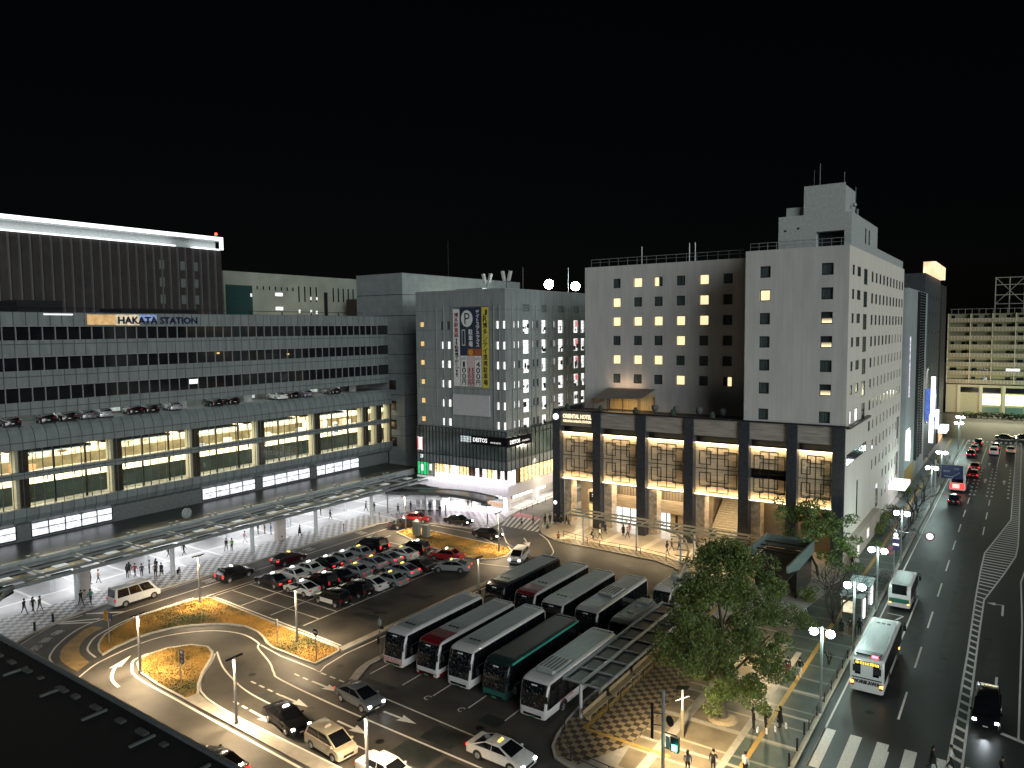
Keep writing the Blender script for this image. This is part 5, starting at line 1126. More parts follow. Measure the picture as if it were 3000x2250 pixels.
# ---------------------------------------------------------------- coaches
M_roofg = mat('bus_roof_grey', (.34, .38, .37), .4, .3, var=.12, scale=2, stretch=(.3, 3, 1)); M_bw = mat('bus_white', (.56, .55, .54), .3, var=.05, coat=.4); M_roofd = mat('bus_roof_dark', (.03, .028, .026), .45, var=.15)
M_cvg = mat('coach_windscreen_glints', (.007, .008, .01), .06, scale=5.5, var2=(.16, .17, .16), spec=.8, detail=6, stretch=(1, 1.6, 1)); _r = next(n for n in M_cvg.node_tree.nodes if n.type == 'VALTORGB'); _r.color_ramp.elements[0].position = .56; _r.color_ramp.elements[1].position = .74  # pale noise specks painted into the glass colour stand in for reflections
def make_bus(loc, rz, label, L=12., W=2.5, H=3.35, body=M_bw, roof=M_roofg, nose=None, group='coaches parked in the bays', name='coach', cat='coach', ac=0, front=None, tail=None, style=0, trim=None, cornice=None):
    t = thing(name, label, cat, loc, rz, group); h = L/2; hw = W/2
    pr = [(-h, .38), (-h, 2.2), (-h+.14, H-.22), (-h+.34, H-.03), (-h+.9, H), (h-1.5, H), (h-.85, H-.07), (h-.5, H-.24), (h-.2, 2.3), (h-.03, 1.25), (h, .9), (h-.04, .38)]
    cx, cz = 0, 1.8
    k = lambda a, b: [(p[0]*a, cz+(p[1]-cz)*b) for p in pr]
    mb = MB(); mb.loft([[(p[0], y, p[1]) for p in k(a, b)][::-1] for y, a, b in ((-hw, .985, .93), (-hw+.03, .992, .965), (-hw+.12, .998, .99), (-hw+.28, 1, 1), (hw-.28, 1, 1), (hw-.12, .998, .99), (hw-.03, .992, .965), (hw, .985, .93))], 0)
    mb.box(-h+.4, h-.4, -hw+.15, hw-.15, .22, .4, 1)
    for x in (h-2.6, -h+3.2):
        for s in (-1, 1):
            n = 12; y = s*(hw+.004); f = [(x+.6*cos(pi*q/n), y, .48+.6*sin(pi*q/n)) for q in range(n+1)]+[(x-.6, y, .36), (x+.6, y, .36)]; mb.face(f if s < 0 else f[::-1], 1)
            wheel(t, x, s*(hw-.16), .48, .28)
    tap = lambda p: (p[0], p[1]*(1-.07*max(0, min(1, (p[0]-h+.9)/.9))**2), p[2])
    mb.v = [tap(p) for p in mb.v]
    mb.build('body', [body, M_dark], t, False, 40)
    # windscreen following the raked front, wrapping to the sides
    m = MB(); f = [(h-.09, 1.12), (h-.2, 2.3), (h-.5, H-.22)]
    for (a, za), (b, zb_) in zip(f, f[1:]):
        m.face([(a+.09, -hw+.16, za), (a+.09, hw-.16, za), (b+.075, hw-.16, zb_), (b+.075, -hw+.16, zb_)])
        for s in (-1, 1):
            q = [(a+.09, s*(hw-.16), za), (a-.25, s*(hw+.01), za), (b-.28, s*(hw+.01 if zb_ < 2.5 else hw-.03), zb_), (b+.075, s*(hw-.16), zb_)]
            m.face(q if s > 0 else q[::-1])
    m.v = [(tap(p)[0], tap(p)[1]*1.012, p[2]) for p in m.v]
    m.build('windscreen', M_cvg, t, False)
    for s in (-1, 1):
        m = MB(); y = s*(hw+.012); a, b = -h+.35, h-.34
        q = [(a, y, 1.2), (b, y, 1.12), (b-.3, y, H-.22), (a, y, H-.22)]; m.face(q if s < 0 else q[::-1], 0)
        for j in range(1, 7):
            x = a+(b-a)*j/7; q = [(x-.03, y+s*.006, 1.22), (x+.03, y+s*.006, 1.22), (x+.03, y+s*.006, H-.24), (x-.03, y+s*.006, H-.24)]; m.face(q if s < 0 else q[::-1], 1)
        m.build('side_window', [M_vglass, M_dark], t, False)
        m = MB(); m.tube([(h-.25, s*(hw-.1), H-.35), (h+.25, s*(hw+.12), H-.5), (h+.3, s*(hw+.16), H-.8)], .03, 5); m.box(h+.2, h+.32, min(s*(hw+.04), s*(hw+.28)), max(s*(hw+.04), s*(hw+.28)), H-1.25, H-.75); m.build('mirror', M_dark, t, False)
        MB().box(h-.12, h+.012, min(s*(hw-.75), s*(hw-.3)), max(s*(hw-.75), s*(hw-.3)), .72, .92).build('headlight', front or M_hl, t, False)
        MB().box(-h-.015, -h+.1, min(s*(hw-.3), s*(hw-.1)), max(s*(hw-.3), s*(hw-.1)), .75, 1.25).build('tail_light', tail or M_tl, t, False)
    m = MB(); m.box(h-.1, h+.02, -.8, .8, .48, .66); m.build('grille', M_grl, t, False)
    m = MB(); m.box(h-.05, h+.03, -.22, .22, .42, .56); m.build('number_plate', M_gplate, t, False)
    # roof sheet with ribs
    m = MB(); x1 = h-(3.0 if nose else 1.5); m.box(-h+.9, x1, -hw+.3, hw-.3, H, H+.025, 0)
    if style != 2:
        for j in range(9): y = -hw+.42+j*(W-.84)/8; m.box(-h+1.2, x1-1.9, y-.02, y+.02, H+.025, H+.045, 0)
    m.box(-h+.2, -h+.5, -hw+.25, hw-.25, H-.02, H+.06, 0)
    for s in (-1, 1): m.box(-h+.5, x1-.8, min(s*(hw-.3), s*(hw-.2)), max(s*(hw-.3), s*(hw-.2)), H-.04, H+.06, 0)
    m.build('roof', [roof], t, False)
    if style == 0:
        for j in range(3): MB().cyl(x1-.9-.0*j, -.42+j*.42, H+.02, H+.06, .17, 12).build('roof_vent', M_dark, t, False)
    if nose:
        m = MB(); f = [(h-3.1, H+.012), (h-1.5, H+.012), (h-.85, H-.058), (h-.48, H-.23)]
        for (a, za), (b, zb_) in zip(f, f[1:]): m.face([(a, -hw+.16, za), (b, -hw+.16, zb_), (b, hw-.16, zb_), (a, hw-.16, za)])
        for s in (-1, 1):
            q = [(h-4, s*(hw-.14), H-.04), (h-.6, s*(hw-.05), H-.3), (h-.7, s*(hw+.008), H-.5), (h-4, s*(hw-.02), H-.35)]; m.face(q if s < 0 else q[::-1])
            q = [(-h, s*(hw+.016), .42), (h-.3, s*(hw+.016), .42), (h-.3, s*(hw+.016), .7), (-h, s*(hw+.016), .7)]; m.face(q if s < 0 else q[::-1])
        m.box(h-.06, h+.016, -hw+.14, hw-.14, .4, .47); m.box(h-.06, h+.016, -hw+.14, hw-.14, .68, .74)
        m.build('nose_panel', nose, t, False)
    if ac:
        m = MB(); m.prism([(ac, -.85), (ac+2.6, -.85), (ac+2.8, -.7), (ac+2.8, .7), (ac+2.6, .85), (ac, .85)], H+.02, H+.26, 0)
        for j in range(5): m.box(ac+.3, ac+2.4, -.7+j*.33, -.58+j*.33, H+.26, H+.28, 1)
        m.build('air_conditioner', [roof, M_dark], t, False)
    if cornice:
        for s in (-1, 1): MB().box(-h+.3, h-.9, min(s*(hw-.1), s*(hw+.02)), max(s*(hw-.1), s*(hw+.02)), H-.28, H-.12).build('roof_stripe', cornice, t, False)
    if trim:
        m = MB(); m.box(h-.06, h+.018, -hw+.18, hw-.18, .6, 1.05); m.build('front_stripe', trim, t, False)
    m = MB(); m.box(-h-.012, -h+.12, -hw+.35, hw-.35, 1.75, 2.75); m.build('rear_window', M_vglass, t, False)
    m = MB(); m.box(h-.42, h-.30, -.25, .25, H-.44, H-.36); m.build('destination_lamp', mat('pale_lens', (.7, .72, .72), .3), t, False)
    return t
R = -pi/2
make_bus((-45.3, 53.1, 0), R, 'white coach with a pink marked bumper at the left end of the front row', style=0, trim=mat('pink_mark', (.55, .5, .48), .5, scale=5, var2=(.42, .08, .10)))
make_bus((-41.5, 53.2, 0), R, 'coach with dark red front roof, second in the front row', nose=P_dred)
make_bus((-38.0, 53.2, 0), R, 'white fronted coach with grey ribbed roof in the middle of the front row', H=3.5)
make_bus((-34.35, 53.2, 0), R, 'dark roofed coach with teal edge and teal bumper in the front row', roof=M_roofd, body=mat('coach_dark_green', (.012, .03, .026), .3, coat=.4), trim=P_teal, style=2, cornice=mat('teal_stripe', (.04, .38, .28), .3), H=3.3)
c5 = make_bus((-30.15, 52.4, 0), R, 'white lettered coach under the bus shelter at the right of the front row', ac=1.4, style=1, H=3.2)
m = MB(); m.text('CRYSTAL', (2.9, 1.275, 1.08), (-1, 0, 0), (0, 0, 1), 2.1, .3, 0)
for x, w, k in ((-.2, .12, 1), (.1, .12, 1)): m.face([(x+.7, 1.274, .7), (x+.7+w, 1.274, .7), (x+w-.1, 1.274, 1.36), (x-.1, 1.274, 1.36)][::-1], k)
m.face([(-.9, 1.274, 1.36), (-.3, 1.274, 1.36), (-.75, 1.274, .95), (-1.1, 1.274, 1.0)], 2); m.face([(-.2, 1.274, .65), (-.35, 1.274, .65), (-.35, 1.274, .8), (-.2, 1.274, .8)], 1)
m.build('lettering', [mat('pink_letter', (.45, .2, .22), .5), mat('navy_mark', (.05, .06, .12), .5), mat('teal_mark', (.03, .4, .32), .5)], c5, False)
make_bus((-45.2, 68.1, 0), R, 'black fronted coach with grey roof at the left end of the rear row', body=mat('bus_black', (.014, .014, .02), .25, coat=.4), group='coaches parked in the bays')
make_bus((-41.1, 67.6, 0), R, 'coach with dark red front roof, second in the rear row', nose=P_dred)
make_bus((-37.4, 66.8, 0), R, 'grey roofed coach with blue tail, third in the rear row', H=3.35)
make_bus((-33.6, 66.8, 0), R, 'silver coach with a raised roof cooler, fourth in the rear row', style=1, ac=-1.2, H=3.4, roof=mat('bus_roof_silver', (.42, .45, .46), .4, .3, var=.08))
b6 = make_bus((-30.4, 64.9, 0), R, 'small white bus with two round roof hatches beside the bus shelter', L=7., W=2.1, H=2.75, style=1, name='minibus', cat='minibus', group='small buses by the platform')
for x in (-1.2, .6): MB().cyl(x, 0, 2.77, 2.9, .32, 12).build('roof_hatch', M_roofg, b6, False)
MB().box(-3.2, -1.9, -.6, .6, 2.77, 2.98).build('air_conditioner', M_roofg, b6, False)
b7 = make_bus((-30.5, 75.0, 0), R, 'small grey bus with a roof cooler behind the leafy tree', L=6.6, W=2.1, H=2.7, style=1, name='minibus', cat='minibus', group='small buses by the platform')
MB().box(-2.6, -1.2, -.7, .7, 2.72, 3.0).build('air_conditioner', M_roofg, b7, False)
# road buses
hb_ = make_bus((-9.65, 70.1, 0), pi/2, 'white coach with amber rear display and black script on the street', group=None, name='coach', cat='coach', L=11., H=3.15, style=0, tail=mat('tail_red', (.25, .02, .02), .3), ac=0)
m = MB(); m.box(-5.56, -5.5, -.95, .95, 2.62, 2.9, 0); m.text('本日は貸切', (-5.565, 0, 2.76), (0, -1, 0), (0, 0, 1), 1.75, .24, 1, bold=.015); m.text('HORIKAWA', (-5.53, 0, 1.18), (0, -1, 0), (.0, .12, .99), 1.95, .32, 2, bold=.02); m.box(-5.53, -5.51, -.25, .25, .62, .82, 3); m.box(-5.55, -5.5, .45, 1.05, 1.95, 2.5, 2); m.box(-5.55, -5.5, -1.05, -.45, 1.95, 2.5, 2); m.box(-5.55, -5.5, -.45, .45, 1.7, 2.6, 3); m.box(-5.55, -5.49, -1.1, 1.1, 1.45, 1.52, 0)
m.build('rear_display', [M_dark, emis('amber_text', (1, .6, .08), 2.6), M_k, M_bw], hb_, False)
m = MB(); m.box(-5.0, -4.2, -.9, .9, 3.15, 3.32, 0); m.build('roof_scoop', M_dark, hb_, False)
MB().box(-5.2, -5.05, -.75, -.3, 3.12, 3.32).build('brake_lamp', emis('brake_red', (1, .05, .08), 14), hb_, False)
for s in (-1, 1): MB().box(-5.55, -5.4, min(s*.98, s*1.2), max(s*.98, s*1.2), .95, 1.15).build('indicator', M_ind, hb_, False)
MB().box(3.3, 3.5, -1.3, -1.25, 1.0, 1.15).build('indicator', M_ind, hb_, False)
vb = make_bus((-10.0, 90.0, 0), pi/2, 'white minibus with green stripe and amber lamps at the street bus stop', L=7., W=2.1, H=2.65, group=None, name='minibus', cat='minibus', style=1, tail=M_ind)
MB().box(-3.53, -3.49, -.95, .95, .85, 1.3).build('rear_stripe', P_green, vb, False)
rb = make_bus((-9.1, 160.2, 0), pi/2, 'red and white city bus with a lit rear beneath the blue road sign', L=11., group=None, name='city_bus', cat='bus', style=1, tail=M_tlon, body=M_bw)
m = MB(); m.box(-5.54, -5.49, -1.1, 1.1, .6, 1.65, 0); m.box(-5.56, -5.5, -.35, .75, .75, 1.5, 1); m.build('rear_panel', [emis('red_rear', (1, .06, .05), 1.4), emis('pink_rear', (1, .6, .55), 1.2)], rb, False)
# ================================================================ CANOPIES, STREET FURNITURE
M_roofdk = mat('canopy_roof_dark', (.022, .03, .028), .35, .2, var=.35, scale=.3); M_beam = mat('canopy_beam', (.26, .29, .29), .4, .4, var=.12); M_tint = mat('tinted_roof_glass', (.008, .013, .014), .3, var=.3, spec=.3)
M_skl = emis('skylight_glow', (.85, .9, .88), .38, .5, .8)  # skylights, not lamps: weak emission imitates canopy light coming through from below
SC = thing('station_canopy', 'long steel lattice canopy with flat dark roof in front of the station', 'canopy', (-94, 62, 0.12))
MB().box(-104.2, -93.2, 27, 107.5, 3.5, 3.75).build('flat_roof', M_roofdk, SC)
mb = MB(); mb.box(-93.2, -92.6, 27, 103, 3.45, 4.45); mb.build('parapet_beam', panelmat('parapet_panel', (.25, .28, .28), 5.8, 6, .4, .03, 'YZ', .5), SC)
mb = MB()
for x, r in ((-91.9, .12), (-89.4, .16), (-86.6, .16), (-84.6, .22)): mb.tube([(x, 31, 4.12), (x, 97.5, 4.12)], r, 8)
y = 31.
while y < 97.5: mb.box(-92.6, -84.6, y-.12, y+.12, 3.95, 4.15); y += 5.75
mb.build('lattice_beams', M_beam, SC)
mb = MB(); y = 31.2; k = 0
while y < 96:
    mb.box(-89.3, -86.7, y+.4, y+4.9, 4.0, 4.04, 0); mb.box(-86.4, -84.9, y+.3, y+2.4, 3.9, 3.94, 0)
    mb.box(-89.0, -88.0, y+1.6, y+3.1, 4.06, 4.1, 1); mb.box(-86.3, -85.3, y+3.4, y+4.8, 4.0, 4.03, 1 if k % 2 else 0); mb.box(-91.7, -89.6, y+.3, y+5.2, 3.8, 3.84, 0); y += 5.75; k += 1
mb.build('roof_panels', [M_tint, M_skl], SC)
for y in (39.8, 51.1, 62.7, 73.8, 85.3):
    MB().cyl(-86, y, .12, 4.0, .28, 12).build('column', mat('column_paint', (.55, .57, .58), .4, .2, var=.06), SC); MB().cyl(-92.4, y+.3, .12, 3.5, .26, 12).build('column', MATS['column_paint'], SC)
mb = MB(); y = 32.
while y < 98:
    for d in (0, .9): mb.box(-92.85, -92.65, y+d, y+d+.35, 4.47, 4.6); mb.tube([(-92.9, y+d+.15, 4.45), (-92.9, y+d+.15, 4.75)], .03, 4); mb.box(-93.2, -92.8, y+d, y+d+.4, 4.72, 4.8)
    y += 5.75
y = 31.5
while y < 97: mb.box(-84.5, -84.32, y-.08, y+.08, 3.95, 4.25); y += 2.9
fl_ = mb.build('roof_floodlight', M_alum, SC); fl_['kind'] = 'stuff'
# diagonal corner and the near wing in the dark
NW = thing('near_canopy', 'dark unlit canopy roof filling the lower left corner', 'canopy', (-55, 16, 0))
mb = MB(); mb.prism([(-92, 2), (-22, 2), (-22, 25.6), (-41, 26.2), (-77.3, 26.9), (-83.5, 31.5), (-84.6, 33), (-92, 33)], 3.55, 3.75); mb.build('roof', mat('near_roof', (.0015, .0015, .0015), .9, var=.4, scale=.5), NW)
mb = MB(); mb.tube([(-22, 25.75, 3.8), (-41, 26.35, 3.8), (-77.4, 27.1, 3.9), (-83.4, 31.6, 4.0), (-84.6, 33, 4.1)], .2, 8)
mb.tube([(-72, 24.6, 3.95), (-76.5, 24.5, 3.95), (-85.5, 31.5, 4.05)], .12, 6)
for x in range(-76, -24, 6): mb.box(x-.1, x+.1, 23.9, 25.6, 3.76, 3.9)
mb.build('edge_beam', mat('near_beam', (.12, .135, .14), .5, .3), NW)
rnd = random.Random(8)
for k in range(12): x = -74.5+k*2.7+rnd.uniform(-.6, .6); MB().box(x, x+rnd.uniform(.4, 1.4), 25.1, 25.5, 3.78, 3.9+rnd.uniform(0, .08)).build('roof_fitting', mat('dull_fitting', (.05, .055, .055), .6), NW)
for x, y in ((-60, 8), (-80.6, 27.6), (-45, 8)): MB().box(x, x+.7, y, y+.6, 0, 3.55).build('post', M_dark, NW)
# curved canopy by the annex
AC = thing('annex_canopy', 'curved grey canopy on wedge topped posts before the annex', 'canopy', (-76, 91, .12))
def ribbon(P, w, z0, z1, m, nm, par):
    P = smooth_line(P, 5); a = poly_offset(P, w/2); b = poly_offset(P, -w/2); mb = MB()
    for i in range(len(P)-1): mb.prism([a[i], b[i], b[i+1], a[i+1]], z0, z1)
    return mb.build(nm, m, par)
CP = [(-85.8, 88.4), (-83.6, 89.3), (-80, 91.2), (-76.5, 92.3), (-72, 92.4), (-67.5, 91.4)]
ribbon([(p[0], p[1]) for p in CP], .5, 3.25, 3.7, mat('dark_beam', (.10, .115, .12), .45, .3), 'front_beam', AC); ribbon([(p[0]-.2, p[1]+3.4) for p in CP], .3, 3.45, 3.7, M_beam, 'rear_beam', AC); ribbon([(p[0]-.1, p[1]+1.75) for p in CP], 2.7, 3.52, 3.6, M_tint, 'roof', AC)
for x, y in ((-79.9, 91.5), (-76.5, 92.5), (-67.3, 91.4), (-85.4, 88.4)):
    c = MB().cyl(x, y, .12, 3.25, .13, 10).build('column', M_alum, AC)
    if x > -77: mb = MB(); mb.prism([(x-1.1, y-.2), (x+.6, y-.2), (x+.6, y+.2), (x-1.1, y+.2)], 2.95, 3.24, 0); mb.box(x+.15, x+.62, y-.24, y+.24, 1.9, 2.95, 1); mb.build('column_light', [M_beam, emis('column_glow', (1, .99, 1), 2.5)], c)
# walkway canopy before the hotel
WC = thing('walkway_canopy', 'slim lit pergola canopy along the hotel walkway', 'canopy', (-40, 92, .12))
M_perg = mat('pergola_beam', (.55, .50, .36), .45, .2, var=.1)
mb = MB()
for y, z in ((90.6, 3.75), (91.7, 3.9), (93.3, 3.9)): mb.tube([(-53.2, y+.3, z), (-26.5, y-.3, z)], .13, 8)
x = -52.8
while x < -27: mb.box(x-.05, x+.05, 90.6, 93.4, 3.86, 3.98); mb.ball((x, 90.3, 3.9), .1, 6, 4); x += 2.3
for d in (0, 1.7): mb.tube([(-39+d, 90.9, 3.7), (-36+d, 89.6, 3.7), (-33.8+d, 87.2, 3.7), (-31.8+d, 83, 3.7), (-30.2+d, 77.5, 3.7), (-29.4+d, 74, 3.7)], .14, 8)
for k in range(7): x = -37.2+k*1.15; y = 90.3-k*2.4; mb.box(x, x+1.9, y-.06, y+.06, 3.74, 3.84)
mb.build('beams', M_perg, WC)
for x, y in ((-50, 90.5), (-41.9, 90.4), (-35, 88.6), (-34, 90.6), (-31.2, 81)): MB().cyl(x, y, .12, 3.75, .13, 10).build('column', MATS['column_paint'], WC)
# bus shelter beside the coaches
BS = thing('bus_shelter', 'long glass roofed bus shelter beside the white lettered coach', 'bus shelter', (-27.3, 57, .12))
mb = MB()
for x, z in ((-28.7, 2.85), (-25.5, 2.75)): mb.box(x-.07, x+.07, 48.6, 68, z, z+.2)
mb.box(-27.15, -27.0, 48.6, 68, 2.9, 3.12); y = 48.7
while y < 68.1: mb.box(-28.7, -25.5, y-.05, y+.05, 2.86, 2.98); y += 2.4
mb.build('frame', M_steel, BS)
MB().box(-28.6, -25.6, 48.7, 67.9, 2.83, 2.85).build('roof_glass', M_tint, BS)
for y in (47.4+1.5, 52, 59.3, 66.8): MB().cyl(-27.3, y, .12, 2.9, .13, 10).build('post', MATS['column_paint'], BS)
for k, lb in enumerate(('under the front edge of the bus shelter', 'second under the bus shelter', 'third under the bus shelter', 'behind the leafy tree')):
    t = thing('bench', 'pale slatted bench '+lb, 'bench', (-26.6, 50.3+k*4.4, .126), 0, 'benches along the platform'); 
    if k == 0:
        for n_, b in (('seat', MB().box(-.22, .22, -1.9, 1.9, .4, .46)), ('backrest', MB().box(-.26, -.21, -1.9, 1.9, .5, .85)), ('leg', MB().box(-.2, .2, -1.5, -1.42, 0, .4)), ('leg', MB().box(-.2, .2, 1.42, 1.5, 0, .4))): b.build(n_, mat('bench_wood', (.36, .28, .16), .6), t, False)
        bench0 = t
    else:
        for ch in bench0.children: copy_tree(ch, None, 0, None, t)
# subway stair housing
SB = thing('subway_entrance', 'open topped dark stair housing with pale slanting side wall', 'subway entrance', (-22.4, 85, .12))
mb = MB(); mb.extrude([(79.4, 4.3), (79.4, 5.0), (91.3, 5.0), (91.3, 3.6), (84, 3.4)], -19.75, -19.55, 'x'); mb.box(-25.2, -25.0, 85.4, 91.2, 3.6, 5.0); mb.box(-25.2, -19.6, 91.2, 91.35, 3.6, 5.0); mb.build('parapet', mat('grey_parapet', (.13, .17, .16), .5, var=.15), SB)
mb = MB(); mb.prism([(-25.0, 85.4), (-19.8, 79.5), (-19.8, 91.2), (-25.0, 91.2)], 3.2, 3.4, 0); mb.box(-24.9, -20, 86, 91, .12, 3.2, 1)
for k in range(3): mb.box(-24.9, -19.9, 86.6+k*1.7, 86.75+k*1.7, 4.3, 4.45, 1)
mb.build('stair_box', [mat('housing_black', (.004, .003, .003), .7), M_dark], SB)  # near-black fill inside the housing
mb = MB(); mb.box(-19.95, -19.8, 84, 91, .12, 3.6); mb.build('side_glass', M_dglass, SB)
# T lamps
G_T = 'twin arm plaza lamps'
tl = [(-63.5, 34.3, 'on the near grass island by the drop off loop'), (-48.8, 33.6, 'on the concrete median in front'), (-74.7, 47.4, 'at the grass corner beside the empty taxi bays'), (-57.0, 46.2, 'on the grass strip beside the no entry sign'), (-34.1, 32.9, 'cut by the bottom edge on the median'), (-75.6, 82.0, 'beside the metal cabinets on the far island'), (-57.8, 81.0, 'at the rounded tip of the far island'), (-48.1, 63.6, 'between coach rows, the one in front of the black fronted coach')]
M_pole = mat('pole_grey', (.30, .29, .28), .4, .4, var=.08); M_lens = emis('lamp_lens', (1, .82, .55), 12); proto = None
for x, y, lb in tl:
    t = thing('plaza_lamp', 'T shaped lamp post '+lb, 'lamp post', (x, y, .1), 0, G_T)
    if proto is None:
        MB().cyl(0, 0, 0, 5.25, .11, 10).cyl(0, 0, 0, .25, .16, 10).build('pole', M_pole, t, False); MB().box(-.07, .07, -.72, .72, 5.2, 5.32).build('arm', M_dark, t, False)
        for s in (-1, 1): MB().box(-.05, .05, min(s*.3, s*.68), max(s*.3, s*.68), 5.19, 5.2).build('lamp_head', M_lens, t, False)
        proto = t
    else:
        for ch in proto.children: copy_tree(ch, None, 0, None, t)
    p = {(-48.8): 1250, (-34.1): 1250, (-63.5): 1000}.get(x, 800)
    if x == -48.1: p = 110
    if x == -57.8 and y > 80: p = 700
    lamp('plaza_light', 'AREA', (x, y, 5.18), p*(1.75 if x > -50 and y < 40 else 2.4), (1, .74, .44), .12, sy=1.3, rot=(0, 0, 0), spread=radians(150))
# street lamps with twin globes
M_globe = emis('globe', (.93, 1, .99), 40); proto = None
for i, (x, y, lb) in enumerate(((-12.1, 59.6, 'nearest, beside the leafy tree'), (-11.95, 72.1, 'beside the glass bus stop'), (-11.95, 85.1, 'beside the white minibus'), (-11.95, 103.7, 'by the round speed limit sign'), (-11.9, 139.8, 'left of the blue road sign'), (-11.9, 157.8, 'above the blue road sign'), (-12.3, 208, 'at the far crossroads, nearer one'), (-12.8, 221.2, 'at the far crossroads, farther one'))):
    t = thing('street_lamp', 'twin globe street lamp '+lb, 'street lamp', (x, y, .12), 0, 'twin globe street lamps')
    if proto is None:
        MB().cyl(0, 0, 0, 6.9, .09, 8).cyl(0, 0, 0, .9, .13, 8).build('pole', mat('lamp_pole', (.28, .33, .32), .4, .4), t, False); MB().tube([(-.6, 0, 6.55), (-.3, 0, 6.75), (.3, 0, 6.75), (.6, 0, 6.55)], .035, 6).build('arm', MATS['lamp_pole'], t, False)
        for s in (-1, 1): MB().ball((s*.6, 0, 6.4), .34, 12, 8, 0, .85).build('globe', M_globe, t, False)
        proto = t
    else:
        for ch in proto.children: copy_tree(ch, None, 0, None, t)
    for s in (-1, 1): lamp('street_light', 'POINT', (x+s*.6, y, 5.9), 230 if y < 130 else 300, (.66, 1, .90), .2)
# floodlights on the parking roof
for i, (x, y, lb) in enumerate(((-77.5, 106, 'left V shaped'), (-71.3, 103, 'right V shaped'))):
    t = thing('roof_floodlight', lb+' unlit twin floodlight on the parking roof', 'floodlight', (x, y, 36.6), 0, 'floodlights on the parking roof')
    MB().cyl(0, 0, 0, 1.5, .06, 6).build('pole', M_dark, t, False)
    for s in (-1, 1): MB().extrude([(s*.2, 1.4), (s*.55, 1.4), (s*1.0, 3.0), (s*.65, 3.1)], -.3, .3, 'y').build('lamp_head', mat('pale_housing', (.5, .5, .48), .5), t, False)
for i, (x, y, lb) in enumerate(((-72.6, 118.5, 'left'), (-72.1, 127.5, 'right'))):
    t = thing('roof_floodlight', lb+' one of the two glaring floodlights on the parking roof edge', 'floodlight', (x, y, 36.6), 0, 'floodlights on the parking roof')
    MB().cyl(0, 0, 0, 1.1, .08, 6).build('pole', M_dark, t, False); MB().ball((0, 0, 1.6), .85, 12, 8).build('lamp_head', emis('flood_glow', (.85, 1, .97), 90), t, False)
    lamp('flood_light', 'POINT', (x-.4, y, 39.6), 1500, (.75, 1, .9), .3)
lamp('roof_wash', 'SPOT', (-88, 131, 37.5), 2600, (.9, 1, .75), .3, target=(-100, 131, 40.5), spot=2.4); MB_ = MB().box(-88.3, -87.7, 130.7, 131.3, 36.6, 37.4)
single(MB_, 'wash_light', M_alum, 'small wash light on the parking roof facing the grey tower', 'floodlight', (-88, 131, 36.6))
# signs and poles
def post_sign(name, x, y, h, label, cat, parts, base=.1):
    t = thing(name, label, cat, (x, y, base)); MB().cyl(0, 0, 0, h, .045, 8).build('pole', M_pole, t, False)
    for n_, mb, m in parts: mb.build(n_, m, t, False)
    return t
def textplate(s, x, y, z, w, h, c, tcol, vertical=False):
    mb = MB(); mb.box(x-w/2, x+w/2, y-.03, y, z-h/2, z+h/2, 0)
    if vertical:
        n = len(s)
        for i, ch in enumerate(s): mb.text(ch, (x, y-.036, z+h/2-h*(i+.5)/n), (1, 0, 0), (0, 0, 1), w*.6, h/n*.7, 1)
    else: mb.text(s, (x, y-.036, z), (1, 0, 0), (0, 0, 1), w*.8, h*.6, 1)
    return mb, [c, tcol]
M_ysig = mat('yellow_sign', (.62, .36, .04), .5); M_bsig = mat('blue_sign_face', (.02, .03, .12), .4); M_rink = mat('red_sign_ink', (.4, .03, .02), .5)
a = textplate('専用', -.42, 0, 2.7, .7, 1.0, M_ysig, M_rink, True); b = textplate('タクシー', .42, 0, 2.75, .62, .8, M_bsig, M_w, True)
post_sign('road_sign', -72.0, 36.0, 3.2, 'yellow and blue twin board sign on the near grass point', 'sign', (('sign_board', *a), ('sign_board', *b)))
a = textplate('一般車', .3, 0, 2.5, .6, 1.2, M_bsig, M_w, True); b = textplate('送迎', -.4, 0, 2.35, .45, 1.0, M_ysig, M_k, True)
post_sign('road_sign', -58.4, 35.0, 3.1, 'dark blue sign with narrow yellow board on the drop shaped grass island', 'sign', (('sign_board', *a), ('sign_board', *b)))
def disc(x, y, z, r, m, n=20): return [(x+r*cos(2*pi*k/n), y, z+r*sin(2*pi*k/n)) for k in range(n)]
mb = MB().tube([(0, -.05, 2.6), (0, -.08, 2.6)], .32, 18); mb.box(-.2, .2, -.1, -.081, 2.54, 2.66, 1)
post_sign('no_entry_sign', -52.4, 44.6, 2.9, 'round dark no entry sign on the corner of the grass strip', 'sign', (('sign_disc', mb, [mat('sign_back', (.03, .03, .035), .5), M_w]),))
post_sign('marker_post', -57.9, 44.6, 2.5, 'slim pale marker post on the grass strip', 'post', (('post_head', MB().box(-.1, .1, -.08, .08, 2.0, 2.6), M_alum),))
post_sign('camera_post', -47.6, 47.9, 3.9, 'post with camera boxes beside the first coach', 'post', (('camera_box', MB().box(-.12, .12, -.1, .1, 3.2, 3.7), M_alum), ('camera_box', MB().box(.1, .4, -.1, .1, 2.9, 3.1), M_dark)))
for x, y, h, lb in ((-72.5, 81.0, 2.0, 'taller'), (-70.8, 81.1, 1.7, 'shorter')):
    t = thing('metal_cabinet', lb+' metal equipment cabinet on the far grass island', 'cabinet', (x, y, .11), 0, 'metal cabinets'); MB().box(-.5, .5, -.35, .35, 0, h).build('body', mat('cabinet_metal', (.32, .33, .28), .5, .3), t, False); MB().box(-.55, .55, -.4, .4, h, h+.06).build('lid', M_alum, t, False); MB().box(-.45, .45, -.362, -.352, .15, h-.12).build('door', mat('cabinet_door', (.27, .28, .24), .5, .3), t, False)
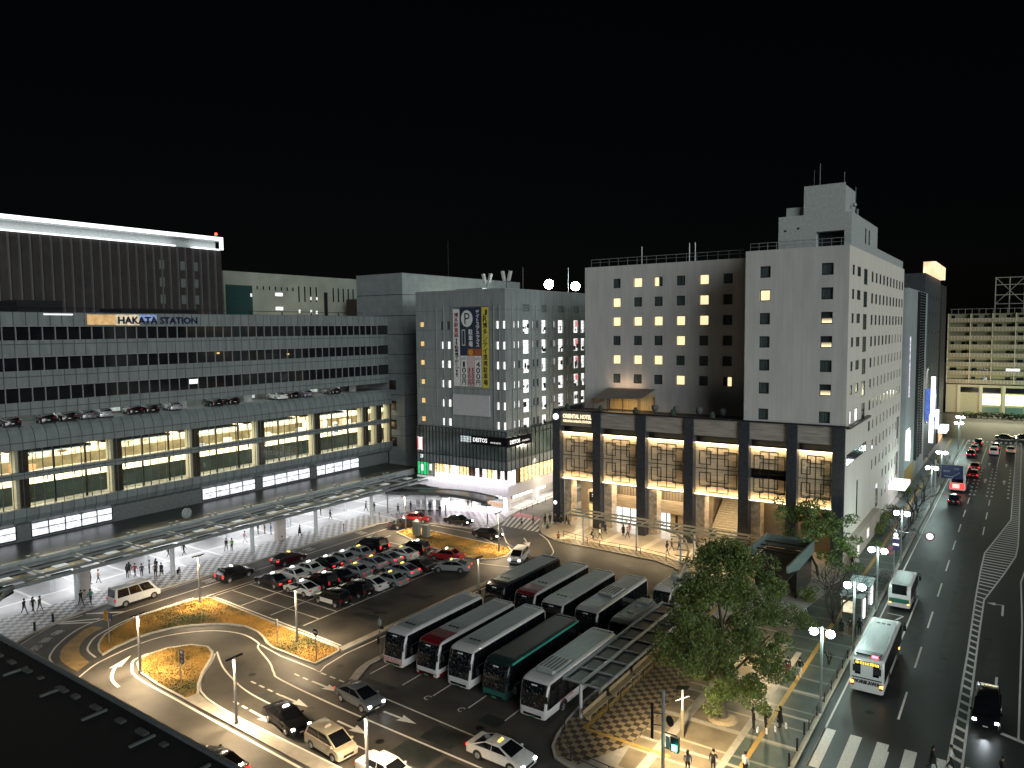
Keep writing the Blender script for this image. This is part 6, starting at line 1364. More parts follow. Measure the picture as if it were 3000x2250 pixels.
for x, y, lb in ((-82.3, 92.4, 'leftmost'), (-81.4, 92.9, 'second'), (-80.4, 93.3, 'third'), (-79.3, 94.0, 'rightmost')):
    t = thing('notice_board', lb+' white standing notice board before the annex', 'notice board', (x, y, .12), .3, 'white notice boards before the annex'); MB().box(-.42, .42, -.06, .06, .15, 1.9).build('board', mat('notice_white', (.7, .7, .72), .5), t, False); MB().box(-.3, .3, -.07, -.062, .6, 1.6).build('poster', mat('notice_print', (.4, .42, .48), .5, scale=6, var=.6), t, False); MB().box(-.4, .4, -.2, .2, 0, .15).build('foot', M_dark, t, False)
for x, y, lb in ((-88.4, 41.5, 'behind the white van'), (-87.6, 68.6, 'beside the lone dark walker')):
    t = thing('sign_pillar', 'broad beige sign pillar '+lb, 'pillar', (x, y, .12), 0, 'beige sign pillars under the canopy'); MB().box(-.35, .35, -.75, .75, 0, 3.35).build('shaft', mat('pillar_beige', (.5, .44, .41), .6, var=.06), t, False); MB().box(.352, .37, -.12, .12, .4, .6).build('outlet', M_dark, t, False)
for x, y, lb in ((-81.6, 33.5, 'nearer'), (-82.4, 35.6, 'farther')): single(MB().cyl(x, y, .12, .95, .12, 10).cyl(x, y, .95, 1.02, .1, 10), 'bollard', M_dark, lb+' black bollard at the rounded station kerb', 'bollard', (x, y, .12), 'black bollards', 50)
for k, (x, y, lb) in enumerate(((-12.4, 55.7, 'nearest the near street lamp'), (-12.3, 53.2, 'second from the near street lamp'), (-12.3, 51, 'third from the near street lamp'), (-12.3, 48.9, 'fourth, at the frame bottom'))): single(MB().cyl(x, y, .12, 1.0, .075, 8).ball((x, y, 1.0), .08, 8, 4), 'bollard', M_dark, 'slim black bollard '+lb, 'bollard', (x, y, .12), 'slim kerb bollards', 50)
for x, y, lb in ((-84.3, 47.8, 'by the van front'), (-83.2, 76.7, 'beside the taxi lane'), (-83.6, 84.6, 'at the far bend')): single(MB().cyl(x, y, .12, 1.3, .07, 8).box(x-.15, x+.15, y-.03, y+.03, .9, 1.3, 1), 'stop_marker', [M_alum, mat('marker_pink', (.5, .3, .28), .5)], 'small pale stop marker on the station kerb '+lb, 'marker', (x, y, .12), 'stop markers on the station kerb')
def railing(pts, label, h=.85, z=.126):
    P = [Vector((*p, 0)) for p in pts]; t = thing('guard_rail', label, 'railing', (pts[0][0], pts[0][1], z)); mb = MB()
    for a, b in zip(P, P[1:]):
        L_ = (b-a).length; n = max(1, int(L_/2.1))
        for k in range(1 if a != P[0] else 0, n+1): p = a+(b-a)*(k/n); MB().cyl(p.x, p.y, z, z+h, .04, 6).build('post', M_dark, t)
        for q in (.45, .98): mb.tube([(a.x, a.y, z+h*q), (b.x, b.y, z+h*q)], .03, 5)
    mb.build('rails', M_dark, t)
railing([(-53.9, 91.6), (-47.2, 90.0), (-41.1, 89.9), (-37.2, 89.2), (-33.6, 87.1)], 'low dark railing along the hotel walkway kerb')
railing([(-27.4, 46.6), (-26.4, 44.2), (-25.0, 43.3), (-21.9, 43.0), (-17.5, 42.8)], 'low dark railing round the platform corner at the bottom')
railing([(-12.25, 56.5), (-12.2, 64), (-12.2, 71)], 'kerbside railing beside the white coach')
railing([(-66.6, 99.6), (-67.4, 106), (-67.4, 116)], 'railing along the lane beside the annex')
railing([(-26.0, 51), (-25.9, 66)], 'thin dark railing behind the platform benches')
# clock on the canopy
t = thing('station_clock', 'round open faced clock standing on the dark canopy roof', 'clock', (-95.6, 59.2, 3.75)); MB().cyl(0, 0, 0, .5, .06, 6).build('stand', M_dark, t, False)
mb = MB(); mb.tube([(-.06, 0, 1.15), (.06, 0, 1.15)], .72, 20); f = mb.build('face', mat('clock_face', (.30, .33, .33), .4), t, False)
mb = MB(); 
for k in range(12): a = pi*k/6; mb.box(.065, .075, .55*sin(a)-.05, .55*sin(a)+.05, 1.15+.55*cos(a)-.05, 1.15+.55*cos(a)+.05)
mb.tube([(.08, 0, 1.15), (.08, .3, 1.4)], .03, 4); mb.tube([(.08, 0, 1.15), (.08, -.2, .75)], .03, 4); mb.build('hands', M_dark, f, False)
# traffic signal pole with street light, pedestrian signal, round sign
TP = thing('traffic_signal', 'grey signal pole with green lit lamp and round sign at the bottom', 'traffic light', (-18.7, 44.5, .12))
MB().cyl(0, 0, 0, 6.2, .11, 10).cyl(0, 0, 6.2, 6.28, .12, 10).build('pole', M_steel, TP, False)
MB().tube([(0, 0, 3.5), (.95, .05, 3.45)], .035, 5).tube([(0, 0, 2.45), (.95, .05, 2.4)], .035, 5).tube([(0, 0, 4.7), (-.6, -.3, 4.75)], .03, 5).tube([(0, 0, 3.9), (-.6, -.3, 3.95)], .03, 5).build('arm', M_dark, TP, False)
h_ = MB().box(.55, 1.1, -.12, .12, 2.4, 3.4).build('signal_head', M_dark, TP, False); MB().box(.66, 1.0, -.15, -.12, 2.5, 2.9).build('green_lens', emis('green_signal', (.1, 1, .75), 14), h_, False)
MB().box(.2, .45, -.06, .06, 2.5, 3.3).build('control_box', M_steel, TP, False); MB().tube([(.45, -.05, 4.35), (.49, .03, 4.35)], .34, 16).build('round_sign', M_dark, TP, False); MB().box(-.72, -.55, -.35, -.25, 3.0, 5.4).build('sign_edge', M_dark, TP, False)
lamp('signal_glow', 'POINT', (-17.85, 44.1, 2.8), 12, (.1, 1, .75), .1)
t = thing('solar_lamp', 'white slim lamp with crossbar and solar panel on the paved corner', 'lamp post', (-19.7, 50.4, .13)); MB().cyl(0, 0, 0, 2.1, .13, 10).build('post', mat('bronze_post', (.28, .24, .16), .4, .3), t, False); MB().cyl(0, 0, 2.1, 3.65, .07, 8).tube([(-.4, -.3, 2.8), (.4, .3, 3.1)], .04, 5).build('stem', mat('white_stem', (.75, .75, .75), .4), t, False); MB().face([(-.45, -.3, 3.6), (.45, -.1, 3.75), (.45, .3, 3.9), (-.45, .1, 3.75)]).build('solar_panel', M_dglass, t, False)
lamp('corner_light', 'SPOT', (-18.9, 46.2, 6.0), 9000, (1, .78, .46), .25, target=(-18.0, 48.3, 0), spot=2.1, blend=.9)
# speed sign mast, blue direction sign
SS = thing('sign_mast', 'mast with round 50 sign on an arm and stacked street plates', 'sign', (-12.1, 98.8, .12))
MB().cyl(0, 0, 0, 5.5, .08, 8).build('pole', M_steel, SS, False); MB().tube([(0, 0, 5.3), (3.3, 0, 5.25)], .08, 6).build('arm', M_steel, SS, False)
mb = MB(); mb.tube([(3.7, -.05, 5.2), (3.7, -.09, 5.2)], .52, 22, 0); mb.tube([(3.7, -.09, 5.2), (3.7, -.1, 5.2)], .38, 20, 1); mb.text('50', (3.7, -.11, 5.2), (1, 0, 0), (0, 0, 1), .52, .4, 2); mb.build('speed_sign', [mat('sign_ring', (.2, .02, .03), .5), mat('sign_white', (.75, .75, .75), .5), mat('sign_blue', (.05, .1, .4), .5)], SS, False)
mb = MB(); mb.tube([(.15, -.1, 4.85), (.15, -.14, 4.85)], .26, 16, 1); mb.box(-.15, .5, -.14, -.1, 4.4, 4.55, 1); mb.box(-.15, .5, -.14, -.1, 3.85, 4.38, 0); mb.box(-.15, .5, -.14, -.1, 3.6, 3.8, 1); mb.box(-.15, .5, -.14, -.1, 3.0, 3.55, 0); mb.tube([(-.4, -.1, 3.2), (-.4, -.14, 3.2)], .3, 16, 2); mb.box(-.6, -.1, -.14, -.1, 2.4, 2.75, 2); mb.build('street_plate', [mat('plate_violet', (.10, .09, .25), .5), MATS['sign_white'], mat('plate_pink', (.5, .2, .2), .5)], SS, False)
DS = thing('direction_sign', 'large blue road direction sign hanging over the bus lane', 'sign', (-12.2, 150, .12))
MB().cyl(0, 0, 0, 6.2, .12, 8).build('pole', M_steel, DS, False); MB().tube([(0, 0, 5.5), (4.2, 0, 5.5)], .08, 6).tube([(0, 0, 4.4), (4.2, 0, 4.4)], .08, 6).build('arm', M_steel, DS, False)
mb = MB(); mb.box(.9, 4.2, -.14, -.1, 3.15, 5.5, 0)
for p in ([(1.4, 3.55), (2.6, 3.45)], [(2.6, 3.45), (3.7, 4.3)], [(2.6, 3.2), (2.6, 3.45)]): mb.tube([(p[0][0], -.16, p[0][1]), (p[1][0], -.16, p[1][1])], .06, 4, 1)
mb.text('博多駅', (1.7, -.15, 4.4), (1, 0, 0), (0, 0, 1), 1.0, .35, 1); mb.text('空港', (3.2, -.15, 4.9), (1, 0, 0), (0, 0, 1), .8, .35, 1); mb.build('sign_face', [mat('road_blue', (.008, .014, .07), .4), mat('sign_text', (.3, .33, .4), .5)], DS, False)
# glass bus stop on the pavement
GS = thing('bus_stop', 'glass bus stop shelter with lit poster on the street pavement', 'bus stop', (-13.6, 84, .125))
mb = MB()
for x in (-.95, .95):
    for y in (-3.4, 0, 3.4): mb.box(x-.05, x+.05, y-.05, y+.05, 0, 2.5)
mb.build('frame', M_steel, GS, False); mb = MB(); mb.box(-1.1, 1.15, -3.6, 3.6, 2.5, 2.6)
for k in range(9): mb.box(-1.1, 1.15, -3.6+k*.88, -3.5+k*.88, 2.6, 2.68)
mb.build('roof', mat('shelter_roof', (.34, .40, .40), .4, var=.2), GS, False); mb = MB(); mb.box(-.8, .1, -3.45, -3.38, .8, 2.0); mb.build('poster', emis('bus_poster', (1, .86, .6), .7, .5, 3), GS, False); MB().face([(.95, -3.2, .4), (.95, 3.2, .4), (.95, 3.2, 2.2), (.95, -3.2, 2.2)]).build('glass_side', M_glass, GS, False)
MB().box(1.0, 1.1, 1.5, 2.4, .3, 2.2).build('advert', emis('advert_white', (1, 1, 1), 1.6, .2, 2), GS, False); MB().box(1.0, 1.1, -3.0, -2.2, .3, 2.2).build('advert', MATS['advert_white'], GS, False)
# ================================================================ TREES
M_bark = mat('bark', (.11, .085, .055), .9, var=.35, scale=4, bump=.8, bscale=14, stretch=(1, 1, .3)); M_barkd = mat('dark_bark', (.03, .03, .026), .9, var=.3, scale=4)
def leafmat(name, c1, c2, c3):
    m = mat(name, c1, .5, scale=1.1, var2=c2, spec=.4); nt = m.node_tree; b = nt.nodes['Principled BSDF']
    g = nt.nodes.new('ShaderNodeNewGeometry'); mx = nt.nodes.new('ShaderNodeMix'); mx.data_type = 'RGBA'; rp = next(n for n in nt.nodes if n.type == 'VALTORGB')
    mr = nt.nodes.new('ShaderNodeMapRange'); mr.inputs['From Min'].default_value = .2; mr.inputs['To Max'].default_value = .7; nt.links.new(g.outputs['Random Per Island'], mr.inputs['Value'])
    nt.links.new(mr.outputs['Result'], mx.inputs[0]); nt.links.new(rp.outputs['Color'], mx.inputs[6]); mx.inputs[7].default_value = (*c3, 1); nt.links.new(mx.outputs[2], b.inputs['Base Color'])
    return m
M_leaf = leafmat('camphor_leaf', (.095, .145, .035), (.19, .25, .06), (.055, .085, .025)); M_leaf2 = leafmat('zelkova_leaf', (.09, .15, .04), (.16, .23, .06), (.06, .10, .03))
def leaves(mb, c, r, n, rnd, s0=.1, s1=.2):
    for _ in range(n):
        while True:
            d = Vector((rnd.uniform(-1, 1), rnd.uniform(-1, 1), rnd.uniform(-1, 1)))
            if .1 < d.length < 1: break
        d = d.normalized()*(d.length**.45); p = Vector(c)+Vector((d.x*r, d.y*r, d.z*r*.75))
        a = Vector((rnd.gauss(0, 1), rnd.gauss(0, 1), rnd.gauss(0, .7))).normalized(); b = a.orthogonal().normalized(); b = (Matrix.Rotation(rnd.uniform(0, 6.3), 3, a) @ b); s = rnd.uniform(s0, s1); e = a.cross(b)
        mb.face([p-b*s, p+e*s*.5, p+b*s, p-e*s*.5])
def branch(mb, p, d, L_, r, depth, rnd, ends, spread=.6, up=.15, m=0):
    pts = [p]; q = p; dd = d
    for k in range(3):
        dd = (dd+Vector((rnd.gauss(0, .13), rnd.gauss(0, .13), rnd.gauss(0, .08)+up*.3))).normalized(); q = q+dd*L_/3; pts.append(q)
    mb.tube(pts, [r, r*.9, r*.78, r*.66], 6 if depth > 1 else 4, m)
    if depth == 0: ends.append(q); return
    for k in range(rnd.choice((2, 3, 3)) if depth > 1 else rnd.choice((2, 3))):
        a = rnd.uniform(0, 2*pi); o = dd.orthogonal().normalized(); o = Matrix.Rotation(a, 3, dd) @ o
        branch(mb, q, (dd+o*rnd.uniform(spread*.6, spread*1.2)+Vector((0, 0, up))).normalized(), L_*rnd.uniform(.6, .82), r*.6, depth-1, rnd, ends, spread, up, m)
rnd = random.Random(21)
T1 = thing('leafy_tree', 'large dense evergreen tree on the paved corner in front of the hotel', 'tree', (-18.1, 54.6, .13))
mb = MB(); mb.tube([(-18.1, 54.6, .1), (-18.15, 54.6, 1.2), (-18.3, 54.7, 2.6), (-18.4, 54.8, 4.2)], [.4, .29, .26, .24], 10); LC = [Vector(p) for p in ()]
for e, r in (((-21.2, 54.3, 6.2), .13), ((-16.3, 55.2, 6.6), .2), ((-18.5, 56.5, 8), .18), ((-14.6, 54.2, 7.6), .12), ((-17.6, 52.6, 7), .13), ((-22.8, 55.2, 5.4), .08), ((-16.2, 55, 2.9), .1), ((-18.9, 55.2, 10), .16)):
    s = Vector((-18.35, 54.75, rnd.uniform(2.4, 4))); e = Vector(e); mid = s.lerp(e, .5)+Vector((rnd.gauss(0, .3), rnd.gauss(0, .3), .3)); mb.tube([s, mid, e], [r, r*.8, r*.4], 6); LC.append(e)
mb.build('trunk', M_bark, T1, True, 60)
mb = MB(); prof = [(1.9, .9), (3.2, 2.6), (4.8, 5.0), (6.4, 6.0), (8, 6.1), (9.6, 5.4), (11.2, 4.2), (12.6, 2.9), (13.4, 1.5)]
def rad(z):
    for (z0, r0), (z1, r1) in zip(prof, prof[1:]):
        if z0 <= z <= z1: return r0+(r1-r0)*(z-z0)/(z1-z0)
    return .5
cs = []
while len(cs) < 205:
    z = rnd.uniform(2.2, 13.2); a = rnd.uniform(0, 2*pi); f = rnd.uniform(.25, 1)**.5; R_ = rad(z)*(.8+.22*sin(3*a+1.3)+.12*sin(5*a+z)); x = -17.8+R_*f*cos(a); y = 55+R_*f*.85*sin(a)
    if z < 4.6 and (abs(x+18) < 1.6 and rnd.random() < .75): continue
    cs.append((x, y, z))
for k in range(16): cs.append((-22.0+rnd.gauss(0, 1.0), 55+rnd.gauss(0, .8), 5.4+rnd.gauss(0, .7)))
for k in range(7): cs.append((-15.6+rnd.gauss(0, .9), 55+rnd.gauss(0, .6), 2.5+rnd.gauss(0, .4)))
for k in range(6): cs.append((-18.7+rnd.gauss(0, .8), 54.4+rnd.gauss(0, .6), 2.1+rnd.gauss(0, .4)))
for c in cs: leaves(mb, c, rnd.uniform(.5, 1.1), 330, rnd, .05, .125)
mb.build('crown', M_leaf, T1)
single(MB().cyl(-18.1, 54.6, .13, .3, 1.15, 16, 0, .9), 'tree_bed', mat('tree_bed_sand', (.36, .28, .17), .9), 'sandy round planting bed under the leafy tree', 'planting bed', (-18.1, 54.6, .13))
rnd = random.Random(5)
T2 = thing('street_tree', 'loose green tree at the hotel corner behind the stair housing', 'tree', (-19.6, 93.4, .13))
mb = MB(); ends = []; branch(mb, Vector((-19.6, 93.4, .1)), Vector((.05, 0, 1)), 3.4, .17, 3, rnd, ends, .75, .05); mb.build('trunk', M_barkd, T2)
mb = MB(); cs = [(e.x, e.y, e.z) for e in ends]+[(-20.3+rnd.gauss(0, 2.6), 93.4+rnd.gauss(0, 1.4), 7.0+rnd.gauss(0, 1.2)) for _ in range(46)]+[(-16.6+rnd.gauss(0, .9), 91+rnd.gauss(0, 1), 4.0+rnd.gauss(0, 1.4)) for _ in range(16)]
for c in cs: leaves(mb, c, rnd.uniform(.5, 1.0), 110, rnd, .09, .2)
mb.build('crown', M_leaf2, T2)
T3 = thing('street_tree', 'small leafy tree rising through the walkway canopy branch', 'tree', (-27.2, 79, .13)); rnd = random.Random(15)
mb = MB(); ends = []; branch(mb, Vector((-27.2, 79, .1)), Vector((0, 0, 1)), 2.6, .12, 2, rnd, ends, .7, .05); mb.build('trunk', M_barkd, T3); mb = MB()
for e in ends+[Vector((-27.2+rnd.gauss(0, 1.5), 79+rnd.gauss(0, 1), 5+rnd.gauss(0, 1))) for _ in range(14)]: leaves(mb, e, .75, 110, rnd, .09, .19)
mb.build('crown', M_leaf, T3)
def bare(x, y, label, seed, L_=2.2, depth=4, sc=1., grp='bare winter street trees'):
    r = random.Random(seed); t = thing('bare_tree', label, 'tree', (x, y, .13), 0, grp); mb = MB(); ends = []
    for k in range(4 if depth > 3 else 2):
        a = 2*pi*k/4+r.uniform(0, .8); branch(mb, Vector((x, y, .1)), Vector((cos(a)*.35, sin(a)*.35, 1)).normalized(), L_*sc, .13*sc, depth, r, ends, .75, .08)
    mb.build('trunk', M_barkd, t); return t
bare(-14.9, 78.8, 'wide bare tree with forked trunks in front of the glass bus stop', 2, 2.3, 4)
bare(-13.4, 68.8, 'small bare stump like tree in the pavement bed beside the white coach', 8, .9, 2, .6)
for i, (y, lb) in enumerate(((108.5, 'just past the round speed sign'), (116, 'second past the round speed sign'), (125, 'third past the round speed sign'), (133.5, 'left of the black taxi on the road'), (143, 'under the blue road sign, nearer'), (168, 'beside the red and white bus front'))): bare(-13.2, y, 'bare kerbside tree '+lb, 30+i, 2.0, 3)
def shrub(x, y, label, seed, r=1.0, h=1.6, grp='shrubs along the hotel side'):
    rn = random.Random(seed); t = thing('shrub', label, 'shrub', (x, y, .13), 0, grp); mb = MB(); mb.tube([(x, y, .1), (x, y, h*.6)], .05, 5); mb.build('stem', M_barkd, t); mb = MB()
    for k in range(7): leaves(mb, (x+rn.gauss(0, r*.4), y+rn.gauss(0, r*.6), h*.55+rn.gauss(0, h*.2)), r*.6, 90, rn, .07, .15)
    mb.build('crown', M_leaf, t)
for i, (x, y, lb) in enumerate(((-16.6, 117.5, 'nearest the lit wall poster'), (-16.6, 121.5, 'second along the hotel side wall'), (-16.5, 126, 'third along the hotel side wall'), (-16.4, 131, 'below the glowing side entrance'), (-16.2, 148, 'at the foot of the grey louvred building'), (-18.6, 84.3, 'yellowish, beside the stair housing'))): shrub(x, y, 'round shrub '+lb, i)
shrub(-35.8, 102.2, 'potted plant at the foot of the bright hotel stair', 60, .6, 1.8, 'plants by the hotel stair')

# ================================================================ PEOPLE
M_skin = mat('skin', (.48, .30, .21), .6, var=.06); M_hair = mat('hair', (.012, .01, .009), .5); C_blk = mat('cloth_black', (.012, .012, .014), .85); C_navy = mat('cloth_navy', (.02, .025, .05), .85); C_grey = mat('cloth_grey', (.12, .12, .125), .85); C_white = mat('cloth_white', (.6, .6, .58), .85); C_beige = mat('cloth_beige', (.36, .28, .19), .85); C_pink = mat('cloth_pink', (.5, .22, .26), .85); C_green = mat('cloth_green', (.10, .28, .06), .85); C_blue = mat('cloth_blue', (.04, .14, .32), .85); C_red = mat('cloth_red', (.25, .03, .05), .85); C_brown = mat('cloth_brown', (.07, .05, .035), .85); C_teal = mat('cloth_teal', (.03, .16, .12), .85); C_shoe = mat('shoe', (.02, .018, .016), .6); C_or = mat('cloth_orange', (.4, .15, .03), .85)
def body_mesh(pose):
    """one skinned figure, 1.7 m, facing +X; material slots: jacket, trousers, skin, shoe"""
    J = {}; E = []; Rr = {}
    def v(n, p, r): J[n] = Vector(p); Rr[n] = r
    def e(a, b, m): E.append((a, b, m))
    lean = pose.get('lean', 0); hz = pose.get('hip', .92); hx = pose.get('hx', 0)
    T = lambda x, y, z: (hx+x+sin(lean)*(z), y, hz+cos(lean)*z)
    v('hip', (hx, 0, hz), .125); v('waist', T(0, 0, .16), .12); v('chest', T(.01, 0, .38), .145); v('neckb', T(0, 0, .52), .075); v('neck', T(.01, 0, .585), .052); v('head', T(.03, 0, .70), .092); v('crown', T(.02, 0, .80), .06)
    for a, b, m in (('hip', 'waist', 0), ('waist', 'chest', 0), ('chest', 'neckb', 0), ('neckb', 'neck', 2), ('neck', 'head', 2), ('head', 'crown', 2)): e(a, b, m)
    for s, nm in ((1, 'l'), (-1, 'r')):
        k = pose['legs'][nm]; v('th'+nm, (hx, s*.09, hz-.06), .095); v('kn'+nm, (k[0], s*.1, k[1]), .06); v('an'+nm, (k[2], s*.1, k[3]), .042); v('to'+nm, (k[2]+.17, s*.11, k[3]-.045), .035)
        e('hip', 'th'+nm, 1); e('th'+nm, 'kn'+nm, 1); e('kn'+nm, 'an'+nm, 1); e('an'+nm, 'to'+nm, 3)
        a = pose['arms'][nm]; v('sh'+nm, T(0, s*.19, .47), .062); v('el'+nm, (hx+a[0], s*a[1], a[2]), .046); v('wr'+nm, (hx+a[3], s*a[4], a[5]), .032)
        e('chest', 'sh'+nm, 0); e('sh'+nm, 'el'+nm, 0); e('el'+nm, 'wr'+nm, 0)
        d = (J['wr'+nm]-J['el'+nm]).normalized(); sd = Vector((0, s, 0)); fw = d.cross(sd).normalized(); v('pa'+nm, J['wr'+nm]+d*.07, .034); e('wr'+nm, 'pa'+nm, 2)
        for q, (o, l) in enumerate(((-.03, .07), (-.01, .085), (.012, .08), (.032, .06))):
            f1 = J['pa'+nm]+d*.03+fw*o; v('f%d%s' % (q, nm), f1+d*l*.5, .009); v('g%d%s' % (q, nm), f1+d*l-sd*.02, .008); e('pa'+nm, 'f%d%s' % (q, nm), 2); e('f%d%s' % (q, nm), 'g%d%s' % (q, nm), 2)
        v('t'+nm, J['wr'+nm]+d*.05+fw*.05, .01); e('pa'+nm, 't'+nm, 2)
    names = list(J); me = bpy.data.meshes.new('b'); me.from_pydata([tuple(J[n]) for n in names], [(names.index(a), names.index(b)) for a, b, m in E], [])
    ob = bpy.data.objects.new('b', me); COL.objects.link(ob); md = ob.modifiers.new('s', 'SKIN'); md.use_smooth_shade = True; ob.modifiers.new('u', 'SUBSURF').levels = 1
    for i, n in enumerate(names): sv = me.skin_vertices[0].data[i]; sv.radius = (Rr[n], Rr[n]); sv.use_root = (n == 'hip')
    for i, n in enumerate(names):
        if n in ('hip', 'waist', 'chest'): me.skin_vertices[0].data[i].radius = (Rr[n]*.85, Rr[n]*1.15)
    dg = bpy.context.evaluated_depsgraph_get(); ev = bpy.data.meshes.new_from_object(ob.evaluated_get(dg)); bpy.data.objects.remove(ob)
    segs = [(J[a], J[b], m) for a, b, m in E]; mi = []
    for p in ev.polygons:
        c = p.center; best = 9; bm = 0
        for a, b, m in segs:
            ab = b-a; t_ = max(0, min(1, (c-a).dot(ab)/max(1e-9, ab.length_squared))); dd = (c-a-ab*t_).length
            if dd < best: best, bm = dd, m
        mi.append(bm)
    ev.materials.clear()
    for m in (C_blk, C_blk, M_skin, C_shoe): ev.materials.append(m)
    ev.polygons.foreach_set('material_index', mi); ev.polygons.foreach_set('use_smooth', [True]*len(mi)); ev.name = 'person_body'
    hd = J['head']; return ev, hd, J
ARM_D = dict(l=(.02, .25, 1.13, .08, .25, .88), r=(.02, .25, 1.13, .08, .25, .88))
POSES = dict(stand=dict(legs=dict(l=(.02, .49, .0, .07), r=(.03, .49, .02, .07)), arms=ARM_D),
    walk=dict(legs=dict(l=(.16, .5, .3, .08), r=(-.06, .5, -.3, .16)), arms=dict(l=(-.12, .25, 1.14, -.1, .24, .9), r=(.1, .25, 1.14, .24, .22, .93)), hip=.9, lean=.06),
    walk2=dict(legs=dict(r=(.14, .5, .24, .08), l=(-.03, .49, -.22, .13)), arms=dict(r=(-.1, .25, 1.13, -.06, .25, .88), l=(.08, .25, 1.13, .2, .2, .95)), hip=.91, lean=.04),
    phone=dict(legs=dict(l=(.03, .49, .02, .07), r=(.0, .49, -.04, .07)), arms=dict(l=(.02, .25, 1.13, .06, .25, .88), r=(.08, .25, 1.12, .3, .1, 1.22))),
    squat=dict(legs=dict(l=(.32, .42, .12, .07), r=(.30, .40, .05, .07)), arms=dict(l=(.22, .24, .55, .42, .12, .42), r=(.22, .24, .55, .42, .12, .42)), hip=.34, hx=-.08, lean=.45),
    ride=dict(legs=dict(l=(.38, .72, .22, .33), r=(.34, .8, .18, .5)), arms=dict(l=(.3, .25, 1.18, .55, .22, 1.02), r=(.3, .25, 1.18, .55, .22, 1.02)), hip=.95, lean=.35))
PM = {k: body_mesh(v_) for k, v_ in POSES.items()}
HAIR = {}
def person(x, y, face, label, jacket=C_blk, trousers=C_blk, pose='walk', group=None, z=.126, coat=None, sc=1., long=False):
    me, hd, J = PM[pose]; t = bpy.data.objects.new('person', me); COL.objects.link(t); t.location = (x, y, z); t.rotation_euler = (0, 0, face); t.scale = (sc, sc, sc); ORG[t.name] = (x, y, z)
    tag(t, label, 'person', group)
    for i, m in enumerate((jacket, trousers)): t.material_slots[i].link = 'OBJECT'; t.material_slots[i].material = m
    key = (pose, long)
    if key not in HAIR:
        mb = MB(); mb.ball((hd.x-.018, hd.y, hd.z+.035), .112, 10, 7, 0, 1.05)
        if long: mb.tube([(hd.x-.06, 0, hd.z+.03), (hd.x-.1, 0, hd.z-.12), (hd.x-.1, 0, hd.z-.26)], [.09, .1, .06], 8)
        HAIR[key] = mb.build('hair', M_hair, t, False, 80)
        mb = MB()
        for s in (-1, 1): mb.ball((hd.x+.088, s*.035, hd.z+.005), .012, 5, 4)
        HAIR[key, 'e'] = mb.build('eyes', M_k, t, False)
    else: copy_tree(HAIR[key], None, 0, None, t); copy_tree(HAIR[key, 'e'], None, 0, None, t)
    if coat:
        h = J['hip']; MB().tube([(h.x, 0, h.z+.25), (h.x, 0, h.z), (h.x+.01, 0, h.z-.38)], [.15, .19, .25], 10).build('coat', coat, t, False, 70)
    return t
n_p = 0
W_ = pi/2
P1 = 'walkers under the station canopy'
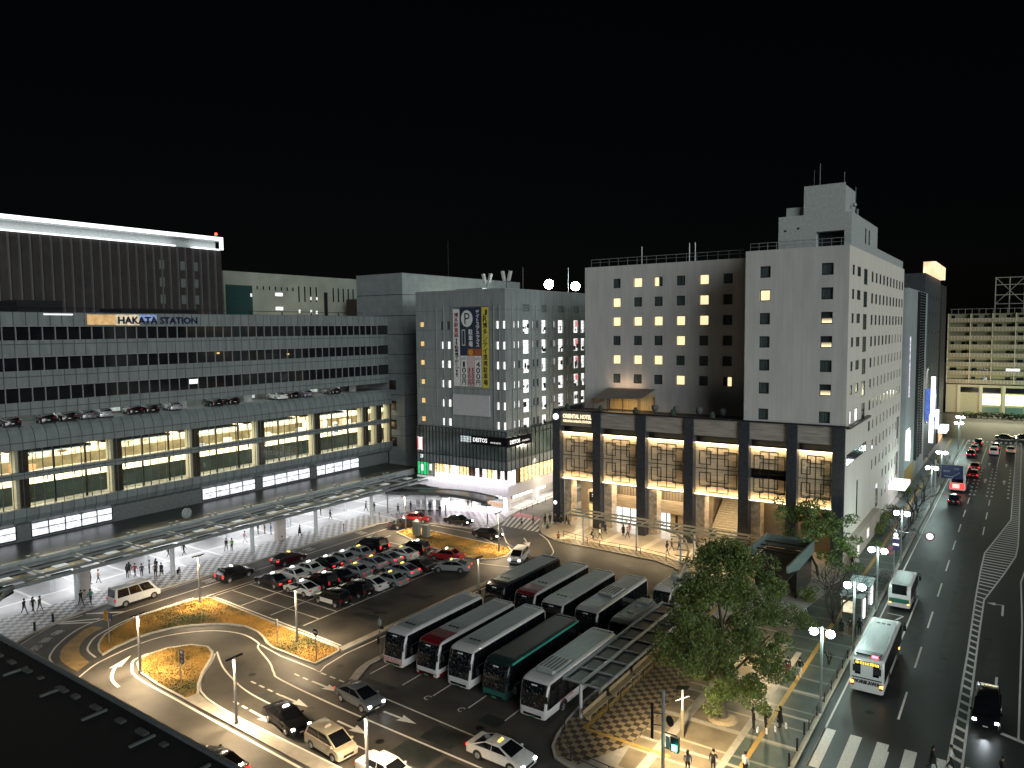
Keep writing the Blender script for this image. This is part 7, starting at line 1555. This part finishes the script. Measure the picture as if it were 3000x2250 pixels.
pl = [(-87.5, 35.0, .4, 'left of the three dark walkers nearest the lower left corner', C_blk, C_navy, 'walk', P1), (-87.1, 35.7, .4, 'middle of the three dark walkers nearest the lower left corner, in a short coat', C_blk, C_blk, 'walk2', P1), (-86.7, 36.2, .4, 'right of the three walkers nearest the lower left corner, in brown', C_brown, C_grey, 'walk', P1),
 (-85.1, 39.7, .2, 'dark striding person behind the rear of the white van', C_blk, C_blk, 'walk', P1), (-84.4, 40.4, .2, 'teal jacketed person striding right behind the white van', C_teal, C_navy, 'walk2', P1),
 (-91.3, 43.8, 1.2, 'dark figure left of the beige pillar', C_blk, C_blk, 'stand', P1), (-90.7, 44.4, 1.2, 'pale coated person left of the beige pillar', C_beige, C_grey, 'walk2', P1),
 (-89.7, 47.4, 2., 'dark person tucked against the beige pillar behind the van', C_blk, C_blk, 'stand', P1), (-89.1, 48.0, 2., 'person in a red jacket in the group beyond the van', C_red, C_navy, 'walk', P1), (-88.4, 48.5, 2.6, 'navy person at the right of the group beyond the van', C_navy, C_navy, 'stand', P1), (-90.2, 47.9, 2.6, 'tall dark person at the rear of the group beyond the van', C_blk, C_blk, 'stand', P1),
 (-89.0, 49.8, 1., 'grey jacketed stander between the van group and the round column', C_grey, C_blk, 'phone', P1), (-87.3, 49.6, -.5, 'walker with grey bag shape in front of the round column group', C_brown, C_blk, 'walk', P1), (-88.7, 50.5, 2., 'dark person behind the walker near the round column', C_blk, C_grey, 'stand', P1), (-86.8, 50.1, -1., 'person in a long dark coat left of the second round column', C_blk, C_blk, 'walk2', P1, C_blk), (-85.2, 51.3, 0., 'person crouching at the foot of the round column', C_blk, C_blk, 'squat', P1),
 (-92.3, 56.5, 1.6, 'stooping dark walker half hidden by the canopy edge', C_blk, C_blk, 'walk', P1), (-93.3, 54.9, 1.6, 'dark striding person deep under the canopy', C_navy, C_blk, 'walk', P1),
 (-89.4, 61.0, -1.2, 'dark person walking beside the one in green', C_blk, C_grey, 'walk2', P1), (-88.6, 61.3, -1.2, 'person in a bright green jacket', C_green, C_blk, 'stand', P1), (-90.5, 64.7, 1.2, 'person in pink with a pale bag', C_pink, C_white, 'walk', P1),
 (-92.8, 68.7, .6, 'dark person left of the second beige pillar', C_blk, C_blk, 'stand', P1), (-91.9, 69.2, .6, 'brown jacketed person left of the second beige pillar', C_brown, C_blk, 'stand', P1), (-91.0, 69.6, .6, 'blue jacketed person left of the second beige pillar', C_blue, C_blue, 'stand', P1), (-86.4, 71.1, 1.3, 'lone dark walker right of the second beige pillar', C_blk, C_blk, 'walk2', P1, C_blk),
 (-90.0, 80.2, .9, 'dark striding walker in the bright far part of the canopy', C_blk, C_blk, 'walk', P1), (-93.6, 81.4, .9, 'reddish dressed walker far under the canopy', C_red, C_blk, 'stand', P1), (-89.2, 87.2, .2, 'grey walker near the last round column', C_grey, C_blk, 'walk', P1), (-87.7, 87.6, .2, 'dark walker behind the last round column', C_blk, C_blk, 'walk2', P1),
 (-83.4, 88.7, 1.6, 'dark person with a pack left of the notice boards', C_blk, C_navy, 'walk2', P1), (-82.9, 91.2, .2, 'navy person beside the leftmost notice board', C_navy, C_blk, 'stand', P1), (-79.9, 92.6, 2., 'dark stooped person before the notice boards', C_navy, C_navy, 'phone', P1), (-77.2, 91.9, -1.6, 'dark person standing at the wedge topped post', C_blk, C_grey, 'stand', P1), (-76.2, 98, -.4, 'left one of the pair before the annex wall', C_brown, C_grey, 'walk', P1), (-75.6, 98.2, -.4, 'right one of the pair before the annex wall', C_blk, C_beige, 'walk2', P1)]
P2 = 'people around the zebra crossing'
pl += [(-61.3, 91.8, .5, 'dark haired walker with beige trousers on the zebra', C_blk, C_beige, 'walk', P2, None, 0), (-60.9, 94.4, .4, 'dark walker on the right end of the zebra', C_blk, C_brown, 'walk2', P2, None, 0), (-59.5, 95.6, 2.8, 'leftmost of the dark group at the hotel corner pillar', C_blk, C_blk, 'stand', P2), (-59.1, 96.4, 2.8, 'tall dark person in the hotel corner group', C_blk, C_navy, 'stand', P2), (-58.6, 97.1, 2.9, 'person with pale hands in the hotel corner group', C_navy, C_blk, 'phone', P2), (-58.0, 97.9, 2.9, 'rightmost grey jacketed one of the hotel corner group', C_grey, C_blk, 'stand', P2), (-57.9, 93.9, 2.9, 'teal jacketed crouching person before the hotel corner group', C_teal, C_blk, 'squat', P2), (-53.8, 90.0, 2., 'orange jacketed crouching person at the walkway kerb', C_or, C_blk, 'squat', P2)]
P3 = 'walkers on the hotel walkway'
pl += [(-56.9, 97.6, .2, 'brown dressed walker between marble column and pillar', C_brown, C_blk, 'walk', P3), (-56.3, 97.3, .2, 'pale walker just right of the brown dressed one', C_beige, C_blk, 'walk2', P3), (-53.1, 97.9, .2, 'white dressed walker left of the second pillar', C_white, C_white, 'walk2', P3), (-48.9, 93.2, .1, 'walker behind the cyclist with white top', C_white, C_blk, 'walk', P3), (-50.3, 96.0, .1, 'broad pale backed walker at the second pillar', C_beige, C_blk, 'walk', P3), (-49.6, 96.2, .1, 'navy coated walker at the second pillar', C_navy, C_navy, 'walk2', P3, C_navy), (-46.7, 96.3, 2.9, 'blonde dark dressed walker left of the pergola column', C_blk, C_blk, 'walk2', P3, C_blk), (-45.8, 95.8, 2.9, 'beige coated walker at the pergola column', C_beige, C_blk, 'walk', P3), (-46.4, 97.7, 2.9, 'pink dressed walker behind the pergola column', C_pink, C_pink, 'walk2', P3), (-38.2, 91.9, 0., 'dark walker in front of the trio by the pergola bend', C_blk, C_blk, 'walk2', P3), (-38.2, 93.4, .3, 'brown walker in the middle of the trio by the pergola bend', C_brown, C_brown, 'walk', P3), (-37.4, 94.0, .3, 'striding grey walker last of the trio by the pergola bend', C_grey, C_navy, 'walk', P3)]
P4 = 'people on the near sidewalk'
pl += [(-17.7, 46.3, 1.8, 'dark haired woman in a blue grey top left at the bottom edge', C_grey, C_blk, 'stand', P4), (-16.3, 47.3, 1.6, 'man with pale collar beside her at the bottom edge', C_blk, C_navy, 'phone', P4), (-14.4, 48.1, 1.2, 'person with white shoulders nearest the kerb bollards', C_white, C_blk, 'stand', P4), (-15.7, 54.3, .6, 'left one of the dark group with white bags', C_blk, C_blk, 'stand', P4), (-15.2, 55.7, .4, 'rear tall one of the dark group with white bags', C_blk, C_blk, 'stand', P4), (-14.9, 54.6, .6, 'centre one of the dark group with white bags', C_blk, C_blk, 'phone', P4), (-14.1, 55.6, 3., 'right one of the dark group, reaching out', C_blk, C_blk, 'phone', P4, C_blk), (-15.8, 64.5, 1.6, 'walker in a long dark coat right of the leafy tree', C_blk, C_blk, 'walk2', P4, C_red), (-14.9, 64.8, 1.6, 'walker in dark jacket and white trousers', C_blk, C_white, 'walk', P4), (-13.7, 76.0, 1.2, 'person in a dark short coat left of the queue at the bus stop', C_blk, C_grey, 'stand', P4, C_blk), (-13.0, 76.5, 1.4, 'left one of the pair queueing before the glass bus stop', C_blk, C_brown, 'stand', P4), (-12.6, 76.3, 1.4, 'right one of the pair queueing before the glass bus stop', C_brown, C_blk, 'phone', P4), (-11.9+.05-.4, 77.1, 1.5, 'dark suited person at the kerb beside the white coach', C_blk, C_blk, 'stand', P4), (-16.7, 98.7, -1.4, 'dark person by the parked bicycles near the hotel side', C_blk, C_blk, 'walk2', P4), (-16.1, 98.2, -1.4, 'white topped person near the hotel side', C_white, C_blk, 'walk', P4)]
P5 = 'people on the street crossing'
pl += [(-4.2, 56.1, 0., 'tall dark coated person crossing the zebra stripes', C_blk, C_blk, 'walk', P5, C_blk, 0), (-3.2, 56.7, 0., 'white topped person at the end of the zebra stripes', C_white, C_blk, 'walk2', P5, None, 0), (-.3, 57.2, 0., 'dark person cut by the bottom edge right of the ladder marking', C_blk, C_blk, 'walk', P5, None, 0)]
for i, q in enumerate(pl):
    x, y, f, lb, ja, tr, po, gr = q[:8]; co = q[8] if len(q) > 8 else None; z = .128 if len(q) < 10 else .0
    person(x, y, f, lb, ja, tr, po, gr, z, co, .97+.06*((i*37) % 11)/10, i % 3 == 1)
mb = MB(); mb.box(-.06, .06, -.16, .16, 0, .32, 0); mb.tube([(0, -.08, .32), (0, -.04, .42), (0, .04, .42), (0, .08, .32)], .008, 4, 0)
bag_m = mb.build('paper_bag', mat('white_paper', (.85, .85, .85), .6), None, False, None, (-15.35, 54.2, .128)); tag(bag_m, 'white paper bag at the left of the dark group', 'bag', 'white paper bags')
for x, y, lb in ((-14.75, 54.35, 'white paper bag before the centre of the dark group'), (-14.3, 55.0, 'large white paper bag standing in the dark group'), (-13.75, 55.9, 'white paper bag at the right of the dark group')): copy_tree(bag_m, (x, y, .128), .4, lb)
def bicycle(x, y, rz, label, group, z=.128):
    t = thing('bicycle', label, 'bicycle', (x, y, z), rz, group)
    if not BIKE:
        def ring(cx, r=.33):
            mb = MB(); pts = [(cx+r*cos(2*pi*k/18), 0, r+r*sin(2*pi*k/18)) for k in range(19)]; mb.tube(pts, .022, 5, 0, False)
            for k in range(6): a = pi*k/6; mb.tube([(cx-r*cos(a), 0, r-r*sin(a)), (cx+r*cos(a), 0, r+r*sin(a))], .004, 3)
            return mb
        ring(.52).build('wheel', M_tyre, t, False); ring(-.52).build('wheel', M_tyre, t, False)
        MB().tube([(-.52, 0, .33), (-.05, 0, .3), (.38, 0, .75), (-.18, 0, .75), (-.05, 0, .3)], .02, 5).tube([(-.52, 0, .33), (-.18, 0, .75)], .016, 5).tube([(.52, 0, .33), (.36, 0, .95)], .02, 5).build('frame', M_alum, t, False)
        MB().tube([(.28, -.26, 1.0), (.37, -.1, .97), (.37, .1, .97), (.28, .26, 1.0)], .016, 5).build('handlebar', M_steel, t, False); MB().box(-.32, -.08, -.08, .08, .82, .88).tube([(-.19, 0, .75), (-.2, 0, .83)], .016, 5).build('saddle', M_dark, t, False); MB().box(.45, .75, -.17, .17, .72, .95).build('basket', M_alum, t, False); BIKE.append(t)
    else:
        for ch in BIKE[0].children: copy_tree(ch, None, 0, None, t)
BIKE = []
bicycle(-49.6, 92.1, .1, 'bicycle ridden along the hotel walkway', 'bicycles'); person(-49.65, 92.1, .1, 'cyclist bent over the handlebar on the hotel walkway', C_blk, C_navy, 'ride', 'cyclists', .05)
for i, (x, y, lb) in enumerate(((-12.9, 94.6, 'parked bicycle nearest the minibus, by the sign mast'), (-12.8, 95.3, 'second parked bicycle by the sign mast'), (-12.9, 96.0, 'third parked bicycle by the sign mast'), (-12.8, 96.8, 'parked bicycle farthest from the minibus, by the sign mast'), (-13.1, 128.6, 'parked bicycle with pale basket among the bare trees'), (-12.9, 130, 'parked bicycle near the black taxi on the road'))): bicycle(x, y, pi+.2*(i % 2), lb, 'bicycles')
# ================================================================ CAMERA, LIGHT, WORLD
cam = bpy.data.cameras.new('camera'); co = bpy.data.objects.new('camera', cam); COL.objects.link(co); scn.camera = co
cam.sensor_fit = 'HORIZONTAL'; cam.sensor_width = 36; cam.lens = CAM_F/3000*36; cam.clip_start = .5; cam.clip_end = 2000
cy, sy, cp, sp = cos(CAM_YAW), sin(CAM_YAW), cos(CAM_PITCH), sin(CAM_PITCH)
fw = Vector((sy*cp, cy*cp, -sp)); r0 = Vector((cy, -sy, 0)); u0_ = r0.cross(fw); cr, srr = cos(CAM_ROLL), sin(CAM_ROLL)
rt = r0*cr+u0_*srr; up = u0_*cr-r0*srr
M = Matrix((rt, up, -fw)).transposed().to_4x4(); M.translation = Vector((0, 0, CAM_H)); co.matrix_world = M

w = bpy.data.worlds.new('World'); scn.world = w; w.use_nodes = True; nt = w.node_tree; bg = nt.nodes['Background']
sky = nt.nodes.new('ShaderNodeTexSky'); sky.sky_type = 'NISHITA'; sky.sun_disc = False
S = Vector((.80, -.50, .25)).normalized(); el = math.asin(S.z); az = math.atan2(S.x, S.y)
sky.sun_elevation = el; sky.sun_rotation = az
nt.links.new(sky.outputs[0], bg.inputs[0]); bg.inputs[1].default_value = .00035
sd = bpy.data.lights.new('city_glow', 'SUN'); sd.energy = 1.9; sd.angle = radians(36); sd.color = (.92, .98, .98)
so = bpy.data.objects.new('city_glow', sd); COL.objects.link(so); so.location = (60, -60, 60); so.rotation_euler = S.to_track_quat('Z', 'Y').to_euler()

# lamps under roofs and inside halls
for y in (34, 46, 58, 70, 82, 94):
    lamp('canopy_light', 'AREA', (-99, y, 3.42), 680, (.96, .97, 1), 9, sy=3, rot=(0, 0, 0)); lamp('canopy_light', 'AREA', (-90.5, y, 3.7), 400, (.97, .97, 1), 2.0, sy=9, rot=(0, 0, 0))
for y in (36, 48, 60, 72, 84, 96, 108, 120, 132):
    lamp('platform_light', 'AREA', (-113, y, 14.1), 3200, (1, .84, .56), 8, sy=9, rot=(0, 0, 0)); lamp('platform_light', 'AREA', (-131, y, 14.6), 3200, (1, .84, .58), 9, sy=9, rot=(0, 0, 0))
    lamp('track_light', 'AREA', (-106.2, y, 15.2), 330, (.9, 1, .8), 2, sy=9, rot=(0, 0, 0))
lamp('deck_light', 'AREA', (-107.5, 65, 19.6), 700, (.9, 1, .95), 6, sy=70, rot=(0, 0, 0))
lamp('roof_recess_light', 'AREA', (-135.5, 52, 48.2), 500, (.9, 1, 1), .3, sy=80, target=(-137, 52, 47))
lamp('annex_light', 'AREA', (-72.6, 98.6, 2.4), 500, (1, .95, .95), 5, sy=2.5, rot=(0, 0, 0)); lamp('annex_light', 'AREA', (-81, 98.6, 2.4), 600, (1, .97, 1), 9, sy=2.5, rot=(0, 0, 0)); lamp('lane_light', 'POINT', (-63.5, 114, 9), 3600, (1, .86, .62), .4); lamp('annex_light', 'AREA', (-68.4, 112, 2.4), 700, (1, .88, .72), 2.5, sy=20, rot=(0, 0, 0))
lamp('fascia_light', 'AREA', (-77.5, 98.9, 4.9), 260, (1, .96, 1), 18, sy=.3, target=(-77.5, 100.2, 3.4)); lamp('fascia_light', 'AREA', (-67.6, 109, 4.9), 300, (1, .9, .7), .3, sy=18, target=(-69.4, 109, 3.4))
for x, y in ((-55, 101.5), (-48.3, 100.6), (-41.5, 100.6), (-34.2, 101.5)): lamp('soffit_light', 'AREA', (x, y, 6.8), 420, (1, .80, .52), 4.5, sy=2.6, rot=(0, 0, 0))
lamp('soffit_light', 'AREA', (-24, 101, 6.8), 260, (1, .74, .42), 9, sy=3, rot=(0, 0, 0))
for x in (-52, -45.5, -39, -31): lamp('pergola_light', 'AREA', (x, 91.6, 3.6), 380, (1, .74, .40), 5, sy=.6, rot=(0, 0, 0))
lamp('tree_light', 'POINT', (-18.2, 66.0, 3.4), 1300, (1, .76, .42), .3)
lamp('street_building_light', 'AREA', (-12.5, 190, 9), 900, (1, .95, .85), 2, sy=30, target=(-17, 190, 7)); lamp('far_light', 'AREA', (-3, 290, 7), 2600, (1, .95, .62), 30, sy=2, target=(-3, 284, 0)); lamp('balcony_light', 'AREA', (-14, 280, 4), 3800, (1, .78, .5), 6, sy=2, target=(-16, 300, 22)); lamp('balcony_light', 'AREA', (6, 280, 4), 2600, (.6, 1, .75), 12, sy=2, target=(6, 300, 20))
# headlights that reach the ground
for x, y, a, e, c in ((-41.0, 40.9, -.12, 60, (.8, .95, 1)), (-26.7, 40.9, -.02, 60, (.85, .95, 1)), (-1.45, 63.2, -pi/2, 90, (.85, .95, 1)), (-52.7, 77.0, -pi/2+.28, 70, (.7, .85, 1)), (-43.2, 35.3, -.2, 30, (1, .85, .6))):
    d = Vector((cos(a), sin(a), -.16)); lamp('headlight_beam', 'SPOT', (x, y, .7), e*.9, c, .08, target=Vector((x, y, .7))+d, spot=1.3, blend=.7)

scn.view_settings.view_transform = 'Standard'; scn.view_settings.look = 'None'; scn.view_settings.exposure = 0; scn.view_settings.gamma = 1
cy_ = scn.cycles; cy_.use_denoising = True; cy_.max_bounces = 5; cy_.diffuse_bounces = 2; cy_.glossy_bounces = 3; cy_.transparent_max_bounces = 8; cy_.transmission_bounces = 2
cy_.sample_clamp_indirect = 3; cy_.sample_clamp_direct = 0; cy_.caustics_reflective = False; cy_.caustics_refractive = False; cy_.use_light_tree = True
try: cy_.denoiser = 'OPENIMAGEDENOISE'
except Exception: pass
